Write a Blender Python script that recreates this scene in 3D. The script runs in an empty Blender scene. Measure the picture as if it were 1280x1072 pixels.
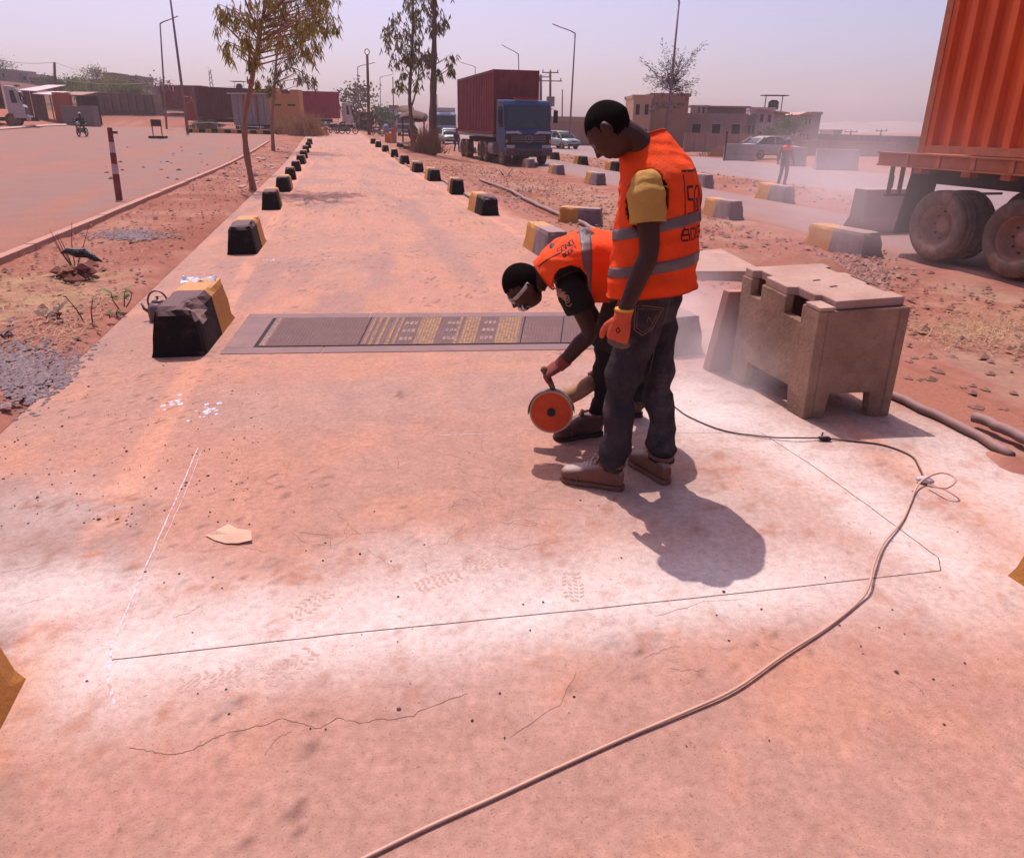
import bpy, bmesh, math, random
import numpy as np
from mathutils import Vector, Matrix, noise as mnoise
from mathutils.bvhtree import BVHTree
random.seed(7); np.random.seed(7)
SC = bpy.context.scene
COL = SC.collection
R_ = math.radians
# ------------------------------------------------------------------ camera, light, exposure
FPX, PX, PY, CH = 880.0, 640.0, 479.5, 1.6
PITCH, ROLL = math.atan(323 / FPX), R_(0.7)
cam_d = bpy.data.cameras.new('camera')
cam = bpy.data.objects.new('camera', cam_d); COL.objects.link(cam)
cam.location = (0, 0, CH)
cam.rotation_euler = (Matrix.Rotation(math.pi / 2 - PITCH, 3, 'X') @ Matrix.Rotation(ROLL, 3, 'Z')).to_euler()
cam_d.sensor_fit = 'HORIZONTAL'; cam_d.sensor_width = 36; cam_d.lens = FPX / 1280 * 36
cam_d.shift_y = -56.5 / 1280
cam_d.clip_start = .05; cam_d.clip_end = 3000
SC.camera = cam
SUNV = Vector((-.185, .45, 1)).normalized()            # towards the sun
sun_el = math.asin(SUNV.z); sun_az = math.atan2(SUNV.x, SUNV.y)
w = bpy.data.worlds.new('World'); SC.world = w; w.use_nodes = True
nt = w.node_tree; nt.nodes.clear()
o_ = nt.nodes.new('ShaderNodeOutputWorld'); bg = nt.nodes.new('ShaderNodeBackground')
sky = nt.nodes.new('ShaderNodeTexSky'); sky.sky_type = 'NISHITA'; sky.sun_disc = False
sky.sun_elevation = sun_el; sky.sun_rotation = sun_az; sky.air_density = .8; sky.dust_density = 4.5; sky.ozone_density = 2.5
sky.altitude = 300
tint = nt.nodes.new('ShaderNodeMix'); tint.data_type = 'RGBA'; tint.blend_type = 'MULTIPLY'; tint.inputs[0].default_value = 1
tint.inputs[7].default_value = (1.03, .83, .93, 1)
nt.links.new(sky.outputs[0], tint.inputs[6]); nt.links.new(tint.outputs[2], bg.inputs[0])
bg.inputs[1].default_value = .15
nt.links.new(bg.outputs[0], o_.inputs[0])
sd = bpy.data.lights.new('sun', 'SUN'); sd.energy = 3.9; sd.angle = R_(.5); sd.color = (1, .90, .86)
so = bpy.data.objects.new('sun', sd); COL.objects.link(so)
so.rotation_euler = SUNV.to_track_quat('Z', 'Y').to_euler()
SC.view_settings.view_transform = 'Standard'; SC.view_settings.look = 'None'
SC.view_settings.exposure = .25; SC.view_settings.gamma = 1
SC.cycles.use_denoising = True
SC.cycles.max_bounces = 6; SC.cycles.volume_bounces = 1; SC.cycles.transparent_max_bounces = 12
SC.cycles.volume_step_rate = 4

# ------------------------------------------------------------------ picture <-> place
_cp, _sp, _cr, _sr = math.cos(PITCH), math.sin(PITCH), math.cos(ROLL), math.sin(ROLL)
def ray(px, py):
    u, v = px - PX, py - PY
    u, v = u * _cr + v * _sr, -u * _sr + v * _cr
    a, b = u / FPX, -v / FPX
    return Vector((a, _cp + b * _sp, -_sp + b * _cp))
def at(px, py, Y):
    d = ray(px, py); t = Y / d.y
    return Vector((d.x * t, Y, CH + d.z * t))
def gz(px, py, z=0.0):
    d = ray(px, py); t = (z - CH) / d.z
    return Vector((d.x * t, d.y * t, z))
def atS(px, py, s):                                    # point on the vertical plane s = const
    d = ray(px, py); t = s / (d.x * .9701 + d.y * .2425)
    return Vector((d.x * t, d.y * t, CH + d.z * t))
def st(x, y): return x * .9701 + y * .2425, -x * .2425 + y * .9701
def xy(s, t): return s * .9701 - t * .2425, s * .2425 + t * .9701
def sm(v, a, b):
    v = np.clip((np.asarray(v, float) - a) / (b - a), 0, 1); return v * v * (3 - 2 * v)
def T(x, y):                                           # terrain height
    x = np.asarray(x, float); y = np.asarray(y, float)
    s, t = st(x, y)
    z = -.3 * sm(s, 3.9, 8) * (1 - .5 * sm(y, 60, 120))
    z = z + .36 * sm(y, 25, 56) * (1 - sm(s, 2, 9)) + .09 * sm(y, 56, 80)
    z = z + .5 * sm(y, 38, 75) * sm(-x, 8, 25)
    bank = np.maximum(-s - 23.5, np.where(x < -19, y - 82, -99))
    z = z + 1.75 * sm(bank, 0, 14) * sm(-x, 18, 30) * sm(y, 20, 45)
    z = z + 3.3 * sm(y, 96, 150) * sm(-x, 40, 75) + 3.0 * sm(-x, 84, 106) * sm(y, 96, 150)
    return z
def _s(v, a, b):
    v = (v - a) / (b - a); v = 0.0 if v < 0 else (1.0 if v > 1 else v); return v * v * (3 - 2 * v)
def Tz(x, y):                                          # the same, for one point
    s, t = x * .9701 + y * .2425, -x * .2425 + y * .9701
    z = -.3 * _s(s, 3.9, 8) * (1 - .5 * _s(y, 60, 120)) + .36 * _s(y, 25, 56) * (1 - _s(s, 2, 9)) + .09 * _s(y, 56, 80) + .5 * _s(y, 38, 75) * _s(-x, 8, 25)
    b = max(-s - 23.5, y - 82 if x < -19 else -99)
    return z + 1.75 * _s(b, 0, 14) * _s(-x, 18, 30) * _s(y, 20, 45) + 3.3 * _s(y, 96, 150) * _s(-x, 40, 75) + 3.0 * _s(-x, 84, 106) * _s(y, 96, 150)
def G(px, py, dz=0):                                   # where a pixel meets the ground
    d = ray(px, py); lo = 0.5; t = lo
    for i in range(4000):
        p = d * t; z = CH + p.z
        if z <= Tz(p.x, p.y) + dz: break
        lo = t; t = t * 1.04 + .01
        if t > 900: break
    hi = t
    for i in range(22):
        m = (lo + hi) / 2; p = d * m
        if CH + p.z <= Tz(p.x, p.y) + dz: hi = m
        else: lo = m
    p = d * hi
    return Vector((p.x, p.y, CH + p.z))

# ------------------------------------------------------------------ numpy noise
def _h(ix, iy, seed):
    n = (ix.astype(np.int64) * 374761393 + iy.astype(np.int64) * 668265263 + seed * 974634777) & 0xffffffff
    n = ((n ^ (n >> 13)) * 1274126177) & 0xffffffff
    return ((n ^ (n >> 16)) & 0xffff) / 65535.0
def vn(x, y, seed=0):
    x = np.asarray(x, float); y = np.asarray(y, float)
    ix = np.floor(x); iy = np.floor(y); fx = x - ix; fy = y - iy
    fx = fx * fx * (3 - 2 * fx); fy = fy * fy * (3 - 2 * fy)
    a = _h(ix, iy, seed); b = _h(ix + 1, iy, seed); c = _h(ix, iy + 1, seed); d = _h(ix + 1, iy + 1, seed)
    return (a * (1 - fx) + b * fx) * (1 - fy) + (c * (1 - fx) + d * fx) * fy
def fbm(x, y, sc=1.0, oct=4, seed=0):
    r = 0; a = .5; tot = 0
    for i in range(oct):
        r = r + a * vn(x * sc + 17.3 * i, y * sc - 9.1 * i, seed + i * 7); tot += a; a *= .55; sc *= 2.03
    return r / tot
# ------------------------------------------------------------------ materials
MATS = {}
def mat(name, c1, c2=None, sc=6.0, rough=.85, metal=0.0, bump=.25, bsc=None, dust=0.0, dustc=(.42, .2, .15), spec=.3, grime=0.0, attr=None, emit=None, stretch=None, sharp=False, pits=0.0, thin=0.0):
    if name in MATS: return MATS[name]
    m = bpy.data.materials.new(name); m.use_nodes = True
    n = m.node_tree; N = n.nodes; L = n.links; b = N['Principled BSDF']
    b.inputs['Roughness'].default_value = rough; b.inputs['Metallic'].default_value = metal
    b.inputs['Specular IOR Level'].default_value = spec
    tc = N.new('ShaderNodeTexCoord'); src = tc.outputs['Object']
    if stretch:
        mp = N.new('ShaderNodeMapping'); mp.inputs['Scale'].default_value = stretch; L.new(src, mp.inputs[0]); src = mp.outputs[0]
    no = N.new('ShaderNodeTexNoise'); no.inputs['Scale'].default_value = sc; no.inputs['Detail'].default_value = 6; no.inputs['Roughness'].default_value = .65
    L.new(src, no.inputs['Vector'])
    c2 = c2 or tuple(v * .72 for v in c1)
    mx = N.new('ShaderNodeMix'); mx.data_type = 'RGBA'
    mr = N.new('ShaderNodeMapRange'); mr.inputs[1].default_value = .47 if sharp else .3; mr.inputs[2].default_value = .56 if sharp else .7
    L.new(no.outputs[0], mr.inputs[0]); L.new(mr.outputs[0], mx.inputs[0])
    mx.inputs[7].default_value = (*c2, 1)
    if attr:
        at_ = N.new('ShaderNodeAttribute'); at_.attribute_name = attr
        L.new(at_.outputs['Color'], mx.inputs[6])
        mm = N.new('ShaderNodeMix'); mm.data_type = 'RGBA'; mm.blend_type = 'MULTIPLY'; mm.inputs[0].default_value = 1
        L.new(at_.outputs['Color'], mm.inputs[6]); mm.inputs[7].default_value = (*c2, 1)
        L.new(mm.outputs[2], mx.inputs[7])
    else: mx.inputs[6].default_value = (*c1, 1)
    out = mx.outputs[2]
    if grime:                                          # dirt and wear blotches with shapes of their own
        n2 = N.new('ShaderNodeTexNoise'); n2.inputs['Scale'].default_value = sc * .35; n2.inputs['Detail'].default_value = 8; n2.inputs['Roughness'].default_value = .7
        L.new(src, n2.inputs['Vector'])
        r2 = N.new('ShaderNodeMapRange'); r2.inputs[1].default_value = .5; r2.inputs[2].default_value = .68; r2.inputs[4].default_value = grime
        L.new(n2.outputs[0], r2.inputs[0])
        m2 = N.new('ShaderNodeMix'); m2.data_type = 'RGBA'; L.new(r2.outputs[0], m2.inputs[0]); L.new(out, m2.inputs[6]); m2.inputs[7].default_value = (*dustc, 1)
        out = m2.outputs[2]
    if dust:                                           # laterite dust settled on upward faces
        ge = N.new('ShaderNodeNewGeometry'); sx = N.new('ShaderNodeSeparateXYZ'); L.new(ge.outputs['Normal'], sx.inputs[0])
        r3 = N.new('ShaderNodeMapRange'); r3.inputs[1].default_value = .3; r3.inputs[2].default_value = 1; r3.inputs[4].default_value = dust
        L.new(sx.outputs[2], r3.inputs[0])
        m3 = N.new('ShaderNodeMix'); m3.data_type = 'RGBA'; L.new(r3.outputs[0], m3.inputs[0]); L.new(out, m3.inputs[6]); m3.inputs[7].default_value = (*dustc, 1)
        out = m3.outputs[2]
    if pits:                                           # fine pits and grit
        for psc, lo, hi, k in ((150, .60, .66, pits), (48, .64, .70, pits * .8)):
            n5 = N.new('ShaderNodeTexNoise'); n5.inputs['Scale'].default_value = psc; n5.inputs['Detail'].default_value = 3; n5.inputs['Roughness'].default_value = .6; L.new(src, n5.inputs['Vector'])
            r5 = N.new('ShaderNodeMapRange'); r5.inputs[1].default_value = lo; r5.inputs[2].default_value = hi; r5.inputs[4].default_value = k; L.new(n5.outputs[0], r5.inputs[0])
            m5 = N.new('ShaderNodeMix'); m5.data_type = 'RGBA'; m5.blend_type = 'MULTIPLY'; L.new(r5.outputs[0], m5.inputs[0]); L.new(out, m5.inputs[6]); m5.inputs[7].default_value = (.42, .34, .32, 1); out = m5.outputs[2]
    L.new(out, b.inputs['Base Color'])
    if bump:
        nb = N.new('ShaderNodeTexNoise'); nb.inputs['Scale'].default_value = bsc or sc * 6; nb.inputs['Detail'].default_value = 5; nb.inputs['Roughness'].default_value = .7
        L.new(src, nb.inputs['Vector'])
        bp = N.new('ShaderNodeBump'); bp.inputs['Strength'].default_value = bump; bp.inputs['Distance'].default_value = .02
        L.new(nb.outputs[0], bp.inputs['Height']); L.new(bp.outputs[0], b.inputs['Normal'])
    if emit: b.inputs['Emission Color'].default_value = (*emit, 1); b.inputs['Emission Strength'].default_value = 1
    if thin:                                           # sunlight shining through thin leaves
        tr = N.new('ShaderNodeBsdfTranslucent'); tr.inputs[0].default_value = (c1[0] * 1.5, c1[1] * 1.6, c1[2] * .9, 1); ms = N.new('ShaderNodeMixShader'); ms.inputs[0].default_value = thin
        L.new(b.outputs[0], ms.inputs[1]); L.new(tr.outputs[0], ms.inputs[2]); L.new(ms.outputs[0], N['Material Output'].inputs['Surface'])
    MATS[name] = m; return m
DUST = (.46, .22, .17)
# ------------------------------------------------------------------ mesh building
def frame(d, up=(0, 0, 1)):
    d = Vector(d).normalized(); u = Vector(up)
    if abs(d.dot(u)) > .98: u = Vector((0, 1, 0))
    a = d.cross(u).normalized(); b = a.cross(d).normalized()
    return a, b
class MB:
    def __init__(s): s.v = []; s.f = []; s.m = []; s.cm = 0
    def add(s, vs, fs):
        o = len(s.v); s.v += [tuple(p) for p in vs]; s.f += [tuple(i + o for i in f) for f in fs]; s.m += [s.cm] * len(fs)
    def box(s, c, d, M=None, taper=(1, 1)):            # centre, full size; top scaled by taper
        x, y, z = d[0] / 2, d[1] / 2, d[2] / 2; tx, ty = taper
        vs = [Vector((sx * x * (tx if sz > 0 else 1), sy * y * (ty if sz > 0 else 1), sz * z)) + Vector(c) for sz in (-1, 1) for sy in (-1, 1) for sx in (-1, 1)]
        if M is not None: vs = [M @ p for p in vs]
        s.add(vs, [(0, 2, 3, 1), (4, 5, 7, 6), (0, 1, 5, 4), (1, 3, 7, 5), (3, 2, 6, 7), (2, 0, 4, 6)])
    def tube(s, pts, r, n=8, caps=True, up=(0, 0, 1), flat=1.0):
        pts = [Vector(p) for p in pts]; rs = r if isinstance(r, (list, tuple)) else [r] * len(pts)
        vs = []; pa = None
        for i, p in enumerate(pts):
            d = (pts[min(i + 1, len(pts) - 1)] - pts[max(i - 1, 0)])
            if d.length < 1e-9: d = Vector((0, 0, 1))
            d.normalize()
            if pa is None: a, b = frame(d, up)
            else:
                a = (pa - d * pa.dot(d)).normalized(); b = a.cross(d).normalized()
            pa = a
            for k in range(n):
                an = 2 * math.pi * k / n; vs.append(p + a * math.cos(an) * rs[i] + b * math.sin(an) * rs[i] * flat)
        fs = [(i * n + k, i * n + (k + 1) % n, (i + 1) * n + (k + 1) % n, (i + 1) * n + k) for i in range(len(pts) - 1) for k in range(n)]
        if caps: fs += [tuple(range(n - 1, -1, -1)), tuple(range((len(pts) - 1) * n, len(pts) * n))]
        s.add(vs, fs)
    def loft(s, rings, n=24, caps=True, p=2.0):        # rings: (centre, A, B[, B2]); superellipse p; B2 = reach on the -B side
        vs = []
        for r in rings:
            c, A, B = Vector(r[0]), Vector(r[1]), Vector(r[2]); B2 = Vector(r[3]) if len(r) > 3 else B
            for k in range(n):
                an = 2 * math.pi * k / n; ca, sa = math.cos(an), math.sin(an)
                ca = math.copysign(abs(ca) ** (2 / p), ca); sa = math.copysign(abs(sa) ** (2 / p), sa)
                vs.append(c + A * ca + (B if sa > 0 else B2) * sa)
        m = len(rings)
        fs = [(i * n + k, i * n + (k + 1) % n, (i + 1) * n + (k + 1) % n, (i + 1) * n + k) for i in range(m - 1) for k in range(n)]
        if caps: fs += [tuple(range(n - 1, -1, -1)), tuple(range((m - 1) * n, m * n))]
        s.add(vs, fs)
    def prism(s, poly, a, b, M=None):                  # poly (x,z) extruded along y from a to b
        n = len(poly); vs = [Vector((p[0], a, p[1])) for p in poly] + [Vector((p[0], b, p[1])) for p in poly]
        if M is not None: vs = [M @ v for v in vs]
        s.add(vs, [tuple(range(n)), tuple(range(2 * n - 1, n - 1, -1))] + [(i, i + n, (i + 1) % n + n, (i + 1) % n) for i in range(n)])
    def sphere(s, c, r, n=10, M=None, sc=(1, 1, 1)):
        vs = [Vector((0, 0, 1))]; 
        for i in range(1, n):
            for k in range(2 * n):
                a = math.pi * i / n; b = math.pi * k / n
                vs.append(Vector((math.sin(a) * math.cos(b), math.sin(a) * math.sin(b), math.cos(a))))
        vs.append(Vector((0, 0, -1)))
        out = []
        for v in vs:
            q = Vector((v.x * r * sc[0], v.y * r * sc[1], v.z * r * sc[2]))
            if M is not None: q = M @ q
            out.append(q + Vector(c))
        w2 = 2 * n; fs = [(0, 1 + k, 1 + (k + 1) % w2) for k in range(w2)]
        for i in range(n - 2): fs += [(1 + i * w2 + k, 1 + (i + 1) * w2 + k, 1 + (i + 1) * w2 + (k + 1) % w2, 1 + i * w2 + (k + 1) % w2) for k in range(w2)]
        l = len(vs) - 1; fs += [(l, 1 + (n - 2) * w2 + (k + 1) % w2, 1 + (n - 2) * w2 + k) for k in range(w2)]
        s.add(out, fs)
    def ribbon(s, pts, wd, z=None):
        pts = [Vector(p) for p in pts]; vs = []
        for i, p in enumerate(pts):
            d = (pts[min(i + 1, len(pts) - 1)] - pts[max(i - 1, 0)]); d.z = 0; d.normalize(); a = Vector((d.y, -d.x, 0))
            w_ = wd[i] if isinstance(wd, (list, tuple)) else wd
            vs += [p - a * w_ / 2, p + a * w_ / 2]
        s.add(vs, [(2 * i, 2 * i + 1, 2 * i + 3, 2 * i + 2) for i in range(len(pts) - 1)])
    def build(s, name, mats, parent=None, smooth=False, bevel=0, loc=None, seg=2, recalc=True):
        me = bpy.data.meshes.new(name); 
        org = Vector(loc) if loc is not None else Vector((0, 0, 0))
        me.from_pydata([tuple(Vector(p) - org) for p in s.v], [], s.f)
        if not isinstance(mats, (list, tuple)): mats = [mats]
        for m in mats: me.materials.append(m)
        if len(mats) > 1: me.polygons.foreach_set('material_index', s.m)
        if recalc and len(s.f) < 60000:
            bm = bmesh.new(); bm.from_mesh(me); bmesh.ops.recalc_face_normals(bm, faces=bm.faces); bm.to_mesh(me); bm.free()
        if smooth: me.polygons.foreach_set('use_smooth', [True] * len(me.polygons))
        o = bpy.data.objects.new(name, me); COL.objects.link(o); o.location = org
        if bevel:
            bv = o.modifiers.new('bevel', 'BEVEL'); bv.width = bevel; bv.segments = seg; bv.limit_method = 'ANGLE'; bv.angle_limit = R_(35)
        if parent is not None: par(o, parent)
        return o
PW = {}; LOCALS = set()                              # LOCALS: things whose pieces are written in their own frame
def par(o, p):
    if p.name in LOCALS: o.parent = p; LOCALS.add(o.name); return
    _par(o, p)
def _par(o, p):                                         # parent keeping the world position (objects have no rotation unless on the thing)
    pw = PW.get(p.name, p.location.copy())
    o.parent = p
    o.location = o.location - pw
    PW[o.name] = pw + o.location
def tag(o, label, cat, group=None, kind=None):
    o['label'] = label; o['category'] = cat
    if group: o['group'] = group
    if kind: o['kind'] = kind
    return o
def struct(o, kind='structure'): o['kind'] = kind; return o
def empty(name, loc, label, cat, group=None, rz=0):
    o = bpy.data.objects.new(name, None); COL.objects.link(o); o.location = loc; o.rotation_euler = (0, 0, rz)
    o.empty_display_size = .2
    return tag(o, label, cat, group)
def local(o, parent):                                  # parent an object whose mesh is already in the thing's local frame
    o.parent = parent; return o
def copy_tree(o, parent=None):
    c = o.copy(); COL.objects.link(c)
    if parent is not None: c.parent = parent
    for ch in [x for x in COL.objects if x.parent == o]: copy_tree(ch, c)
    return c
def grid_mesh(name, X, Y, Z, colr, material, smooth=True, mask=None):
    ny, nx = X.shape
    co = np.stack([X, Y, Z], -1).reshape(-1, 3)
    idx = np.arange(nx * ny).reshape(ny, nx)
    q = np.stack([idx[:-1, :-1], idx[:-1, 1:], idx[1:, 1:], idx[1:, :-1]], -1).reshape(-1, 4)
    if mask is not None: q = q[mask.reshape(-1)]
    me = bpy.data.meshes.new(name)
    me.vertices.add(len(co)); me.vertices.foreach_set('co', co.reshape(-1))
    me.loops.add(len(q) * 4); me.loops.foreach_set('vertex_index', q.reshape(-1).astype(np.int32))
    me.polygons.add(len(q)); me.polygons.foreach_set('loop_start', np.arange(0, len(q) * 4, 4, dtype=np.int32))
    me.polygons.foreach_set('loop_total', np.full(len(q), 4, dtype=np.int32))
    me.update(calc_edges=True)
    if smooth: me.polygons.foreach_set('use_smooth', np.ones(len(q), bool))
    if colr is not None:
        a = me.color_attributes.new('Col', 'FLOAT_COLOR', 'POINT')
        c4 = np.ones((len(co), 4)); c4[:, :3] = colr.reshape(-1, 3); a.data.foreach_set('color', c4.reshape(-1))
    me.materials.append(material)
    o = bpy.data.objects.new(name, me); COL.objects.link(o); return o
def mixc(a, b, k): return a * (1 - k[..., None]) + np.asarray(b, float) * k[..., None]
# ================================================================== THE GROUND
def lines(*segs):
    out = []
    for a, b, st_ in segs: out += list(np.arange(a, b, st_))
    return np.array(out + [segs[-1][1]])
m_soil = mat('laterite_soil', (1, 1, 1), (.74, .7, .68), sc=9, attr='Col', bump=.55, bsc=38, rough=.95, spec=.1)
sl = lines((-420, -120, 30), (-120, -40, 5), (-40, -12, .8), (-12, 12, .14), (12, 30, .5), (30, 100, 5), (100, 520, 40))
tl = lines((-30, 0, 3), (0, 12, .12), (12, 30, .25), (30, 70, .7), (70, 170, 3), (170, 900, 40))
S, TT = np.meshgrid(sl, tl)
X, Y = xy(S, TT)
Z = T(X, Y)
road_r0 = lambda t: 8.9 + .036 * (t - 10)
road_r1 = lambda t: 12.0 + .04 * (t - 18)
on_slab = sm(S, -2.0, -1.85) * (1 - sm(S, 3.75, 3.95)) * (1 - sm(TT, 84, 86))
on_l = sm(S, -26, -25.4) * (1 - sm(S, -4.15, -3.9)) * (1 - sm(TT, 83, 84.5)) 
on_r = sm(S, road_r0(TT) - .2, road_r0(TT) + .1) * (1 - sm(S, road_r1(TT) - .2, road_r1(TT) + .2))
on_m = sm(S, 16.2, 16.8) * (1 - sm(S, 24.6, 25.2))
road = np.clip(on_l + on_r + on_m, 0, 1)
bumps = (fbm(X, Y, .7, 5, 3) - .5) * .09 + (fbm(X, Y, 3.2, 4, 9) - .5) * .05
side = sm(np.abs(S - 1), 2.9, 3.6)
Z = Z + bumps * (1 - road) * side * (1 + 1.5 * sm(Y, 60, 200)) - .05 * road - .09 * on_slab - .02 * side
# rubble heaps by the small slab and soil heaps beyond the pipe
def heap(px, py, r, h, seed):
    global Z
    p = gz(px, py, -.1); d = np.sqrt((X - p.x) ** 2 + (Y - p.y) ** 2 * .6)
    Z = Z + h * np.exp(-(d / r) ** 2) * (.6 + .8 * fbm(X, Y, 5, 3, seed))
heap(1025, 350, .55, .22, 5); heap(985, 345, .6, .14, 6); heap(930, 318, .5, .1, 8)
heap(1270, 605, .16, .13, 11); heap(1230, 575, .2, .05, 12)
n1 = fbm(X, Y, .25, 5, 21); n2 = fbm(X, Y, 1.4, 5, 22); n3 = fbm(X, Y, 6, 3, 23)
C = np.zeros(X.shape + (3,)) + np.array((.46, .205, .16))
C = mixc(C, (.40, .16, .115), sm(n1, .45, .65))
C = mixc(C, (.55, .30, .23), sm(n2, .5, .72) * .8)
C = mixc(C, (.50, .36, .30), sm(fbm(X, Y, .8, 4, 51), .55, .75) * .5 * (S > 4))
C = mixc(C, (.56, .40, .24), sm(fbm(X, Y, 1.1, 4, 31), .46, .62) * sm(n3, .35, .6) * .75 * sm(-S, 2.1, 2.5) * (1 - sm(-S, 3.4, 4)) * (TT < 9))
C = mixc(C, (.56, .38, .25), sm(fbm(X, Y, .5, 4, 33), .5, .66) * sm(n3, .3, .6) * .4 * sm(S, 4.2, 5) * (1 - sm(S, 8, 8.6)))
C = mixc(C, (.50, .2, .13), sm(-S, 24, 27) * sm(Y, 40, 50) * .9)
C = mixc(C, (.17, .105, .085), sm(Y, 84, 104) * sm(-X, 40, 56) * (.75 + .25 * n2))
C = mixc(C, (.33, .24, .19), sm(Y, 60, 90) * sm(X, -5, 10) * .5)
C *= (.56 + .22 * n3)[..., None] * np.array((1, .93, .86))
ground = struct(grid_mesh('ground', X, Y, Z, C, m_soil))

# dusty asphalt roads, each its own sheet
m_road = mat('dusty_asphalt', (1, 1, 1), (.86, .84, .84), sc=14, attr='Col', bump=.4, bsc=60, rough=.9, spec=.2, pits=.4)
def road_sheet(name, s0, s1, t0, t1, base, soilc, seed, nt=260, ns=46, lift=0.0, streak=.5):
    u = np.linspace(0, 1, ns); tt = t0 + (t1 - t0) * np.linspace(0, 1, nt) ** 1.7
    U, Tt = np.meshgrid(u, tt)
    a = s0(Tt) if callable(s0) else s0; b = s1(Tt) if callable(s1) else s1
    Ss = a + (b - a) * U; x, y = xy(Ss, Tt); edge = np.minimum(U, 1 - U) * (b - a); z = T(x, y) + lift - .07 * (edge < .01)
    k = np.clip(sm(fbm(Ss, Tt * .15, 1.1, 5, seed), .45, .7) * streak + (1 - sm(edge + .5 * fbm(x, y, .9, 4, seed + 1), .3, .8)), 0, 1)
    c = np.zeros(x.shape + (3,)) + np.array(base)
    c = mixc(c, soilc, k * .85); c *= (.9 + .2 * fbm(x, y, 2.5, 4, seed + 2))[..., None]
    return struct(grid_mesh(name, x, y, z, c, m_road))
road_sheet('side_road', -25.6, -4.02, -6, 84, (.25, .140, .115), (.30, .13, .09), 41, ns=90, streak=.95)
road_sheet('truck_lane', road_r0, road_r1, -6, 130, (.26, .18, .175), (.31, .15, .11), 45, streak=.7)
road_sheet('main_road', 16.4, 25, -6, 240, (.27, .195, .195), (.31, .17, .135), 47, streak=.35)

# ================================================================== THE WEIGHBRIDGE SLAB
cut_px = [[(135, 825), (420, 793), (700, 765), (955, 738), (1176, 713)], [(1176, 713), (1173, 697)], [(1173, 697), (1085, 632), (1020, 585), (952, 541)], [(952, 543), (900, 541), (845, 541)]]
cuts = [[gz(*p) for p in L] for L in cut_px]
m_slab = mat('weathered_concrete', (1, 1, 1), (.72, .68, .66), sc=34, attr='Col', bump=.4, bsc=130, pits=.6, rough=.88, spec=.2)
ss = lines((-1.9, 3.9, .03)); tt = lines((-3, 0, .15), (0, 6.5, .026), (6.5, 12, .07), (12, 30, .25), (30, 86, 1.0))
S, TT = np.meshgrid(ss, tt); X, Y = xy(S, TT)
edge_n = (fbm(S * 0 + 3, TT, 1.5, 4, 61) - .5)
left = S < 0
Z = T(X, Y) + np.where(S < -1.84, -.05, 0)
n1 = fbm(X, Y, .5, 5, 71); n2 = fbm(X, Y, 2.2, 5, 72); n3 = fbm(X, Y, 9, 4, 73); n4 = fbm(X, Y, 26, 3, 74)
C = np.zeros(X.shape + (3,)) + np.array((.385, .20, .142))
C = mixc(C, (.34, .195, .15), sm(n1, .42, .62) * .8)
C = mixc(C, (.43, .215, .14), sm(n2, .5, .7) * .7)
C = mixc(C, (.29, .17, .14), sm(fbm(S, TT * .25, 2.0, 5, 75), .5, .7) * .8 * sm(TT, 5, 7))           # wheel tracks along the lane
C = mixc(C, (.25, .16, .135), sm(fbm(X, Y, 1.2, 5, 76), .5, .62) * .75 * sm(-S, .75, 1.0) * (TT < 6))   # grey patch on the left
C = mixc(C, (.25, .15, .12), sm(fbm(X, Y, 7, 5, 77), .56, .7) * .22 * sm(n2, .4, .6))
C = mixc(C, (.33, .205, .165), sm(TT, 3.7, 3.9) * (1 - sm(TT, 4.45, 4.6)) * .55 * sm(S, -.9, -.7))       # newer strip before the plate
for sx, wd in ((-1.03, .10), (2.78, .09)):
    k = (1 - sm(np.abs(S - sx), wd * .6, wd)) * sm(fbm(X, Y, 2.6, 4, 78), .25, .5)
    C = mixc(C, (.50, .245, .155), k * .6)
C *= (.99 + .30 * n4)[..., None] * (.92 + .2 * n3)[..., None] * np.array((1.05, 1.045, 1.07))
speck = sm(fbm(X, Y, 38, 2, 79), .70, .80) * sm(fbm(X, Y, 1.5, 3, 80), .45, .6)
C = mixc(C, (.17, .09, .07), speck * .7)
def segd(a, b):
    ax, ay, bx, by = a.x, a.y, b.x, b.y; dx, dy = bx - ax, by - ay
    k = np.clip(((X - ax) * dx + (Y - ay) * dy) / (dx * dx + dy * dy + 1e-9), 0, 1)
    return np.sqrt((X - ax - k * dx) ** 2 + (Y - ay - k * dy) ** 2)
d0 = np.min([segd(cuts[0][i], cuts[0][i + 1]) for i in range(4)], 0)
d2 = np.min([segd(cuts[2][i], cuts[2][i + 1]) for i in range(3)], 0)
wob = .5 + 1.0 * fbm(X, Y, 2.2, 4, 81)
above = (Y > np.interp(X, [p.x for p in cuts[0]], [p.y for p in cuts[0]]))
w0 = np.where(above, .40, .22) * wob
D = .88 * np.exp(-(d0 / w0) ** 2) * np.interp(X, [-2, -1.2, .9, 1.5, 2.0, 2.6], [.55, .95, .95, .5, .5, .2])
D = np.maximum(D, .78 * np.exp(-(d2 / (.30 * wob)) ** 2))
def spot(px, py, rx, ry, k):
    global D
    p = gz(px, py); D = np.maximum(D, k * np.exp(-((X - p.x) / rx) ** 2 - ((Y - p.y) / ry) ** 2) * (.6 + .6 * wob * .7))
spot(880, 510, .5, .65, .95); spot(60, 740, .6, .22, .75); spot(150, 860, .3, .2, .5); spot(1230, 600, .35, .9, .6); spot(1010, 600, .5, .6, .45); spot(900, 640, .5, .4, .4); spot(1180, 740, .5, .25, .5); spot(60, 640, .4, .3, .25)
D = np.clip(D * (.72 + .5 * n3) - .25 * sm(fbm(X, Y, 14, 3, 82), .6, .75), 0, .95)
C = mixc(C, (.72, .64, .60), D)
red = sm(S + .25 * (n2 - .5) * 2, 3.2, 3.5)
C = mixc(C, (.32, .125, .08), red * .9)
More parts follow.
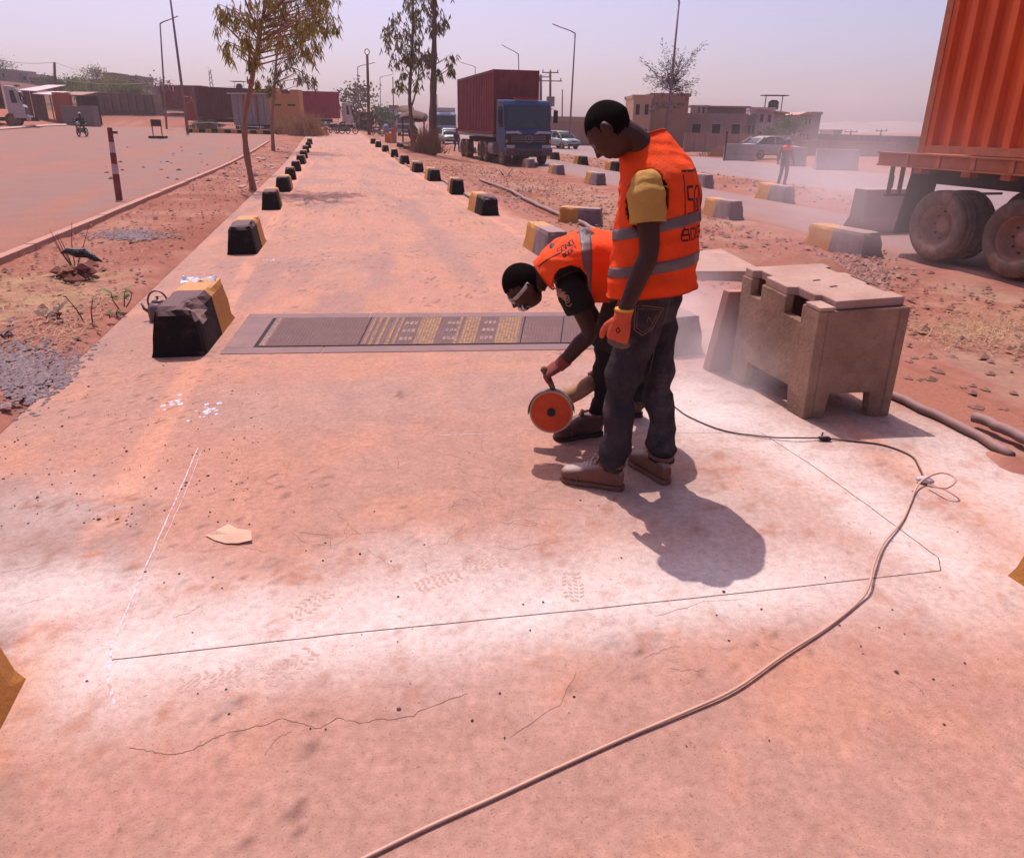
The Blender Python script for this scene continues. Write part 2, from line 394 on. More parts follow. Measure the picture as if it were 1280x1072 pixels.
slab = struct(grid_mesh('concrete_slab', X, Y, Z, C, m_slab))
# slab side skirt so its edge has thickness
mb = MB()
for sx in (-1.905, 3.905):
    for k in range(60):
        t0, t1 = -3 + k * 1.5, -3 + (k + 1) * 1.5
        a, b = xy(sx, t0), xy(sx, t1)
        za, zb = Tz(*a), Tz(*b)
        mb.add([(a[0], a[1], za - .2), (b[0], b[1], zb - .2), (b[0], b[1], zb - .051), (a[0], a[1], za - .051)], [(0, 1, 2, 3)])
skirt = mb.build('slab_edge', mat('slab_edge_concrete', (.50, .30, .25), bump=.5)); skirt.parent = slab
def on_slab_line(px_pts, wd, jit=0, n=6, dz=.004, seed=0):
    rnd = random.Random(seed); P = [gz(*p) for p in px_pts]; out = []
    for a, b in zip(P[:-1], P[1:]):
        for k in range(n): out.append(a.lerp(b, k / n) + Vector((rnd.uniform(-jit, jit), rnd.uniform(-jit, jit), 0)))
    out.append(P[-1])
    for p in out: p.z = Tz(p.x, p.y) + dz
    return out
m_cut = mat('cut_slot_shadowed_concrete', (.10, .06, .05), bump=0, rough=1)
m_crack = mat('crack_grit', (.19, .095, .07), bump=0, rough=1)
for i, L in enumerate(cut_px):
    mb = MB(); mb.ribbon(on_slab_line(L, 0, jit=.0012, n=8, dz=.001, seed=i), .0034 if i < 3 else .002); o = mb.build('saw_cut', m_cut); o.parent = slab
crk = [[(160, 935), (190, 939), (215, 943), (240, 938), (262, 925), (285, 916), (320, 908), (352, 898), (375, 902), (400, 910), (422, 897), (448, 903), (479, 899), (514, 896), (531, 886), (584, 866)],
       [(369, 664), (400, 668), (430, 667), (472, 665)], [(430, 667), (436, 652)], [(440, 667), (425, 678)], [(330, 945), (350, 920), (365, 914)],
       [(395, 560), (425, 545), (470, 548)], [(300, 612), (355, 600), (362, 575)], [(215, 772), (238, 765), (250, 756)], [(0, 715), (40, 709), (75, 698)], [(20, 757), (55, 748)],
       [(560, 640), (575, 622), (600, 630)], [(640, 920), (700, 880), (720, 840)], [(255, 690), (300, 682), (330, 690)], [(820, 770), (880, 752), (930, 748)],
       [(180, 462), (330, 470), (470, 462), (640, 468)], [(300, 383), (470, 376), (600, 380)]]
rnd = random.Random(99)
for k in range(34):                                    # hairline crazing over the middle of the slab
    x, y = (rnd.uniform(300, 680), rnd.uniform(540, 700)) if k < 24 else (rnd.uniform(60, 1200), rnd.uniform(480, 900)); a = rnd.uniform(-.5, .5) + (math.pi / 2 if rnd.random() < .3 else 0); L = [(x, y)]
    for j in range(rnd.randint(3, 6)): a += rnd.gauss(0, .5); x += 14 * math.cos(a); y += 7 * math.sin(a); L.append((x, y))
    crk.append(L)
for i, L in enumerate(crk):
    big = i == 0; pts = on_slab_line(L, 0, jit=.004, n=5, dz=.0009, seed=i + 20)
    rnd = random.Random(i); mb = MB(); mb.ribbon(pts, [rnd.uniform(.0008, .0026 if big else .0013) for _ in pts]); o = mb.build('crack', m_crack); o.parent = slab
m_chalk = mat('chalk_line', (.60, .52, .58), (.44, .27, .22), sc=38, bump=0, sharp=True)
for L, wd in (([(247, 560), (228, 605), (200, 668), (172, 730), (146, 792)], .0045), ([(253, 560), (236, 605), (208, 668), (180, 730), (154, 790)], .002), ([(545, 544), (580, 543), (612, 542)], .004), ([(140, 800), (135, 850), (142, 880)], .008)):
    mb = MB(); mb.ribbon(on_slab_line(L, 0, jit=.002, n=6, dz=.0012), wd); o = mb.build('chalk_line', m_chalk); o.parent = slab
m_print = mat('boot_print_dust', (.40, .245, .19), (.47, .31, .26), sc=50, bump=0)
def print_(px, py, ang, ln=.16, wd=.085, nrow=8):
    p = gz(px, py); mb = MB(); M = Matrix.Translation((p.x, p.y, .0008)) @ Matrix.Rotation(R_(ang), 4, 'Z'); rnd = random.Random(int(px))
    for r in range(nrow):
        for c in (-1.2, -.4, .4, 1.2):
            if rnd.random() < .22: continue
            u = (r / (nrow - 1) - .5) * ln; v = c * wd / 3 * (1 - abs(r / (nrow - 1) - .5) * .5); t_ = .6 if abs(c) < 1 else -.5
            a, b = ln / nrow * .26, wd / 4 * .36
            q = [Vector((u + sx * a + t_ * sy * b + rnd.uniform(-.001, .001), v + sy * b, 0)) for sx, sy in ((-1, -1), (1, -1), (1, 1), (-1, 1))]
            mb.add([M @ k for k in q], [(0, 1, 2, 3)])
    o = mb.build('boot_print', m_print); o.parent = slab
for a in ((363, 832, 55), (388, 755, 60), (262, 848, 20), (716, 733, 90), (606, 704, 10), (548, 725, 30)): print_(*a)
m_paint = mat('white_spray_marks', (.60, .58, .68), (.42, .32, .33), sc=40, bump=0, sharp=True)
rnd = random.Random(5)
for cx, cy, n in ((218, 503, 9), (259, 513, 16), (413, 322, 5), (335, 325, 5)):
    mb = MB(); c = gz(cx, cy)
    for k in range(n):
        x, y = c.x + rnd.gauss(0, .035), c.y + rnd.gauss(0, .05); r = rnd.uniform(.007, .016); a = rnd.random() * 3
        mb.add([(x + r * (1 + .4 * math.sin(3 * j + a)) * math.cos(j * math.pi / 4), y + r * 1.5 * math.sin(j * math.pi / 4), .001 + k * .00005) for j in range(8)], [tuple(range(8))])
    o = mb.build('paint_splash', m_paint); o.parent = slab

# concrete edging along the side road
def edging(name, s, t0, t1, wd, h, m, step=1.6, lift=0.0):
    rt = None; k = 0; t = t0; rnd = random.Random(3)
    parent = bpy.data.objects.new(name, None); COL.objects.link(parent); parent['kind'] = 'structure'
    while t < t1:
        mb = MB(); a = Vector((*xy(s, t), 0)); b = Vector((*xy(s, t + step - .02), 0)); d = (b - a).normalized(); nn = Vector((d.y, -d.x, 0)) * wd / 2
        za, zb = Tz(a.x, a.y) + rnd.uniform(-.006, .006), Tz(b.x, b.y) + rnd.uniform(-.006, .006)
        vs = [a - nn + Vector((0, 0, za - .15)), a + nn + Vector((0, 0, za - .15)), b + nn + Vector((0, 0, zb - .15)), b - nn + Vector((0, 0, zb - .15))]
        vs += [v + Vector((0, 0, .15 + h + lift)) for v in vs]
        mb.add(vs, [(0, 1, 2, 3), (4, 7, 6, 5), (0, 4, 5, 1), (1, 5, 6, 2), (2, 6, 7, 3), (3, 7, 4, 0)])
        o = mb.build('kerb_stone', m, bevel=.008); o.parent = parent
        t += step; k += 1
        if t > 30: step = 3
    return parent
m_kerb = mat('dusty_kerb_concrete', (.42, .235, .17), (.30, .16, .12), sc=7, bump=.5, dust=.4, dustc=DUST)
edging('side_kerb', -3.93, 1, 52, .13, .06, m_kerb)
# ================================================================== KERB BLOCKS
m_blk = mat('black_road_paint', (.008, .005, .006), (.014, .008, .009), sc=9, rough=.75, bump=.3, bsc=45, dust=.8, dustc=(.17, .10, .10), grime=.25, spec=.12)
m_yel = mat('yellow_road_paint', (.50, .215, .035), (.42, .17, .04), sc=9, rough=.7, bump=.5, bsc=45, dust=.5, dustc=(.48, .26, .12), grime=.5)
m_raw = mat('chipped_concrete', (.30, .19, .17), (.2, .12, .10), sc=30, bump=.9, bsc=60)
m_grey = mat('grey_road_paint', (.15, .10, .11), (.20, .13, .13), sc=9, rough=.8, bump=.5, dust=.6, dustc=(.4, .25, .22), grime=.5)
def block_mesh(seed, L=1.1, W=.36, H=.37, front=None, cuts=(14, 6, 6), chip=.022, yfrac=.52, bigchip=False):
    rnd = random.Random(seed); nl, nw, nh = cuts; bm = bmesh.new(); bmesh.ops.create_cube(bm, size=1)
    bmesh.ops.subdivide_edges(bm, edges=[e for e in bm.edges if abs((e.verts[0].co - e.verts[1].co).y) > .5], cuts=nl)
    bmesh.ops.subdivide_edges(bm, edges=[e for e in bm.edges if abs((e.verts[0].co - e.verts[1].co).x) > .5], cuts=nw)
    bmesh.ops.subdivide_edges(bm, edges=[e for e in bm.edges if abs((e.verts[0].co - e.verts[1].co).z) > .5], cuts=nh)
    for v in bm.verts:
        c = v.co; q = c.copy()
        near = sum(1 for k in (c.x, c.y, c.z) if abs(k) > .49)
        h = (c.z + .5); wf = 1 - .27 * h; lf = 1 - .08 * h
        c.x = q.x * W * wf; c.y = q.y * L * lf + L / 2; c.z = h * H
        if near >= 2 and q.z > -.4:
            n_ = mnoise.noise(Vector((q.x * 3, q.y * 9, q.z * 3)) + Vector((seed, seed, 0))) + .15
            d = .008 + max(0, n_) * chip
            c.x -= math.copysign(d, q.x) * (abs(q.x) > .49); c.y -= math.copysign(d, q.y) * (abs(q.y) > .49); c.z -= d * (q.z > .49)
        if bigchip:
            d = (Vector((q.x, q.y, q.z)) - Vector((.5, -.3, .5))); dd = Vector((d.x, d.y * 2.2, d.z)).length
            if dd < .38: k = (1 - dd / .38) * .13 * (.7 + .6 * mnoise.noise(q * 9)); c.x -= k; c.z -= k * .6
    me = bpy.data.meshes.new('kerb_block')
    for f in bm.faces:
        y = f.calc_center_median().y / L; f.smooth = False
        f.material_index = 0 if y < yfrac else 1
        if bigchip:
            c = f.calc_center_median(); d = Vector((c.x - .15, (c.y - .22) * .7, c.z - .34))
            if d.length < .115: f.material_index = 2
    bm.to_mesh(me); bm.free()
    for m in (front or m_blk, m_yel, m_raw): me.materials.append(m)
    return me
bm_a = [block_mesh(k, yfrac=.46 + .04 * (k % 4), chip=.018 + .012 * (k % 3)) for k in range(6)]; bm_c = block_mesh(9, bigchip=True); bm_g = block_mesh(4, front=m_grey)
ANG = math.atan2(.2425, .9701)
def block(s, t, me, label, group, drop=0.0, rz=0.0, scl=1.0):
    x, y = xy(s, t); o = bpy.data.objects.new('kerb_block', me); COL.objects.link(o)
    h1 = math.sin(s * 12.9 + t * 78.2); h2 = math.sin(s * 39.3 + t * 11.1); o.location = (x, y, Tz(x, y) - .02 - drop); o.rotation_euler = (R_(1.3 * h1), R_(1.5 * h2), ANG + R_(rz + 2 * h1 * h2)); o.scale = (scl * (1 + .05 * h1), scl * (1 + .05 * h2), scl * (1 - .06 * h1 * h2))
    return tag(o, label, 'block', group)
gl, gr_, g2, g3 = ('black and yellow concrete blocks along the left lane edge', 'black and yellow concrete blocks along the right lane edge', 'black and yellow blocks along the near side of the truck lane', 'black and yellow blocks along the far side of the truck lane')
lab_l = ['yellow end of a block cut off by the bottom left picture corner', 'black and yellow block with a chipped corner and a kettle behind it', 'second whole black and yellow block up the left lane edge', 'third black and yellow block up the left edge, beside the slender tree', 'fourth black block up the left edge, in the tree shadow', 'fifth black block counting up the left lane edge']
def nth(k): return ['first', 'second', 'third', 'fourth', 'fifth', 'sixth', 'seventh', 'eighth', 'ninth', 'tenth', 'eleventh', 'twelfth', 'thirteenth'][k]
tL = [.85, 5.27, 9.62, 14.7, 18.6, 22.6, 26.6, 30.8, 35.0, 39.5, 44.2, 49]
for k, t in enumerate(tL):
    block(-1.19 if k > 1 else -1.17, t, bm_c if k == 1 else bm_a[k % 6], lab_l[k] if k < 6 else 'small far black block, %s counting up the left lane edge' % nth(k - 1), gl, rz=(0, -4, -1, 1, -2, 2)[k % 6])
tR = [(2.60, .62), (2.72, 8.55), (2.85, 13.2), (2.95, 17.4), (3.0, 21.7), (3.0, 25.8), (3.02, 30.6), (3.0, 35.6), (2.95, 40.5), (2.9, 45.5), (2.9, 50.5)]
lab_r = ['yellow block end cut off by the right picture edge, near the cord', 'grey and yellow block beside the bending worker, near the pipe']
for k, (s, t) in enumerate(tR):
    block(s, t, bm_g if k == 1 else bm_a[(k + 3) % 6], lab_r[k] if k < 2 else 'black and yellow block, %s beyond the grey one on the right lane edge' % nth(k - 2), gr_, rz=(0, 0, 2, -2)[k % 4])
x = block(2.47, 4.55, bm_g, 'dust covered grey block half hidden behind the standing worker\'s legs', None, rz=4); x.scale = (1.0, .9, .85)
_p = gz(752, 286, -.1); x = block(*st(_p.x, _p.y), bm_g, 'broken grey block between the two workers, beyond the pipe', None, rz=60); x.scale = (1, .7, .8)
lab_n = ['large yellow and grey block in front of the orange trailer wheel', 'yellow and grey block between the standing worker and the trailer', 'block hidden close behind the standing worker\'s shoulder']
tN = [(9.55, 1.25), (14.3, 1.0), (19.2, 1), (23.7, 1), (28.9, 1), (34.1, 1), (39.6, 1), (45.6, 1), (52, 1)]
for k, (t, sc) in enumerate(tN):
    b_ = block(road_r0(t) - .38 if k else 8.3, t, bm_g, lab_n[k] if k < 3 else 'yellow and grey block, %s back from the standing worker along the near truck lane edge' % nth(k - 3), g2, scl=1.1 if k else 1.0)
    b_.scale = (1.25, 1.35, 1.05) if k == 0 else (1.15, 1.15, 1.1)
lab_f = ['dark block beside the yellow and grey one under the trailer tail', 'grey block in front of the distant standing man\'s feet', 'dark block seen just behind the standing worker\'s back']
for k, t in enumerate([17.4, 22.2, 26.8, 31.0, 36.3, 42.0]):
    b_ = block(road_r1(t) + .12, t, bm_g if k < 2 else bm_a[k % 3], lab_f[k + 1] if k < 2 else 'dark block, %s back from the worker\'s head along the far truck lane edge' % nth(k - 2), g3)
    b_.scale = (1.2, 1.25, 1.2)

# ================================================================== WEIGHBRIDGE PLATE
q00, q10, q11, q01 = gz(275, 443), gz(800, 436), gz(800, 390), gz(312, 393)
def Q(u, v, z=0): 
    p = (q00 * (1 - u) + q10 * u) * (1 - v) + (q01 * (1 - u) + q11 * u) * v; p.z = Tz(p.x, p.y) + z; return p
def qplate(mb, u0, v0, u1, v1, z0, z1):
    a = [Q(u0, v0, z0), Q(u1, v0, z0), Q(u1, v1, z0), Q(u0, v1, z0)]; b = [Q(u0, v0, z1), Q(u1, v0, z1), Q(u1, v1, z1), Q(u0, v1, z1)]
    mb.add(a + b, [(0, 3, 2, 1), (4, 5, 6, 7), (0, 1, 5, 4), (1, 2, 6, 5), (2, 3, 7, 6), (3, 0, 4, 7)])
m_steel = mat('dusty_dark_steel', (.115, .062, .062), (.15, .085, .08), sc=5, rough=.75, metal=.0, bump=.25, grime=.45, dustc=(.24, .135, .11), spec=.15)
m_surr = mat('plate_surround', (.19, .12, .125), (.235, .145, .135), sc=4, rough=.85, bump=.3, grime=.5, dustc=(.33, .19, .15), spec=.15)
m_gap = mat('gap_dark', (.02, .012, .012), bump=0)
plate = empty('weighbridge_plate', Q(.5, .5), 'dark steel weighbridge plate with yellow stripes set in the concrete lane', 'plate')
for (u0, v0, u1, v1) in ((0, .0, .23, .13), (.233, 0, 1, .13), (0, .875, .3, 1), (.303, .875, 1, 1), (0, .133, .066, .872)):
    mb = MB(); qplate(mb, u0, v0, u1, v1, -.03, .005); mb.build('surround_panel', m_surr, plate, bevel=.002)
mb = MB(); qplate(mb, .062, .125, .995, .88, -.05, .0012); mb.build('pit_lining', m_gap, plate)
pan = [(.075, .31), (.3125, .70), (.7025, .80), (.8025, .99)]
for u0, u1 in pan:
    mb = MB(); qplate(mb, u0, .15, u1, .86, -.03, .008); mb.build('deck_plate', m_steel, plate, bevel=.002)
mb = MB(); rnd = random.Random(2)
for i in range(118):
    u = .08 + i * .0077
    if min(abs(u - b) for b in (.31, .70, .80)) < .005: continue
    for j in range(26):
        v = .17 + j * .0265 + (.013 if i % 2 else 0); qplate(mb, u, v, u + .0032, v + .016, .007, .0105)
tr = mb.build('tread_bars', mat('worn_tread_steel', (.17, .10, .095), (.24, .145, .125), sc=8, metal=.0, rough=.75, spec=.2, bump=0), plate); tr['kind'] = 'stuff'
m_ys = mat('worn_yellow_paint', (.32, .165, .06), (.16, .095, .08), sc=26, bump=0, sharp=True)
for u0, u1 in ((.33, .337), (.345, .352), (.362, .369), (.384, .392), (.40, .407), (.452, .50), (.548, .556), (.562, .60), (.648, .705)):
    mb = MB(); qplate(mb, u0 - .012, .155, u1 - .012, .855, .0085, .0092); mb.build('yellow_stripe', m_ys, plate)
m_ws = mat('worn_pale_print', (.30, .19, .165), (.16, .095, .085), sc=40, bump=0, sharp=True)
for uc in (.415, .52, .612):
    for j in range(3):
        for k in range(3):
            mb = MB(); qplate(mb, uc - .012 + k * .011, .24 + j * .2, uc - .012 + k * .011 + .008, .32 + j * .2, .011, .0116); mb.build('print_mark', m_ws, plate)
mb = MB(); qplate(mb, .078, .16, .092, .85, .0085, .0092); mb.build('yellow_stripe', m_ws, plate)

# ================================================================== CONCRETE BOX ON LEGS
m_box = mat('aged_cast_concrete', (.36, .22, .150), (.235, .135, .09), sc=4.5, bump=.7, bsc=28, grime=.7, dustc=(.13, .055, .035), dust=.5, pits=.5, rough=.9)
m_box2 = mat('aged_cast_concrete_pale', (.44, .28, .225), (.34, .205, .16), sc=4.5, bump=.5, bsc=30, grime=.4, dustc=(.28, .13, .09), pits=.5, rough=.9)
A0, uX, vX = gz(1003, 524), Vector((.54, .07, 0)), Vector((-.215, .735, 0))
box_t = empty('concrete_box', A0 + (uX + vX) / 2, 'stained concrete box on four short legs standing beside the lane', 'box')
def Lp(u, v, z): p = A0 + uX * u + vX * v; p.z = z * (1 + .09 * v + .03 * u); return p
def panel(name, axis, fixed0, fixed1, poly, m, bevel=.007, rough=True):
    mb = MB(); n = len(poly); a = []; b = []
    for (k, z) in poly:
        if axis == 'v': a.append(Lp(fixed0, k, z)); b.append(Lp(fixed1, k, z))
        elif axis == 'u': a.append(Lp(k, fixed0, z)); b.append(Lp(k, fixed1, z))
        else: a.append(Lp(k, z, fixed0)); b.append(Lp(k, z, fixed1))
    mb.add(a + b, [tuple(range(n)), tuple(range(2 * n - 1, n - 1, -1))] + [(i, i + n, (i + 1) % n + n, (i + 1) % n) for i in range(n)])
    return mb.build(name, m, box_t, bevel=bevel)
Hb = .645
side = [(0, 0), (.2, 0), (.23, .15), (.77, .15), (.8, 0), (1, 0), (1, Hb), (.86, Hb), (.86, Hb - .09), (.72, Hb - .09), (.72, Hb), (.40, Hb), (.40, Hb - .10), (.20, Hb - .10), (.20, Hb), (0, Hb)]
panel('side_panel', 'v', 0, .10, side, m_box); panel('side_panel', 'v', .90, 1.0, side, m_box)
end = [(.102, .14), (.13, 0), (.26, 0), (.28, .14), (.72, .14), (.74, 0), (.87, 0), (.898, .14), (.898, Hb + .01), (.102, Hb + .01)]
end = [(.102, 0), (.24, 0), (.27, .15), (.73, .15), (.76, 0), (.898, 0), (.898, Hb - .003), (.102, Hb - .003)]
panel('end_panel', 'u', .004, .07, end, m_box); panel('end_panel', 'u', .93, .996, end, m_box)
top = [(.0, .2), (.0, .0), (.16, .0), (.16, .04), (.85, .04), (.85, .0), (1, 0), (1, .2), (.91, .2), (.91, .4), (1, .4), (1, .72), (.91, .72), (.91, .86), (1, .86), (1, 1), (0, 1), (0, .86), (.12, .86), (.12, .72), (0, .72), (0, .4), (.12, .4), (.12, .2)]
top = [(.02, .42), (.02, .70), (.12, .72), (.12, .87), (.02, .88), (.02, .99), (.98, .99), (.98, .88), (.90, .87), (.90, .72), (.98, .70), (.98, .42), (.90, .40), (.90, .20), (.97, .18), (.97, .05), (.20, .03), (.20, .19), (.13, .2), (.13, .4)]
panel('top_slab', 'z', Hb - .001, Hb + .048, top, m_box2, bevel=.006)
panel('corner_block', 'z', Hb + .001, Hb + .022, [(.0, .0), (.17, .0), (.17, .17), (.0, .17)], m_box2, bevel=.004)
panel('joint_groove', 'z', Hb + .0485, Hb + .050, [(.93, .3), (.95, .3), (.95, .6), (.93, .6)], m_gap, bevel=0)
for u, v in ((.45, .35), (.42, .52)): panel('lifting_slot', 'z', Hb + .0485, Hb + .050, [(u, v), (u + .09, v + .01), (u + .09, v + .03), (u, v + .02)], m_gap, bevel=0)
mb = MB(); 
a = A0 + vX * 1.13 - uX * .12
for zz, off in ((0.0, Vector((-.02, .0, 0))), (.60, Vector((.035, -.05, 0)))):
    pass
vs = []
for zz, off in ((0.0, Vector((-.03, .02, 0))), (.585, Vector((.03, -.06, 0)))):
    for du, dv in ((0, 0), (.75, 0), (.75, .1), (0, .1)): p = a + uX * du + vX * dv + off; p.z = zz; vs.append(p)
mb.add(vs, [(0, 3, 2, 1), (4, 5, 6, 7), (0, 1, 5, 4), (1, 2, 6, 5), (2, 3, 7, 6), (3, 0, 4, 7)])
tag(mb.build('leaning_board', mat('reddish_cast_concrete', (.34, .17, .14), (.26, .12, .1), sc=5, bump=.5, dust=.7, dustc=DUST), bevel=.006, loc=(a.x, a.y, 0)), 'reddish upright panel leaning on the far end of the concrete box', 'board')
# low slab beyond
pts = [gz(862, 349, .0), gz(948, 349, 0)]
mb = MB(); p0, p1 = gz(858, 352, -.02), gz(955, 352, -.02); p2 = gz(900, 322, -.02); p3 = gz(846, 328, -.02)
vs = [Vector((p.x, p.y, -.1)) for p in (p0, p1, p2, p3)] + [Vector((p.x, p.y, .10)) for p in (p0, p1, p2, p3)]
mb.add(vs, [(0, 3, 2, 1), (4, 5, 6, 7), (0, 1, 5, 4), (1, 2, 6, 5), (2, 3, 7, 6), (3, 0, 4, 7)])
tag(mb.build('low_slab', m_box2, bevel=.01), 'low pale concrete slab lying behind the concrete box', 'slab')

# ================================================================== PIPES
m_pipe = mat('dusty_grey_pipe', (.17, .11, .11), (.23, .135, .12), sc=3, rough=.7, bump=.2, dust=.5, dustc=(.36, .19, .15))
def pipe(px_pts, r, label, dz=0.0, m=m_pipe):
    P = []
    for p in px_pts:
        g = G(*p); g.z = Tz(g.x, g.y) + r + dz; P.append(g)
    Q_ = []
    for i in range(len(P) - 1):
        for k in range(4): Q_.append(P[i].lerp(P[i + 1], k / 4) + Vector((random.uniform(-.012, .012), 0, random.uniform(-.004, .004))) * (r / .03))
    Q_.append(P[-1]); mb = MB(); mb.tube(Q_, r, 10)
    return tag(mb.build('pipe', m_pipe, smooth=True), label, 'pipe', 'pipes beside the lane')
pipe([(762, 302), (742, 289), (722, 278), (700, 271), (680, 262), (655, 250), (640, 241), (600, 226)], .038, 'grey pipe along the right lane edge behind the bending worker')
pipe([(1040, 462), (1118, 500), (1165, 522), (1225, 550), (1262, 575)], .026, 'longer half buried grey pipe running out from under the box')
pipe([(1216, 533), (1250, 548), (1300, 570), (1400, 618)], .030, 'short thick grey pipe lying on the other pipe at the right edge', dz=.03)
pipe([(470, 180), (488, 193), (510, 208), (528, 215), (556, 228), (590, 250)], .03, 'thin dusty pipe beside the far right row of blocks')

# ================================================================== CORDS
def smooth_path(P, n=6):
    out = []
    for i in range(len(P) - 1):
        a, b, c, d = P[max(i - 1, 0)], P[i], P[i + 1], P[min(i + 2, len(P) - 1)]
        for k in range(n):
            t = k / n; out.append(.5 * ((2 * b) + (c - a) * t + (2 * a - 5 * b + 4 * c - d) * t * t + (3 * b - a - 3 * c + d) * t ** 3))
    return out + [P[-1]]
cord = empty('power_cord', gz(900, 870), 'tan power cord snaking across the slab with a coil at its taped joint', 'cord')
m_cord = mat('tan_rubber_cord', (.44, .26, .19), (.52, .32, .24), sc=5, rough=.6, bump=.1)
P = [gz(x, y, z) for x, y, z in ((380, 1110, .008), (520, 1040, .008), (620, 995, .008), (700, 958, .008), (780, 922, .008), (860, 888, .010), (920, 860, .012), (980, 818, .012), (1035, 783, .010), (1075, 750, .012), (1087, 730, .03), (1092, 706, .035), (1105, 678, .02), (1127, 652, .012), (1138, 628, .012), (1146, 608, .02), (1158, 597, .035), (1175, 591, .07), (1190, 594, .09), (1194, 602, .08), (1182, 610, .05), (1160, 606, .02))]
mb = MB(); mb.tube(smooth_path(P), .0047, 8); mb.build('sheath', m_cord, cord, smooth=True)
m_tape = mat('white_tape', (.72, .70, .74), (.5, .42, .42), sc=30, bump=.6)
g = gz(1157, 601, .015)
mb = MB(); mb.tube([g + Vector((-.035, .02, 0)), g + Vector((-.02, .008, .004)), g + Vector((0, .0, .006)), g + Vector((.02, -.006, .002)), g + Vector((.035, -.01, 0))], [.006, .015, .018, .015, .006], 10)
mb.tube([g + Vector((-.01, .02, .004)), g + Vector((.012, -.022, .006))], [.014, .012], 8); mb.build('taped_joint', m_tape, cord, smooth=True)
lead = empty('grinder_lead', gz(1000, 545), 'thin dark lead running from the saw behind the workers to the taped joint', 'cord')
P = [gz(x, y, z) for x, y, z in ((1155, 598, .012), (1149, 584, .008), (1138, 569, .006), (1104, 556, .006), (1065, 551, .006), (1037, 548, .01))]
mb = MB(); mb.tube(smooth_path(P), .0048, 7); mb.build('cable', mat('dark_cable', (.06, .03, .03), rough=.6, bump=0, dust=.4, dustc=(.3, .15, .12)), lead, smooth=True)
P = [gz(x, y, z) for x, y, z in ((1028, 547, .01), (1000, 547, .02), (960, 546, .01), (905, 538, .006), (862, 521, .006), (843, 508, .006), (815, 488, .01), (790, 478, .02))] + [at(770, 482, 3.62), at(752, 486, 3.56)]
mb = MB(); mb.tube(smooth_path(P), .0042, 7); mb.build('cable', MATS['dark_cable'], lead, smooth=True)
g = gz(1031, 548, .014)
mb = MB(); mb.tube([g + Vector((-.035, .0, .006)), g + Vector((-.01, 0, 0)), g + Vector((.015, 0, 0)), g + Vector((.03, -.01, 0))], [.007, .014, .015, .008], 8); mb.tube([g + Vector((-.02, 0, 0)), g + Vector((.0, .035, .02))], .005, 6); mb.build('plug', mat('black_plastic', (.02, .015, .015), rough=.5, bump=0), lead, smooth=True)

# ================================================================== SMALL THINGS
# kettle behind the chipped block
kx, ky = gz(201, 400).xy; K = empty('kettle', (kx, ky, 0), 'small dark kettle with a raised loop handle behind the chipped block', 'kettle')
m_kt = mat('sooty_aluminium', (.09, .055, .065), (.16, .10, .10), sc=12, rough=.45, metal=.4, bump=.2, dust=.5, dustc=(.5, .33, .33))
mb = MB(); mb.loft([((kx, ky, z), (r, 0, 0), (0, r, 0)) for r, z in ((.06, 0), (.085, .01), (.09, .06), (.085, .12), (.06, .155), (.045, .16))], 20); mb.build('vessel', m_kt, K, smooth=True)
mb = MB(); mb.loft([((kx, ky, z), (r, 0, 0), (0, r, 0)) for r, z in ((.05, .158), (.048, .17), (.02, .182), (.008, .186), (.008, .195), (.014, .2), (.01, .212))], 16); mb.build('lid', m_kt, K, smooth=True)
mb = MB(); mb.tube([Vector((kx + .085 * math.cos(a), ky, .15 + .105 * math.sin(a) * 1.0)) for a in np.linspace(-.25, math.pi + .25, 15)], .008, 8); mb.build('handle', m_kt, K, smooth=True)
mb = MB(); mb.tube([(kx - .07, ky, .06), (kx - .12, ky - .01, .1), (kx - .135, ky - .01, .15)], [.018, .013, .01], 8); mb.build('spout', m_kt, K, smooth=True)
# crumpled plastic wrapper on the block
bx_, by_ = gz(249, 351, .36).xy
rnd = random.Random(4); bm = bmesh.new(); bmesh.ops.create_grid(bm, x_segments=14, y_segments=10, size=.5)
for v in bm.verts:
    x_, y_ = v.co.x, v.co.y; v.co = Vector((x_ * .26, y_ * .17, .02 + .035 * mnoise.noise(Vector((x_ * 5, y_ * 5, 1))) + .05 * max(0, mnoise.noise(Vector((x_ * 3, y_ * 3, 7)))) ))
me = bpy.data.meshes.new('plastic_wrapper'); bm.to_mesh(me); bm.free()
m_wr = mat('white_blue_plastic', (.75, .76, .85), (.35, .40, .62), sc=9, rough=.25, bump=.3, sharp=True); me.materials.append(m_wr)
o = bpy.data.objects.new('plastic_wrapper', me); COL.objects.link(o); o.location = (bx_, by_, .342); o.rotation_euler = (0, 0, .3)
tag(o, 'crumpled white and blue plastic wrapper lying on the chipped block', 'wrapper'); o.modifiers.new('solid', 'SOLIDIFY').thickness = .002
# torn cardboard scrap
mb = MB(); pp = [(257, 669), (270, 663), (286, 655), (297, 661), (314, 663), (315, 675), (298, 679), (282, 679), (268, 675)]
zz = [.004, .022, .032, .03, .028, .012, .006, .004, .003]
vs = [gz(x, y, z) for (x, y), z in zip(pp, zz)]; c0 = gz(287, 668, .022)
mb.add(vs + [c0], [(i, (i + 1) % 9, 9) for i in range(9)])
o = mb.build('cardboard_scrap', mat('tan_cardboard', (.58, .36, .24), (.66, .42, .30), sc=20, bump=.3)); tag(o, 'torn tan scrap of cardboard lying on the slab', 'cardboard'); o.modifiers.new('solid', 'SOLIDIFY').thickness = .003
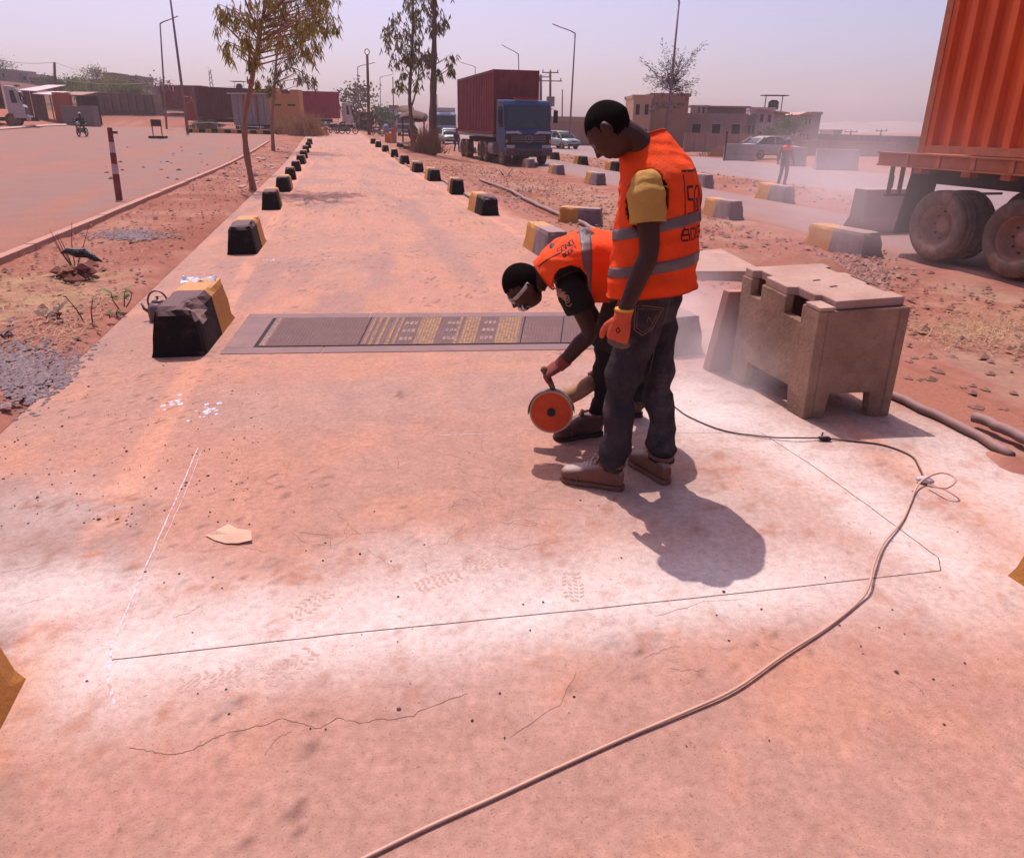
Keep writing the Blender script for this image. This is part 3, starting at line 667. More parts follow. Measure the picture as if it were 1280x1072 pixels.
# striped post
p0 = G(149, 250); p1 = at(137, 160, p0.y + .25)
POST = empty('striped_post', p0, 'leaning red and white striped wooden post at the side road edge', 'post')
m_pr = mat('faded_red_paint', (.26, .045, .04), (.20, .05, .04), sc=12, bump=.5, grime=.3, stretch=(1, 1, .3)); m_pw = mat('faded_white_paint', (.50, .33, .32), (.6, .42, .40), sc=12, bump=.5, stretch=(1, 1, .3))
fr = [0, .36, .5, .655, .8, 1.0]
for i in range(5):
    mb = MB(); a = p0.lerp(p1, fr[i]); b = p0.lerp(p1, fr[i + 1]); mb.tube([a - Vector((0, 0, .1 if i == 0 else 0)), b], [.068 - .004 * i, .066 - .004 * i], 10); mb.build('stripe_band', m_pr if i % 2 == 0 else m_pw, POST, smooth=False)
mb = MB(); mb.box(p1 + Vector((.08, 0, -.09)), (.12, .06, .05)); mb.build('wooden_cleat', m_pr, POST)

# scattered stones, gravel, straw and litter on the ground
def rock(mb, c, r, rnd, flat=.6):
    vs = []; 
    for i, (x, y, z) in enumerate([(0, 0, 1), (1, 0, .1), (.3, .95, .1), (-.8, .6, .1), (-.8, -.6, .1), (.3, -.95, .1), (0, 0, -.6)]):
        k = r * rnd.uniform(.65, 1.3); vs.append((c[0] + x * k, c[1] + y * k, c[2] + z * k * flat))
    mb.add(vs, [(0, 1, 2), (0, 2, 3), (0, 3, 4), (0, 4, 5), (0, 5, 1), (6, 2, 1), (6, 3, 2), (6, 4, 3), (6, 5, 4), (6, 1, 5)])
m_st = mat('laterite_pebbles', (.27, .115, .08), (.16, .09, .07), sc=3, bump=.3); m_gv = mat('grey_gravel', (.30, .22, .22), (.16, .11, .12), sc=20, bump=.2); m_dk = mat('dark_grit', (.09, .045, .04), bump=.2)
rnd = random.Random(11)
def scat(name, n, f, m, kind='stuff', size=(.01, .03), flat=.6):
    mb = MB()
    for i in range(n):
        x, y = f(rnd); s_ = st(x, y)[0]
        if name != 'grit_on_slab' and -1.75 < s_ < 3.5 and y > 2: continue
        rock(mb, (x, y, Tz(x, y) + .002), rnd.uniform(*size) * (1 if rnd.random() < .93 else 1.8), rnd, flat)
    o = mb.build(name, m, recalc=False); o['kind'] = kind; return o
def reg(s0, s1, t0, t1):
    def f(r):
        t = t0 + (t1 - t0) * r.random() ** 1.6; return xy(r.uniform(s0, s1), t)
    return f
scat('pebbles_left_verge', 1500, reg(-3.7, -2, 1, 30), m_st)
scat('pebbles_right_verge', 2600, reg(3.6, 8.2, 2, 34), m_st, size=(.012, .045))
scat('pebbles_median', 700, reg(12.5, 16.3, 12, 50), m_st, size=(.02, .07))
scat('grit_on_slab', 420, lambda r: (gz(r.uniform(0, 330), r.uniform(430, 660)).xy if r.random() < .7 else gz(r.uniform(100, 1250), r.uniform(450, 940)).xy), m_dk, size=(.002, .0055))
def gp_(cx, cy, rx, ry):
    def f(r): p = G(cx + r.gauss(0, 1) * rx, cy + r.gauss(0, 1) * ry); return p.x, p.y
    return f
scat('gravel_near_left', 1900, gp_(30, 462, 45, 20), m_gv, size=(.008, .02))
scat('gravel_patch_left', 500, gp_(165, 294, 24, 3.5), m_gv, size=(.014, .03))
scat('gravel_behind_slab', 350, gp_(640, 262, 60, 26), m_gv, size=(.015, .05))
scat('rubble_heap', 900, gp_(1040, 345, 40, 14), mat('rubble_clods', (.36, .19, .155), (.24, .12, .095), sc=3, bump=.6), size=(.012, .06), flat=.8)
scat('clods_by_pipe', 500, gp_(1262, 590, 26, 11), mat('red_clods', (.33, .13, .09), (.24, .09, .06), sc=8, bump=.8), size=(.006, .024), flat=.8)
# straw and dry litter
mb = MB()
for i in range(5200):
    r = rnd.random()
    if r < .45: p = G(rnd.gauss(90, 60), rnd.gauss(385, 32)) if r < .36 else G(rnd.uniform(10, 180), rnd.uniform(275, 330))
    elif r < .66: s_, t_ = rnd.uniform(4.4, 8.2), 6 + 26 * rnd.random() ** 1.4; x_, y_ = xy(s_, t_); p = Vector((x_, y_, Tz(x_, y_)))
    else: p = G(rnd.gauss(1225, 35), rnd.gauss(410, 12))
    s_ = st(p.x, p.y)[0]
    if -2.0 < s_ < 3.8: continue
    a = rnd.random() * math.pi; ln = rnd.uniform(.012, .05); d = Vector((math.cos(a), math.sin(a), rnd.uniform(-.2, .5))) * ln; n_ = Vector((-math.sin(a), math.cos(a), 0)) * rnd.uniform(.002, .006); p.z += .012
    mb.add([p - d - n_, p + d - n_ * .3, p + d + n_ * .3, p - d + n_], [(0, 1, 2, 3)])
o = mb.build('dry_straw', mat('dry_straw', (.42, .25, .14), (.26, .14, .085), sc=2, bump=0), recalc=False); o['kind'] = 'stuff'
# plants on the left verge
m_leaf = mat('fresh_leaf', (.10, .16, .04), (.14, .15, .05), sc=8, rough=.5, bump=.2, thin=.35); m_twig = mat('dead_twig', (.16, .08, .06), bump=.3); m_dead = mat('dead_leaves', (.09, .05, .05), (.16, .09, .07), sc=8, bump=.3)
def leafq(mb, p, d, w_, up=Vector((0, 0, 1)), bend=.3, n=3):
    d = Vector(d); a = d.cross(up); a = a.normalized() * w_ / 2 if a.length > 1e-6 else Vector((w_ / 2, 0, 0)); vs = []
    for i in range(n + 1):
        k = i / n; c = Vector(p) + d * k - Vector((0, 0, bend * d.length * k * k)); ww = math.sin(math.pi * min(.98, .08 + .9 * k)); vs += [c - a * ww, c + a * ww]
    mb.add(vs, [(2 * i, 2 * i + 1, 2 * i + 3, 2 * i + 2) for i in range(n)])
def weed(px, py, h, nl, label, cat='weed', leafm=m_leaf, lw=.05, ll=.1, seed=0, spread=1.0, ns=3):
    rnd = random.Random(seed); g = G(px, py); t = empty('weed', g, label, cat)
    lf = MB()
    for s_ in range(ns):
        mb = MB()
        a = rnd.random() * 6.28; b = g + Vector((math.cos(a) * .04, math.sin(a) * .04, 0)); tip = b + Vector((math.cos(a) * h * .35 * spread, math.sin(a) * h * .35 * spread, h * rnd.uniform(.6, 1)))
        mid = b.lerp(tip, .5) + Vector((rnd.uniform(-.02, .02), 0, 0)); mb.tube([b, mid, tip], [.006, .005, .002], 5); mb.build('stem', m_twig, t)
        for k in range(nl // ns):
            q = b.lerp(tip, rnd.uniform(.1, 1)); a2 = rnd.random() * 6.28; leafq(lf, q, Vector((math.cos(a2), math.sin(a2), rnd.uniform(.2, 1.1))) * ll * rnd.uniform(.6, 1.1), lw)
    if lf.v: lf.build('leaves', leafm, t, smooth=True)
    return t
weed(152, 385, .2, 12, 'small green leafy weed growing at the slab edge', lw=.05, ll=.11, seed=3)
weed(143, 398, .07, 9, 'low green shoots at the slab edge below the leafy weed', lw=.035, ll=.07, seed=8)
weed(112, 402, .26, 8, 'dead bent twig with shrivelled dark leaves on the left verge', leafm=m_dead, lw=.03, ll=.09, seed=5, ns=2)
weed(66, 398, .06, 9, 'small heap of dark dead leaves on the left verge', leafm=m_dead, lw=.05, ll=.1, seed=15, spread=2)
weed(12, 424, .05, 9, 'dark dead leaves at the left picture edge', leafm=m_dead, lw=.05, ll=.12, seed=25, spread=2)
weed(92, 332, .55, 6, 'bare dry twigs rising from a red clod near the kerb', leafm=m_dead, lw=.02, ll=.05, seed=9, ns=6)
g = G(92, 345); mb = MB(); rnd = random.Random(3)
for i in range(26): rock(mb, (g.x + rnd.gauss(0, .11), g.y + rnd.gauss(0, .1), g.z + rnd.uniform(0, .09)), rnd.uniform(.03, .09), rnd, .9)
tag(mb.build('soil_clod', MATS['red_clods'], loc=g), 'red clod of earth holding dry twigs near the side kerb', 'clod')
g = G(96, 345) + Vector((.05, 0, .22)); mb = MB(); rnd = random.Random(8)
mb.loft([(g + Vector((x_, rnd.uniform(-.01, .01), z_)), (0, .03 * k, 0), (0, 0, .035 * k)) for x_, z_, k in ((-.17, .03, .2), (-.1, .05, 1.0), (0, .03, 1.4), (.1, .03, 1.5), (.19, -.02, 1.1), (.25, -.05, .3))], 9); 
tag(mb.build('black_bag', mat('black_polythene', (.012, .010, .012), rough=.25, bump=.8, bsc=20, sc=12), loc=g), 'torn black plastic bag caught on the dry twigs', 'bag')
weed(640, 205, .9, 90, 'pale dusty shrub standing before the blue truck', cat='shrub', leafm=mat('dusty_leaf', (.30, .22, .13), (.22, .2, .1), sc=5), lw=.09, ll=.2, seed=31, ns=9)
weed(632, 222, .35, 24, 'dark dead tuft left of the dusty shrub', cat='shrub', leafm=m_dead, lw=.05, ll=.15, seed=33, ns=5, spread=1.6)
# ================================================================== PEOPLE
m_skin = mat('dark_skin', (.038, .0115, .0075), (.052, .017, .011), sc=14, rough=.55, bump=.12, bsc=120, spec=.28)
m_hair = mat('black_hair', (.010, .005, .005), rough=.95, bump=.9, bsc=260, spec=.05)
m_vest = mat('orange_hi_vis', (.90, .080, .010), (.74, .055, .008), sc=5, rough=.8, bump=.35, bsc=60, spec=.12, grime=.22, dustc=(.50, .15, .07))
m_vedge = mat('orange_binding', (.62, .05, .012), rough=.8, bump=.1)
m_refl = mat('grey_reflective_tape', (.11, .08, .085), (.14, .105, .105), sc=16, rough=.4, bump=.1)
m_yt = mat('mustard_tshirt', (.50, .27, .06), (.42, .22, .05), sc=6, rough=.85, bump=.3, bsc=50)
m_bt = mat('black_tshirt', (.006, .004, .005), rough=.85, bump=.3, bsc=50)
m_jean = mat('dusty_dark_denim', (.021, .017, .021), (.062, .048, .050), sc=7, rough=.9, bump=.5, bsc=60, grime=.55, dustc=(.21, .155, .15), spec=.05)
m_jean2 = mat('black_work_trousers', (.006, .004, .006), (.018, .012, .014), sc=5, rough=.9, bump=.35, bsc=45, grime=.2, dustc=(.2, .12, .11))
m_boot = mat('brown_work_boot', (.22, .095, .06), (.15, .065, .045), sc=12, rough=.75, bump=.4, dust=.85, dustc=(.48, .37, .34))
m_boot2 = mat('dark_dusty_boot', (.06, .028, .025), (.14, .07, .06), sc=14, rough=.85, bump=.6, dust=.6, dustc=(.30, .19, .18))
m_sole = mat('boot_sole', (.14, .05, .03), (.22, .10, .07), sc=9, rough=.8, bump=.4)
m_glo = mat('orange_work_glove', (.72, .10, .03), (.60, .09, .04), sc=20, rough=.85, bump=.6, bsc=140)
m_glg = mat('grey_rubber_glove', (.10, .065, .05), (.15, .10, .08), sc=20, rough=.7, bump=.5)
m_lace = mat('pale_laces', (.50, .36, .30), bump=.2)
m_ink = mat('dark_print', (.03, .008, .015), bump=0, rough=.8)
m_stitch = mat('tan_stitching', (.26, .13, .08), bump=0)
m_white = mat('white_plastic', (.75, .74, .76), bump=0, rough=.4)

def remeshed(mb, name, m, parent, vox=.006, smooth_it=4, disp=None, dens=None):
    me = bpy.data.meshes.new(name + '_raw'); me.from_pydata(mb.v, [], mb.f)
    bm = bmesh.new(); bm.from_mesh(me); bmesh.ops.recalc_face_normals(bm, faces=bm.faces); bm.to_mesh(me); bm.free()
    ob = bpy.data.objects.new(name + '_raw', me); COL.objects.link(ob)
    r = ob.modifiers.new('r', 'REMESH'); r.mode = 'VOXEL'; r.voxel_size = vox
    s_ = ob.modifiers.new('s', 'SMOOTH'); s_.iterations = smooth_it; s_.factor = .5
    dg = bpy.context.evaluated_depsgraph_get(); out = bpy.data.meshes.new_from_object(ob.evaluated_get(dg)); out.name = name
    bpy.data.objects.remove(ob); bpy.data.meshes.remove(me)
    if disp is not None:
        out.update(); n = len(out.vertices); co = np.empty(n * 3); no = np.empty(n * 3)
        out.vertices.foreach_get('co', co); out.vertices.foreach_get('normal', no); co = co.reshape(-1, 3); no = no.reshape(-1, 3)
        co = co + disp(co, no); out.vertices.foreach_set('co', co.reshape(-1)); out.update()
    out.polygons.foreach_set('use_smooth', [True] * len(out.polygons)); out.materials.clear(); out.materials.append(m)
    o = bpy.data.objects.new(name, out); COL.objects.link(o)
    o.data.transform(Matrix.Translation(-parent.location)); o.location = (0, 0, 0); o.parent = parent; PW[o.name] = parent.location.copy()
    return o
def folds(amp, freq, axis=(0, 0, 1), seed=0, stretch=3.0):
    ax = Vector(axis).normalized()
    def f(co, no):
        a = np.array(ax); along = co @ a; per = co - along[:, None] * a
        u = along * freq + 2.2 * (fbm(per[:, 0] * 3 + seed, per[:, 1] * 3 + along * 2, 3, 3, seed)); v = (per[:, 0] + per[:, 1]) * freq / stretch
        n = fbm(u, v, 1, 3, seed) - .5; n = np.sign(n) * np.abs(n) ** .8
        return no * (n * amp * 2)[:, None]
    return f
def bvh_of(o, off=Vector((0, 0, 0))):
    me = o.data; w0 = PW.get(o.name, Vector((0, 0, 0)))
    return BVHTree.FromPolygons([v.co + w0 for v in me.vertices], [tuple(p.vertices) for p in me.polygons])
def head_mesh(mb, c, fwd, up, scale=1.0, hair=False):
    """skull, brow, sockets, nose, lips, chin, jaw and ears; x forward, y left, z up in the head's frame"""
    f = Vector(fwd).normalized(); u = (Vector(up) - f * Vector(up).dot(f)).normalized(); l = u.cross(f)
    M = Matrix((f, l, u)).transposed()
    bm = bmesh.new(); bmesh.ops.create_icosphere(bm, subdivisions=5, radius=1)
    g = lambda v, s: math.exp(-(v / s) ** 2)
    for v in bm.verts:
        d = v.co.copy(); x, y, z = d.x * .098, d.y * .076, d.z * .118
        if d.x < 0: x *= 1.02
        if z < 0:
            k = min(1, -z / .118); 
            y *= 1 - .34 * k * k; 
            if x < 0: x *= 1 - .55 * k
            x += .010 * k
        else: x -= .004 * (z / .118)
        if not hair and d.x > .2:
            fx = min(1, (d.x - .2) / .5)
            nz = (g((z + .020) / 1.0, .016) * 1.0 if z > -.020 else g(z + .020, .010))
            nz = max(0, min(1, (.022 - z) / .052)) if z > -.030 else g(z + .030, .0085)
            x += fx * .024 * g(y, .0075 + .006 * max(0, min(1, (.01 - z) / .04))) * nz
            x += fx * .006 * g(y, .02) * g(z + .030, .008) * 1.0
            x -= fx * .011 * g(abs(y) - .031, .014) * g(z - .004, .012)
            x += fx * .005 * g(z - .026, .010) * g(abs(y) - .025, .022)
            x += fx * .010 * g(y, .020) * (g(z + .058, .0055) + .9 * g(z + .072, .006))
            x -= fx * .003 * g(y, .02) * g(z + .065, .0022)
            x += fx * .009 * g(y, .018) * g(z + .100, .013)
            x += fx * .004 * g(abs(y) - .045, .016) * g(z + .02, .02)
        v.co = Vector((x, y, z))
    def put(vs, fs): mb.add([Vector(c) + M @ (Vector(p) * scale) for p in vs], fs)
    if hair:
        keep = [f_ for f_ in bm.faces if not (f_.calc_center_median().z + .006 * mnoise.noise(f_.calc_center_median() * 60) < (.052 if f_.calc_center_median().x > .045 else (.040 if f_.calc_center_median().x > .012 else (-.005 if f_.calc_center_median().x > -.015 else -.058))))]
        idx = {}; vs = []; fs = []
        for f_ in keep:
            q = []
            for v in f_.verts:
                if v.index not in idx:
                    idx[v.index] = len(vs); n_ = v.co.normalized(); nn = 1 + .035 * mnoise.noise(n_ * 9); vs.append(v.co + n_ * .0014 * nn)
                q.append(idx[v.index])
            fs.append(tuple(q))
        put(vs, fs)
    else:
        vs = [v.co.copy() for v in bm.verts]; put(vs, [tuple(v.index for v in f_.verts) for f_ in bm.faces])
        for sy in (-1, 1):
            e = MB(); e.sphere((-.010, sy * .077, -.010), .031, 8, sc=(.62, .26, 1.0)); put(e.v, e.f)
            e = MB(); e.sphere((-.014, sy * .083, -.004), .020, 7, sc=(.7, .35, 1.1)); put(e.v, e.f)
    bm.free(); return M
def hand(mb, w, d, palm, thumb, s=1.0, curl=.5, infl=0.0, parts='all', spread=.1):
    """w wrist, d hand direction, palm the way the palm faces, thumb +1 or -1 side; five fingers of different lengths"""
    d = Vector(d).normalized(); p = (Vector(palm) - d * Vector(palm).dot(d)).normalized(); a = d.cross(p) * thumb
    w = Vector(w)
    if parts in ('all', 'palm'):
        mb.loft([(w + d * k * s, a * (wd * s + infl), p * (th * s + infl)) for k, wd, th in ((-.02, .026, .02), (.0, .027, .02), (.03, .037, .019), (.06, .042, .017), (.085, .043, .014), (.095, .038, .010))], 16, p=2.4)
    if parts in ('all', 'fingers'):
        for i, (off, ln, r) in enumerate(((.030, .070, .0088), (.0105, .078, .0092), (-.0100, .073, .0088), (-.029, .057, .0078))):
            b = w + d * .080 * s + a * off * s; dr = (d + a * off * spread * 10).normalized(); pts = [b - d * .015 * s, b]; ang = 0; q = b
            for j, fr in enumerate((.45, .31, .24)):
                ang += curl * (.55, .9, .7)[j]; dd = dr * math.cos(ang) + p * math.sin(ang); q = q + dd * ln * fr * s; pts.append(q)
            mb.tube(pts, [(r * k * s + infl) for k in (1, 1.02, .98, .9, .72)], 8); mb.sphere(pts[-1], r * .72 * s + infl, 5)
    if parts in ('all', 'palm', 'thumb'):
        b = w + d * .025 * s + a * .028 * s; pts = [b]; q = b; dd = (d * .72 + a * .75 + p * .25).normalized()
        for j, fr in enumerate((.042, .032, .026)):
            q = q + dd * fr * s; pts.append(q); dd = (dd + p * .35 * curl + d * .25 - a * .15).normalized()
        mb.tube(pts, [(r * s + infl) for r in (.014, .0125, .011, .0085)], 8); mb.sphere(pts[-1], .0085 * s + infl, 5)
def limb(mb, pts, rs, n=16, sub=4):
    P = smooth_path([Vector(p) for p in pts], sub); m = len(pts) - 1; R = []
    for i in range(len(P)):
        k = i / sub; a = min(int(k), m - 1); R.append(rs[a] + (rs[a + 1] - rs[a]) * min(1, k - a))
    mb.tube(P, R, n)
def _boot_trim(u, parent, heel, toe, d, a, z, L, sz):    # toe cap seam, heel counter, tongue and padded collar
    q = lambda mb, n_, m: setattr(_fix(mb.build(n_, m, None, smooth=True), parent), 'parent', u)
    mb = MB(); c = heel + d * .205 / .292 * L + z * .02; mb.tube([c + a * .051 * math.cos(t) * sz + z * (.072 * math.sin(t)) * sz for t in np.linspace(.05, math.pi - .05, 17)], .0028, 6); q(mb, 'toe_seam', m_sole)
    mb = MB(); c = heel + d * .055 + z * .128; mb.tube([c + a * .050 * math.cos(t) + d * .058 * math.sin(t) for t in np.linspace(0, 2 * math.pi, 25)], .0085, 7); q(mb, 'padded_collar', m_sole)
    mb = MB(); c = heel + d * .118; mb.loft([(c + z * .105 + d * .02, a * .020, d * .006), (c + z * .135, a * .024, d * .008), (c + z * .158 - d * .006, a * .022, d * .006)], 12); q(mb, 'tongue', u.data.materials[0])
    mb = MB(); mb.tube([heel + d * .004 + a * .036 * math.cos(t) + d * (.03 - .034 * math.sin(t)) + z * .055 for t in np.linspace(0, math.pi, 12)], .0025, 5); q(mb, 'heel_seam', m_sole)
    return u
def _fix(o, parent): o.data.transform(Matrix.Translation(-parent.location)); return o
def boot(parent, heel, toe, h=.14, up=None, m=None, sole=None, sz=1.0, laces=True):
    heel, toe = Vector(heel), Vector(toe); d = (toe - heel); L = d.length; d.normalize(); a = Vector((d.y, -d.x, 0)).normalized(); z = Vector((0, 0, 1))
    mb = MB(); rings = []
    for k, w_, hh, bz in ((-.005, .022, .060, .02), (.03, .034, .085, .018), (.10, .037, .095, .016), (.16, .040, .085, .016), (.20, .045, .070, .016), (.24, .046, .060, .016), (.275, .038, .050, .016), (.292, .02, .034, .018)):
        k = k / .292 * L; rings.append((heel + d * k + z * (bz + hh * 1.16 / 2) * sz, a * w_ * 1.06 * sz, z * (hh * 1.16 / 2) * sz))
    mb.loft(rings, 18, p=2.6)
    an = Vector(up) if up is not None else heel + d * .06 + z * h
    base = heel + d * .062 + z * .03
    mb.loft([(base, d * .056, a * .036), (base.lerp(an, .5), d * .055, a * .042), (an, d * .054, a * .046), (an + (an - base).normalized() * .03, d * .056, a * .048)], 18, p=2.3)
    u = remeshed(mb, 'boot', m, parent, .0055, 4)
    sb = MB(); sr = []
    for k, w_ in ((-.012, .018), (.0, .030), (.03, .037), (.10, .037), (.16, .042), (.21, .049), (.25, .048), (.28, .036), (.297, .016)):
        sr.append((heel + d * (k / .292 * L) + z * .012, a * w_ * sz, z * .013))
    sb.loft(sr, 16, p=5); s_ = sb.build('sole', sole, None, smooth=False, bevel=.003); s_.data.transform(Matrix.Translation(-parent.location)); s_.parent = u
    if laces:
        lb = MB()
        for i in range(5):
            c = heel + d * (.128 + .017 * i) / .292 * L + z * (.131 - .0055 * i - .0012 * i * i); lb.tube([c - a * .024 - z * .008, c - a * .01 + z * .002, c + a * .01 + z * .003 + d * .006, c + a * .024 - z * .008], .0032, 6)
        c = heel + d * .135 / .292 * L + z * .136
        for sx in (-1, 1): lb.tube([c, c + a * .02 * sx + z * .02, c + a * .035 * sx + z * .0 + d * .015, c + d * .004], .003, 6)
        lo = lb.build('laces', m_lace, None, smooth=True); lo.data.transform(Matrix.Translation(-parent.location)); lo.parent = u
    return _boot_trim(u, parent, heel, toe, d, a, z, L, sz)
def on(o, parent):                                      # world-space mesh object under a thing's empty
    o.data.transform(Matrix.Translation(-parent.location)); o.location = (0, 0, 0); o.parent = parent if parent.type == 'EMPTY' else parent; return o
def on2(o, part, root):
    o.data.transform(Matrix.Translation(-root.location)); o.location = (0, 0, 0); o.parent = part; return o
class Shell:                                            # a garment surface: rings interpolated smoothly, theta around, v along
    def __init__(s, rings): s.r = [[Vector(x) for x in r] for r in rings]
    def ring(s, v):
        v = max(0, min(v, len(s.r) - 1.0001)); i = int(v); t = v - i; P = s.r; n = len(P) - 1
        out = []
        for k in range(4):
            a, b, c, d = P[max(i - 1, 0)][k], P[i][k], P[i + 1][k], P[min(i + 2, n)][k]
            out.append(.5 * ((2 * b) + (c - a) * t + (2 * a - 5 * b + 4 * c - d) * t * t + (3 * b - a - 3 * c + d) * t ** 3))
        return out
    def pt(s, th, v, off=0.0, p=2.3):
        c, A, B, B2 = s.ring(v); ca, sa = math.cos(th), math.sin(th)
        ca = math.copysign(abs(ca) ** (2 / p), ca); sa = math.copysign(abs(sa) ** (2 / p), sa); Bx = B if sa > 0 else B2
        q = A * ca + Bx * sa; r = c + q
        n_ = mnoise.noise(r * 7.0 + Vector((3, 1, 5))) * .010 + mnoise.noise(Vector((r.x * 20 + r.z * 5, r.y * 20, r.z * 5))) * .0055 + (.5 - abs(mnoise.noise(Vector((r.x * 6 + 3, r.y * 6 + r.z * 9, r.z * 13))))) * .015 + (.5 - abs(mnoise.noise(Vector((r.x * 11 + r.z * 8, r.y * 11 - 5, r.z * 4))))) * .008
        return r + q.normalized() * (off + n_)
    def mesh(s, nth=96, nv=70, v0=0, v1=None, off=0.0, th0=0, th1=2 * math.pi, kill=None):
        v1 = len(s.r) - 1 if v1 is None else v1; mb = MB(); cl = abs(th1 - th0 - 2 * math.pi) < 1e-6; nt_ = nth if cl else nth + 1
        vs = [s.pt(th0 + (th1 - th0) * k / nth, v0 + (v1 - v0) * i / nv, off) for i in range(nv + 1) for k in range(nt_)]
        fs = []
        for i in range(nv):
            for k in range(nth):
                q = (i * nt_ + k, i * nt_ + (k + 1) % nt_, (i + 1) * nt_ + (k + 1) % nt_, (i + 1) * nt_ + k)
                c = sum((vs[j] for j in q), Vector()) / 4
                if kill and kill(c): continue
                fs.append(q)
        mb.add(vs, fs); return mb
def solid(o, t, off=0): m_ = o.modifiers.new('solid', 'SOLIDIFY'); m_.thickness = t; m_.offset = off; return o
def stroke(bvh, P3, m, name, parent, root, wd=.004, off=.002, direction=None, n=6):
    """a thin line of thread or ink that lies on a garment: points are dropped onto its surface"""
    pts = []; nr = []
    for a, b in zip(P3[:-1], P3[1:]):
        for k in range(n): pts.append(Vector(a).lerp(Vector(b), k / n))
    pts.append(Vector(P3[-1])); mb = MB(); out = []
    for p in pts:
        if direction is not None:
            h = bvh.ray_cast(p - direction * .3, direction, .8)
        else: h = bvh.find_nearest(p)
        if h[0] is None: continue
        nn = h[1]; 
        if direction is not None and nn.dot(direction) > 0: nn = -nn
        out.append((h[0] + nn * off, nn))
    if len(out) < 2: return None
    vs = []
    for i, (p, nn) in enumerate(out):
        d = out[min(i + 1, len(out) - 1)][0] - out[max(i - 1, 0)][0]; a = d.cross(nn).normalized() * wd / 2; vs += [p - a, p + a]
    mb.add(vs, [(2 * i, 2 * i + 1, 2 * i + 3, 2 * i + 2) for i in range(len(out) - 1)])
    return on2(mb.build(name, m, recalc=False), parent, root)
GLY = {'S': [[(1, 1), (0, 1), (0, .55), (1, .5), (1, 0), (0, 0)]], 'G': [[(1, .85), (.8, 1), (.2, 1), (0, .8), (0, .2), (.2, 0), (1, 0), (1, .5), (.5, .5)]], 'N': [[(0, 0), (0, 1), (1, 0), (1, 1)]], 'O': [[(0, 0), (0, 1), (1, 1), (1, 0), (0, 0)]],
       'B': [[(0, 0), (0, 1), (.8, 1), (.8, .5), (0, .5)], [(.8, .5), (1, .5), (1, 0), (0, 0)]], 'A': [[(0, 0), (.5, 1), (1, 0)], [(.25, .4), (.75, .4)]], 'E': [[(1, 1), (0, 1), (0, 0), (1, 0)], [(0, .5), (.8, .5)]], 'T': [[(0, 1), (1, 1)], [(.5, 1), (.5, 0)]],
       'R': [[(0, 0), (0, 1), (1, 1), (1, .5), (0, .5)], [(.4, .5), (1, 0)]], 'I': [[(.5, 0), (.5, 1)]], 'C': [[(1, 1), (0, 1), (0, 0), (1, 0)]], 'P': [[(0, 0), (0, 1), (1, 1), (1, .5), (0, .5)]], 'U': [[(0, 1), (0, 0), (1, 0), (1, 1)]], 'L': [[(0, 1), (0, 0), (1, 0)]], 'M': [[(0, 0), (0, 1), (.5, .4), (1, 1), (1, 0)]]}
def word(bvh, txt, org, U, V, wch, hch, wd, parent, root, direction, gap=.25, m=None):
    for i, ch in enumerate(txt):
        for st_ in GLY.get(ch, []):
            stroke(bvh, [Vector(org) + U * ((i * (1 + gap) + x) * wch) + V * (y * hch) for x, y in st_], m or m_ink, 'printed_letter', parent, root, wd, .0025, direction, 5)

# ------------------------------------------------------------------ the standing worker
P1 = empty('person', (.56, 3.05, 0), 'standing man in an orange vest with his back half turned, looking down at the saw', 'person')
F = Vector((-.88, .475, 0)).normalized(); Lf = Vector((-F.y, F.x, 0)) * 1.0; Lf = Vector((0, 0, 1)).cross(F); Zv = Vector((0, 0, 1))   # facing, his left
pel = Vector((.605, 3.085, .90)); shl = pel + Vector((-.0, 0, .54)) + F * .01
headc = Vector((.385, 3.035, 1.590)); hf = (F * .60 + Zv * -.80).normalized(); hu = (F * .80 + Zv * .60).normalized()
sL = Vector((.52, 2.895, 1.415)); eL = Vector((.545, 2.845, 1.125)); wL = Vector((.455, 2.825, .875))
sR = shl - Lf * .185 + Vector((0, 0, -.03)); eR = sR + Vector((-.02, .03, -.29)) + F * .02; wR = eR + Vector((0, 0, -.24)) + F * .08
mb = MB(); mb.loft([(pel + Zv * z + F * f_, F * a, Lf * b) for z, f_, a, b in ((-.1, 0, .10, .16), (0, 0, .11, .165), (.15, .0, .10, .145), (.32, .0, .115, .16), (.45, .0, .11, .175), (.53, .02, .075, .13), (.57, .04, .05, .06))], 24)
neck0 = shl + Zv * .03 + F * .03
limb(mb, [Vector((.585, 3.06, 1.40)), Vector((.548, 3.05, 1.485)), Vector((.49, 3.04, 1.548)), headc + Vector((.035, 0, -.012))], [.072, .058, .056, .062], 16)
head_mesh(mb, headc, hf, hu)
for s_, e_, w_ in ((sL, eL, wL), (sR, eR, wR)): limb(mb, [s_, s_.lerp(e_, .5), e_, e_.lerp(w_, .35), w_, w_ + (w_ - e_).normalized() * .03], [.034, .046, .040, .041, .028, .026])
body1 = remeshed(mb, 'body', m_skin, P1, .0042, 3)
mb = MB(); head_mesh(mb, headc, hf, hu, hair=True); on(mb.build('hair', m_hair, smooth=True), P1)
for sy in (-1, 1):
    l_ = hu.cross(hf); mb = MB(); mb.sphere(headc + hf * .083 + l_ * .031 * sy + hu * .004, .0115, 8); on(mb.build('eye', mat('eye_white', (.35, .3, .28), (.03, .02, .02), sc=60, bump=0, rough=.2), smooth=True), P1)
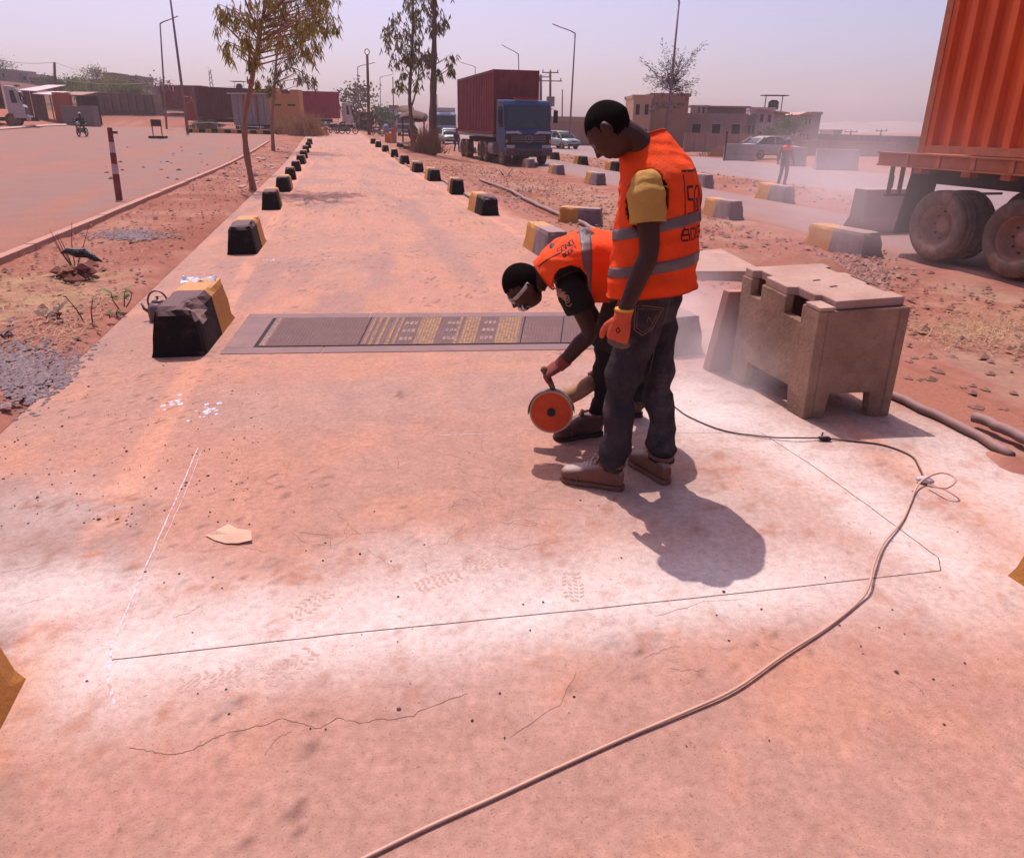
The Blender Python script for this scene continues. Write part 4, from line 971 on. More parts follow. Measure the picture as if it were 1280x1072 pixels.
# t-shirt: torso and sleeves
ts = MB(); ts.loft([(pel + Zv * z + F * f_, F * a, Lf * b) for z, f_, a, b in ((.03, 0, .118, .172), (.15, .0, .112, .155), (.32, .0, .125, .172), (.44, .0, .122, .188), (.52, .02, .085, .14), (.56, .035, .060, .075))], 28)
def sleeve(mb, s_, e_, k, r0, r1, inner=None):
    d = (e_ - s_).normalized(); P = [s_ - d * .035, s_ - d * .005, s_.lerp(e_, k * .4), s_.lerp(e_, k)]; limb(mb, P, [r0 * .35, r0 * .82, (r0 + r1) / 2 + .006, r1 + .004], 20)
sleeve(ts, sL - Zv * .012, eL, .60, .070, .074); sleeve(ts, sR, eR, .55, .074, .068)
tee1 = remeshed(ts, 'tshirt', m_yt, P1, .006, 3, folds(.007, 18, (eL - sL), 3))
# vest
tilt = .0
rg = []
for z, f_, a, b, tl_ in ((0.0, -.012, .180, .215, .13), (.10, -.010, .176, .215, .20), (.22, -.010, .170, .213, .26), (.33, -.012, .160, .210, .26), (.42, -.012, .150, .203, .22), (.49, -.006, .140, .188, .16), (.548, .022, .122, .155, .16), (.600, .066, .100, .115, .30), (.632, .094, .085, .090, .40)):
    A = (F - Zv * tl_) * a; rg.append((pel + Zv * (z + .02) + F * f_, A, Lf * b, Lf * b))
V1 = Shell(rg)
def kill1(c):
    for s_, sg in ((sL, 1), (sR, -1)):
        q = c - s_; lat = (c - pel).dot(Lf) * sg; x = q.dot(F) ; z = q.z
        if lat > .10 and ((x + .005) / .086) ** 2 + ((z + .092) / .122) ** 2 < 1: return True
    return False
vest1 = on(solid(V1.mesh(120, 90, kill=kill1).build('vest', m_vest, smooth=True, recalc=False), .004), P1)
bv1 = BVHTree.FromPolygons([v.co + P1.location for v in vest1.data.vertices], [tuple(p.vertices) for p in vest1.data.polygons])
for v0, v1 in ((.98, 1.36), (2.36, 2.78)):
    on2(solid(V1.mesh(110, 5, v0, v1, .0045, kill=kill1).build('reflective_band', m_refl, smooth=True, recalc=False), .002), vest1, P1)
on2(solid(V1.mesh(110, 2, 0, .06, .003).build('hem', m_vedge, smooth=True, recalc=False), .003), vest1, P1)
on2(solid(V1.mesh(110, 2, 7.86, 8, .004).build('collar_binding', m_vedge, smooth=True, recalc=False), .006), vest1, P1)
arc = [sL + Lf * .03 + F * (-.005 + .090 * math.cos(a)) + Zv * (-.092 + .126 * math.sin(a)) for a in np.linspace(0, 2 * math.pi, 30)]
# print on the back: a frame, the name and the line below it
Bd = F; org = pel - F * .16 + Zv * .40                      # text runs from his left to his right seen from behind
Ub = -Lf; cL = org + Lf * .165
def bk(u, z): return org + Lf * (.155 - u) + Zv * z
fr1 = [bk(.035, -.11), bk(.035, .135), bk(.30, .135), bk(.30, -.11)]
for a, b in ((0, 1), (1, 2), (2, 3)): stroke(bv1, [fr1[a], fr1[b]], m_ink, 'print_frame', vest1, P1, .010 if a == 1 else .006, .0025, Bd, 16)
stroke(bv1, [bk(.03, -.065), bk(.30, -.065)], m_ink, 'print_frame', vest1, P1, .017, .0025, Bd, 16)
word(bv1, 'SGNO', bk(.05, -.03), Ub, Zv, .047, .105, .0105, vest1, P1, Bd, .3)
word(bv1, 'BOGET', bk(.03, -.135), Ub, Zv, .036, .044, .0075, vest1, P1, Bd, .3)
# jeans
hipL, kL, aL = pel + Lf * .085 + Vector((0, 0, -.06)), Vector((.495, 2.985, .49)), Vector((.470, 2.965, .10))
hipR, kR, aR = pel - Lf * .085 + Vector((0, 0, -.06)), Vector((.685, 3.12, .47)), Vector((.725, 3.075, .10))
je = MB(); je.loft([(pel + Zv * z + F * f_, F * a, Lf * b) for z, f_, a, b in ((-.13, .0, .07, .10), (-.10, -.005, .118, .172), (-.02, -.012, .135, .180), (.06, -.006, .128, .170), (.085, -.006, .122, .163))], 28)
for h_, k_, a_ in ((hipL, kL, aL), (hipR, kR, aR)):
    limb(je, [h_ + Zv * .02, h_.lerp(k_, .4) - F * .005, k_ + F * .006, k_.lerp(a_, .45) - F * .012, a_ + Zv * .045, a_ - Zv * .006], [.100, .092, .072, .066, .062, .066], 22)
def jd(seed, amp=.013):
    def f(co, no):
        z = co[:, 2]; k = .35 + 1.4 * np.exp(-((z - .14) / .10) ** 2) + .9 * np.exp(-((z - .47) / .10) ** 2) + .5 * np.exp(-((z - .80) / .07) ** 2)
        ph = z * 34 + 3.2 * fbm(co[:, 0] * 5, co[:, 1] * 5 + z * 3, 2, 3, seed); n = np.sin(ph) * .5 + (fbm(co[:, 0] * 9 + z * 14, co[:, 1] * 9, 1, 3, seed + 1) - .5) * 2.2
        return no * (n * amp * k)[:, None]
    return f
jeans1 = remeshed(je, 'jeans', m_jean, P1, .0062, 3, jd(5))
bj = bvh_of(jeans1)
BV = BVHTree.FromPolygons([v.co + P1.location for v in jeans1.data.vertices], [tuple(p.vertices) for p in jeans1.data.polygons])
def pxs(L, Y=3.0): return [at(x, y, Y) for x, y in L]
vd = (Vector((.62, 3.05, .8)) - Vector((0, 0, CH))).normalized()
def jstroke(L, wd=.0035, off=.0015): stroke(BV, pxs(L, 2.95), m_stitch, 'seam_stitching', jeans1, P1, wd, off, vd, 6)
jstroke([(795, 382), (793, 412), (803, 419), (815, 411), (829, 385), (812, 383), (795, 382)]); jstroke([(798, 386), (796, 410), (804, 415), (813, 409), (825, 388)], .002)
jstroke([(797, 386), (826, 387)], .002); jstroke([(808, 403), (811, 396), (815, 404), (820, 394)], .0022); jstroke([(790, 377), (815, 374), (842, 368)], .002); jstroke([(838, 372), (832, 395), (820, 430), (812, 470)], .002)
mb = MB()
for px, py in ((800, 376), (826, 372)):
    h = BV.ray_cast(at(px, py, 2.7), vd); 
    if h[0]: mb.box(h[0] - vd * .004, (.012, .006, .04))
if mb.v: on2(mb.build('belt_loop', m_jean), jeans1, P1)
boot(P1, (.520, 2.935, 0), (.245, 3.035, 0), .13, aL + Zv * .0, m_boot, m_sole)
boot(P1, (.742, 2.995, 0), (.615, 3.235, 0), .13, aR + Zv * .0, m_boot, m_sole)
# glove on the left hand: orange back and palm, grey finger ends, yellow cuff
gd = (wL - eL).normalized() * .55 + Vector((.03, 0, -1)) * .45; gd = gd.normalized(); pl = (-Lf * .35 - F * -.1).normalized(); pl = (F * -.15 - Lf).normalized()
mb = MB(); hand(mb, wL + gd * .01, gd, pl, -1, 1.12, .45, .0035, 'palm'); mb.loft([(wL + gd * k, F * .038, Lf * .033) for k in (-.02, .0, .03)], 16); g1 = remeshed(mb, 'glove', m_glo, P1, .0042, 3)
mb = MB(); hand(mb, wL + gd * .01, gd, pl, -1, 1.12, .85, .005, 'fingers', .02); on2(remeshed(mb, 'glove_fingers', m_glg, P1, .0042, 2), g1, P1) if False else None
fo = remeshed(mb, 'glove_fingers', m_glg, P1, .0042, 2); fo.parent = g1
mb = MB(); mb.loft([(wL + gd * k, F * .0395, Lf * .0345) for k in (-.024, -.019, -.014)], 20); on2(mb.build('cuff', mat('yellow_knit_cuff', (.75, .38, .06), bump=.4), smooth=True), g1, P1)
stroke(BVHTree.FromPolygons([v.co + P1.location for v in g1.data.vertices], [tuple(p.vertices) for p in g1.data.polygons]), [wL + gd * .06 + F * .012 + Lf * .05, wL + gd * .05 + Lf * .05, wL + gd * .065 - F * .01 + Lf * .05, wL + gd * .075 + Lf * .05, wL + gd * .06 + F * .012 + Lf * .05], m_ink, 'glove_print', g1, P1, .004, .002, None, 5)
mb = MB(); d_ = (wR - eR).normalized(); hand(mb, wR, d_, Lf, -1, 1.06, .5, .0035); remeshed(mb, 'glove', m_glo, P1, .0045, 2)
for o in [x for x in COL.objects if x.parent == P1]: o['label'] = o.get('label', '') or o.name.split('.')[0]; del o['label']

# ------------------------------------------------------------------ the bending worker with the saw
P2 = empty('person', (.56, 3.6, 0), 'man in an orange vest bent double, cutting the slab with a disc saw', 'person')
pe = Vector((.60, 3.62, .885)); sp = [pe, Vector((.50, 3.59, .985)), Vector((.36, 3.55, 1.015)), Vector((.235, 3.52, .965)), Vector((.165, 3.50, .900))]
sl2 = Vector((.275, 3.405, .885)); el2 = Vector((.385, 3.385, .635)); wl2 = Vector((.258, 3.435, .452))
sr2 = Vector((.26, 3.655, .885)); er2 = Vector((.44, 3.72, .62)); wr2 = Vector((.52, 3.62, .40))
hc2 = Vector((.055, 3.49, .845)); hf2 = Vector((-.62, -.12, -.78)).normalized(); hu2 = Vector((-.76, -.05, .62)).normalized()
lat = Vector((.05, 1, 0)).normalized()
def ax(i):
    d = (sp[min(i + 1, 4)] - sp[max(i - 1, 0)]).normalized(); return lat.cross(d).normalized()       # spine normal, upwards (back side)
mb = MB(); mb.loft([(sp[i], lat * b, ax(i) * a) for i, (a, b) in enumerate(((.11, .16), (.10, .15), (.11, .165), (.10, .17), (.06, .09)))], 24)
limb(mb, [sp[3], sp[4] + Vector((-.03, 0, -.012)), hc2 - hf2 * .0 + Vector((.05, 0, -.005))], [.07, .060, .060]); head_mesh(mb, hc2, hf2, hu2)
for s_, e_, w_ in ((sl2, el2, wl2), (sr2, er2, wr2)): limb(mb, [s_, s_.lerp(e_, .5), e_, e_.lerp(w_, .35), w_, w_ + (w_ - e_).normalized() * .03], [.034, .046, .041, .042, .030, .028])
remeshed(mb, 'body', m_skin, P2, .0045, 3)
mb = MB(); head_mesh(mb, hc2, hf2, hu2, hair=True); on(solid(mb.build('hair', m_hair, smooth=True), .006), P2)
# goggles and dust mask
l2 = hu2.cross(hf2)
mb = MB(); mb.tube([hc2 + hf2 * (.098 * math.cos(a) + .006) + l2 * .086 * math.sin(a) + hu2 * .006 for a in np.linspace(-1.9, 1.9, 25)], .0035, 6, flat=3.0, up=hu2)
for sy in (-1, 1): mb.loft([(hc2 + hf2 * k + l2 * .032 * sy + hu2 * .004, l2 * .024, hu2 * .018) for k in (.088, .104)], 12)
on(mb.build('goggles', mat('clear_pale_goggles', (.60, .55, .45), (.2, .15, .12), sc=30, rough=.2, bump=0), smooth=True), P2)
mb = MB(); mb.loft([(hc2 + hf2 * k - hu2 * (.058 + .0), l2 * a, hu2 * b) for k, a, b in ((.06, .045, .040), (.085, .040, .034), (.105, .026, .022), (.112, .010, .008))], 16); on(mb.build('face_mask', mat('printed_face_mask', (.02, .015, .02), (.75, .7, .72), sc=34, bump=.2, sharp=True), smooth=True), P2)
ts = MB(); ts.loft([(sp[i] , lat * b, ax(i) * a) for i, (a, b) in enumerate(((.115, .165), (.088, .155), (.085, .170), (.082, .175), (.055, .09)))], 28)
sleeve(ts, sl2, el2, .56, .080, .072); sleeve(ts, sr2, er2, .56, .078, .07)
tee2 = remeshed(ts, 'tshirt', m_bt, P2, .006, 3, folds(.005, 16, (el2 - sl2), 7))
bt2 = BVHTree.FromPolygons([v.co + P2.location for v in tee2.data.vertices], [tuple(p.vertices) for p in tee2.data.polygons])
rnd = random.Random(6); vd2 = (Vector((.28, 3.4, .8)) - Vector((0, 0, CH))).normalized()
for k in range(26):
    cx, cy = 680 + k * 1.25 + rnd.uniform(-1, 1), 350 + k * 1.05 + rnd.uniform(-3, 3); L = [at(cx + 3.4 * math.cos(a), cy + 3.6 * math.sin(a), 3.3) for a in np.linspace(0, rnd.uniform(3, 6), 6)]
    stroke(bt2, L, mat('tan_sleeve_print', (.42, .24, .14), bump=0), 'sleeve_print', tee2, P2, .0035, .0025, vd2, 3)
# vest over the bent back, hanging open below
rg = []
for i, (c, up_, dn, b) in enumerate(((Vector((.66, 3.62, .86)), .125, .17, .20), (Vector((.60, 3.61, .925)), .125, .20, .205), (Vector((.50, 3.59, .975)), .112, .22, .205), (Vector((.385, 3.56, .985)), .118, .225, .212), (Vector((.285, 3.53, .965)), .115, .20, .212), (Vector((.215, 3.515, .940)), .095, .15, .185), (Vector((.175, 3.505, .918)), .080, .10, .13), (Vector((.150, 3.50, .898)), .070, .075, .09))):
    cs = [(.66, .86), (.6, .925), (.5, .975), (.385, .985), (.285, .965), (.215, .94), (.175, .918), (.15, .898)]
    a = Vector((cs[max(i - 1, 0)][0], 0, cs[max(i - 1, 0)][1])); e = Vector((cs[min(i + 1, 7)][0], 0, cs[min(i + 1, 7)][1])); d = (e - a).normalized(); nrm = lat.cross(d).normalized()
    if nrm.z < 0: nrm = -nrm
    dnv = (nrm * .6 + Vector((0, 0, 1)) * .4).normalized() if i < 6 else nrm
    rg.append((c, lat * b, nrm * up_, dnv * dn))
V2 = Shell(rg)
def kill2(c):
    for s_, sg in ((sl2, -1), (sr2, 1)):
        q = c - s_
        if (c - pe).dot(lat) * sg > .05 and ((q.x - .0) / .088) ** 2 + ((q.z + .0) / .098) ** 2 < 1: return True
    return False
vest2 = on(solid(V2.mesh(110, 80, kill=kill2).build('vest', m_vest, smooth=True, recalc=False), .004), P2)
bv2 = BVHTree.FromPolygons([v.co + P2.location for v in vest2.data.vertices], [tuple(p.vertices) for p in vest2.data.polygons])
on2(solid(V2.mesh(110, 5, 3.0, 3.42, .0045, kill=kill2).build('reflective_band', m_refl, smooth=True, recalc=False), .002), vest2, P2)
on2(solid(V2.mesh(110, 5, 1.3, 1.7, .0045).build('reflective_band', m_refl, smooth=True, recalc=False), .002), vest2, P2)
on2(solid(V2.mesh(110, 2, 6.85, 7, .004).build('collar_binding', m_vedge, smooth=True, recalc=False), .008), vest2, P2)
arc = [sl2 + Vector((.092 * math.cos(a), -.06, .100 * math.sin(a))) for a in np.linspace(0, 2 * math.pi, 30)]
stroke(bv2, arc, m_vedge, 'armhole_binding', vest2, P2, .014, .003, None, 3)
dn_ = Vector((.02, .35, -1)).normalized(); ob = at(681, 329, 3.42)
U2 = (at(716, 306, 3.44) - ob).normalized(); V2_ = Vector((.0, .8, .5)).normalized()
vv = (Vector((.26, 3.45, 1.0)) - Vector((0, 0, CH))).normalized()
def pword(txt, x0, y0, ux, uy, wx, wy, wch, hch, wd):
    for i, ch in enumerate(txt):
        for st_ in GLY.get(ch, []):
            stroke(bv2, [at(x0 + ux * (i * 1.3 + x) * wch + wx * y * hch, y0 + uy * (i * 1.3 + x) * wch + wy * y * hch, 3.42) for x, y in st_], m_ink, 'printed_letter', vest2, P2, wd, .003, vv, 4)
pword('SGNO', 699, 318, .83, -.55, -.45, -.9, 4.6, 6, .006); pword('BOGET', 705, 322, .83, -.55, -.45, -.9, 3.2, 4, .004)
stroke(bv2, [at(x, y, 3.42) for x, y in ((674, 333), (684, 325), (694, 320), (700, 316))], m_ink, 'print_frame', vest2, P2, .007, .003, vv, 6)
# trousers
je = MB(); je.loft([(pe + Vector((.03, 0, .05)), lat * .16, Vector((.10, 0, .06))), (pe, lat * .172, Vector((.125, 0, .04))), (pe + Vector((-.0, 0, -.08)), lat * .17, Vector((.12, 0, .0))), (pe + Vector((-.01, 0, -.14)), lat * .12, Vector((.08, 0, 0)))], 24)
k2l, a2l = Vector((.490, 3.515, .49)), Vector((.475, 3.555, .11)); k2r, a2r = Vector((.66, 3.78, .49)), Vector((.74, 3.80, .10))
for h_, k_, a_ in ((pe + Vector((0, -.085, -.05)), k2l, a2l), (pe + Vector((.01, .085, -.05)), k2r, a2r)):
    limb(je, [h_, h_.lerp(k_, .5), k_, k_.lerp(a_, .5) + Vector((.012, 0, 0)), a_], [.10, .092, .066, .058, .052], 20)
jeans2 = remeshed(je, 'trousers', m_jean2, P2, .0065, 3, jd(9, .011))
sh = MB()
for h_, k_ in ((pe + Vector((0, -.085, -.05)), k2l), (pe + Vector((.01, .085, -.05)), k2r)): limb(sh, [h_, h_.lerp(k_, .5), k_.lerp(h_, .0) + Zv * .02], [.112, .104, .092], 20)
remeshed(sh, 'shorts', mat('dark_cargo_shorts', (.022, .016, .016), (.04, .03, .03), sc=6, bump=.3, grime=.3, dustc=(.2, .13, .12)), P2, .0065, 2, jd(12, .006))
boot(P2, (.492, 3.565, 0), (.235, 3.485, 0), .15, a2l, m_boot2, mat('dark_sole', (.04, .02, .02), bump=.3), 1.08, laces=False)
boot(P2, (.76, 3.83, 0), (.50, 3.90, 0), .15, a2r, m_boot2, MATS['dark_sole'], 1.08, laces=False)
# hands on the saw
m_glo2 = mat('worn_red_glove', (.34, .045, .03), (.16, .07, .06), sc=16, rough=.85, bump=.6, bsc=140)
mb = MB(); d_ = Vector((-.78, .0, -.50)).normalized(); hand(mb, wl2 + Vector((.0, 0, -.0)), d_, Vector((.1, .15, -1)), -1, 1.05, 1.05, .0035); mb.tube([wl2 - (wl2 - el2).normalized() * .035, wl2 + d_ * .02], [.038, .034], 14); remeshed(mb, 'glove', m_glo2, P2, .0042, 2)
mb = MB(); d_ = Vector((-.45, -.25, -.85)).normalized(); hand(mb, wr2, d_, Vector((-.6, 0, .2)), 1, 1.05, 1.1, .0035); remeshed(mb, 'glove', m_glo2, P2, .0045, 2)
# the disc saw
SW = empty('disc_saw', (.206, 3.40, .0), 'hand held disc saw with an orange blade in the bending worker\'s hands', 'saw')
dc = Vector((.208, 3.405, .128)); dc = at(689, 515, 3.42); dn = Vector((-.12, -1, .10)).normalized(); da, db = frame(dn)
def disc(mb, r0, r1, c, th, n=48, r2=None):
    vs = []
    for z in (-th / 2, th / 2):
        for r in (r0, r1):
            for k in range(n): a = 2 * math.pi * k / n; vs.append(c + da * math.cos(a) * r + db * math.sin(a) * r + dn * z)
    fs = []
    for k in range(n):
        j = (k + 1) % n; fs += [(k, n + k, n + j, j), (2 * n + k, 2 * n + j, 3 * n + j, 3 * n + k), (n + k, 3 * n + k, 3 * n + j, n + j), (k, j, 2 * n + j, 2 * n + k)]
    mb.add(vs, fs)
mb = MB(); disc(mb, .018, .106, dc, .003); bl = mb.build('blade', mat('orange_disc_paint', (.72, .075, .012), (.5, .05, .012), sc=16, rough=.4, bump=.05), SW and None, smooth=False); on(bl, SW)
mb = MB(); disc(mb, .092, .115, dc - dn * .0005, .0036); on2(mb.build('cutting_rim', mat('worn_steel_rim', (.34, .26, .22), (.5, .38, .3), sc=9, metal=.6, rough=.4, bump=.1)), bl, SW)
mb = MB(); mb.tube([dc + dn * .014, dc - dn * .05], [.014, .018], 12); disc(mb, .004, .022, dc + dn * .006, .008, 16); on2(mb.build('arbor_nut', mat('black_metal', (.02, .015, .015), rough=.45, bump=0), smooth=False), bl, SW)
vs = []; mb = MB(); n = 26; guard = []
for k in range(n + 1):
    a = -.15 + (math.pi + .1) * k / n; e = da * math.cos(a) + db * math.sin(a)
    for r, z in ((.121, .016), (.121, -.03), (.02, -.03)): vs.append(dc + e * r + dn * z)
mb.add(vs, [(3 * k + j, 3 * k + j + 1, 3 * k + j + 4, 3 * k + j + 3) for k in range(n) for j in (0, 1)]); on(solid(mb.build('guard', mat('dusty_guard_steel', (.10, .06, .055), (.3, .2, .17), sc=14, metal=.3, rough=.5, bump=.2), recalc=False), .003), SW)
hb = at(693, 489, 3.45); ht = at(680, 462, 3.43)
mb = MB(); mb.tube([hb, hb.lerp(ht, .25), hb.lerp(ht, .6), ht], [.011, .015, .018, .016], 12); mb.sphere(ht, .019, 6); on(mb.build('side_handle', mat('dusty_brown_grip', (.16, .085, .06), (.26, .15, .10), sc=20, bump=.4), smooth=True), SW)
m_mot = mat('faded_yellow_housing', (.42, .21, .09), (.30, .16, .11), sc=12, rough=.6, bump=.2, grime=.5, dustc=(.34, .22, .19))
g0 = at(703, 500, 3.50); g1_ = at(722, 489, 3.53); g2_ = at(742, 477, 3.56); g3_ = at(765, 462, 3.60)
mb = MB(); mb.tube([dc - dn * .035, g0], [.035, .036], 12); on(mb.build('gear_case', m_steel, smooth=True), SW)
mb = MB(); mb.tube([g0 + Vector((-.01, 0, 0)), g0, g0.lerp(g2_, .35), g1_, g2_], [.026, .042, .046, .047, .042], 16); mh = mb.build('motor_housing', m_mot, smooth=True); on(mh, SW)
mb = MB(); mb.tube([g2_, g2_.lerp(g3_, .3), g3_, g3_ + (g3_ - g2_) * .6], [.040, .026, .024, .02], 12); on(mb.build('rear_grip', mat('dark_grip', (.05, .03, .03), bump=.3), smooth=True), SW)
# ================================================================== VEHICLES
m_tyre = mat('dusty_tyre', (.06, .035, .03), (.16, .085, .065), sc=7, rough=.9, bump=.4, grime=.7, dustc=(.34, .19, .145))
m_rim = mat('rusty_dusty_rim', (.22, .09, .06), (.34, .18, .13), sc=9, rough=.8, bump=.3, grime=.4, dustc=(.4, .24, .19))
m_or = mat('orange_container_paint', (.66, .10, .012), (.48, .06, .010), sc=3, rough=.5, bump=.08, grime=.30, dustc=(.42, .11, .04), stretch=(1, 1, .3))
m_orw = mat('weathered_orange_frame', (.46, .13, .055), (.30, .09, .05), sc=6, rough=.8, bump=.3, grime=.5, dustc=(.30, .17, .12))
m_und = mat('dark_chassis', (.030, .016, .018), (.06, .03, .03), sc=6, rough=.8, bump=.2, dust=.5, dustc=(.25, .12, .10))
m_glass = mat('dark_glass', (.02, .024, .03), rough=.08, bump=0, spec=.6)
m_mar = mat('maroon_container_paint', (.20, .018, .026), (.14, .014, .02), sc=2, rough=.6, bump=.1, grime=.3, dustc=(.30, .10, .10))
m_crim = mat('crimson_container_paint', (.30, .014, .045), (.24, .014, .04), sc=2, rough=.6, bump=.1, grime=.25, dustc=(.30, .10, .11))
m_wht = mat('dusty_white_paint', (.50, .43, .45), (.36, .29, .30), sc=6, rough=.4, bump=.05)
m_chr = mat('grey_trim', (.25, .21, .22), rough=.4, bump=0); m_blkp = mat('black_trim', (.018, .014, .017), rough=.5, bump=0)
m_red_l = mat('red_lamp', (.4, .01, .01), rough=.2, bump=0); m_lampg = mat('lamp_glass', (.5, .46, .46), rough=.15, bump=0); m_amb = mat('amber_lamp', (.6, .2, .02), rough=.2, bump=0)
def wheel_parts(c, ax, r, w_, parent, dual=False):
    c = Vector(c); ax = Vector(ax).normalized(); a, b = frame(ax)
    def ringset(prof, m, name, par_, smooth=True):
        mb = MB(); n = 40; vs = []
        for (rr, dd) in prof:
            for k in range(n): an = 2 * math.pi * k / n; vs.append(c + a * math.cos(an) * rr + b * math.sin(an) * rr + ax * dd)
        fs = [(i * n + k, i * n + (k + 1) % n, (i + 1) * n + (k + 1) % n, (i + 1) * n + k) for i in range(len(prof) - 1) for k in range(n)]
        mb.add(vs, fs); return mb.build(name, m, par_, smooth=smooth)
    t = ringset([(r * .58, -w_ * .5), (r * .75, -w_ * .52), (r * .93, -w_ * .47), (r * .985, -w_ * .38), (r * .985, -w_ * .2), (r * .965, -w_ * .19), (r * .965, -w_ * .15), (r * .99, -w_ * .14), (r * .99, w_ * .14), (r * .965, w_ * .15), (r * .965, w_ * .19), (r * .985, w_ * .2), (r * .985, w_ * .38), (r * .93, w_ * .47), (r * .82, w_ * .53), (r * .70, w_ * .51), (r * .60, w_ * .47), (r * .57, w_ * .40)], m_tyre, 'tyre', parent)
    if dual: rim = [(r * .59, w_ * .42), (r * .56, w_ * .38), (r * .52, w_ * .05), (r * .50, -w_ * .28), (r * .34, -w_ * .34), (r * .26, -w_ * .30), (r * .24, -w_ * .05), (r * .14, -.0), (0.001, 0)]
    else: rim = [(r * .59, w_ * .42), (r * .55, w_ * .34), (r * .50, w_ * .2), (r * .38, w_ * .34), (r * .22, w_ * .40), (r * .18, w_ * .5), (0.001, w_ * .5)]
    rm = ringset(rim, m_rim, 'rim', t)
    mb = MB()
    for k in range(10):
        an = 2 * math.pi * k / 10; rr = r * (.40 if dual else .30); p = c + (a * math.cos(an) + b * math.sin(an)) * rr; q = (-w_ * .33 if dual else w_ * .38); mb.tube([p + ax * q, p + ax * (q + .03)], r * .032, 6)
    mb.build('wheel_nut', m_und, rm)['kind'] = 'stuff'
    return t
def corrugated(mb, p0, p1, z0, z1, depth, pitch, out):  # wall with trapezoid ribs from p0 to p1
    p0, p1, out = Vector(p0), Vector(p1), Vector(out); L = (p1 - p0).length; d = (p1 - p0).normalized(); n = max(1, round(L / pitch)); pt = L / n; pr = []
    for i in range(n):
        for k, o_ in ((0, 0), (.30, 0), (.42, -depth), (.86, -depth), (.98, 0)): pr.append((i * pt + k * pt, o_))
    pr.append((L, 0)); vs = []
    for u, o_ in pr:
        for z in (z0, z1): q = p0 + d * u + out * o_; vs.append(Vector((q.x, q.y, z)))
    mb.add(vs, [(2 * i, 2 * i + 2, 2 * i + 3, 2 * i + 1) for i in range(len(pr) - 1)])
def container(parent, o, d, a, L, W, H, m, mf=None, z=0, pitch=.35, depth=.045, doors=None, dm=None):
    """o: base corner, d: length direction, a: width direction (both unit, flat)"""
    o, d, a = Vector(o), Vector(d), Vector(a); mf = mf or m; up = Vector((0, 0, 1))
    def q(u, v, w_): return o + d * u + a * v + up * w_
    def bar(p, q_, t, m_=mf, name='frame_rail'):
        mb = MB(); dd = (q_ - p); l = dd.length; x_ = dd.normalized(); 
        f1 = d if abs(x_.dot(d)) < .9 else a; f2 = x_.cross(f1).normalized(); hs = [(-t, -t), (t, -t), (t, t), (-t, t)]
        vs = [p + f1 * s1 + f2 * s2 for s1, s2 in hs] + [q_ + f1 * s1 + f2 * s2 for s1, s2 in hs]
        mb.add(vs, [(0, 1, 2, 3), (7, 6, 5, 4), (0, 4, 5, 1), (1, 5, 6, 2), (2, 6, 7, 3), (3, 7, 4, 0)]); return mb.build(name, m_, parent)
    t = .06
    for u in (t, L - t):
        for v in (t, W - t): bar(q(u, v, .0), q(u, v, H), t, name='corner_post')
    for v in (t, W - t):
        for w_ in (t, H - t): bar(q(2 * t, v, w_), q(L - 2 * t, v, w_), t * .93)
    for u in (t, L - t):
        for w_ in (t, H - t): bar(q(u, 2 * t, w_), q(u, W - 2 * t, w_), t * .93)
    z0, z1 = o.z + 2 * t - .01, o.z + H - 2 * t + .01
    for v, ot in ((.012, -a), (W - .012, a)): mb = MB(); corrugated(mb, q(2 * t, v, 0), q(L - 2 * t, v, 0), z0, z1, depth, pitch, ot); mb.build('side_wall', m, parent, recalc=False)
    for u, ot in ((.012, -d), (L - .012, d)): mb = MB(); corrugated(mb, q(u, 2 * t, 0), q(u, W - 2 * t, 0), z0, z1, depth * .8, .30, ot); mb.build('end_wall', m, parent, recalc=False)
    mb = MB(); vs = [q(.05, .05, H - .02), q(L - .05, .05, H - .02), q(L - .05, W - .05, H - .02), q(.05, W - .05, H - .02)]; mb.add(vs, [(0, 1, 2, 3)]); mb.build('roof', m, parent)
    mb = MB(); vs = [q(.05, .05, .08), q(L - .05, .05, .08), q(L - .05, W - .05, .08), q(.05, W - .05, .08)]; mb.add(vs, [(0, 1, 2, 3)]); mb.build('floor_sheet', m_und, parent)
    return q
Dp = Vector((-.2425, .9701, 0)); Np = Vector((.9701, .2425, 0))
def W3(s, t, z): x, y = xy(s, t); return Vector((x, y, z))
# ---- the orange trailer
OT = empty('container_trailer', W3(10, 7, -.3), 'rusty orange flatbed trailer with dusty double wheels standing in the truck lane', 'trailer')
def sbox(s0, s1, t0, t1, z0, z1, name, m, parent=OT, bevel=0):
    mb = MB(); vs = [W3(s, t, z) for z in (z0, z1) for t in (t0, t1) for s in (s0, s1)]
    mb.add(vs, [(0, 2, 3, 1), (4, 5, 7, 6), (0, 1, 5, 4), (1, 3, 7, 5), (3, 2, 6, 7), (2, 0, 4, 6)]); return mb.build(name, m, parent, bevel=bevel)
sbox(8.75, 8.79, -2.5, 10.35, 1.075, 1.235, 'side_rail', m_orw, bevel=.004); sbox(8.72, 8.86, -2.5, 10.36, 1.238, 1.262, 'rail_top_lip', m_orw); sbox(8.73, 8.85, -2.5, 10.36, 1.05, 1.073, 'rail_bottom_lip', m_orw)
sbox(11.1, 11.18, -2.5, 10.35, 1.06, 1.25, 'side_rail', m_orw); sbox(8.87, 11.09, -2.5, 10.3, 1.20, 1.235, 'deck', m_orw)
for t in np.arange(-2.1, 10.3, .62): sbox(8.725, 8.749, t, t + .07, 1.076, 1.235, 'rail_rib', m_orw)
for t in (7.15, 7.9, 8.55, 9.45): sbox(8.80, 8.95, t, t + .16, .97, 1.05, 'twist_lock', m_orw, bevel=.006)
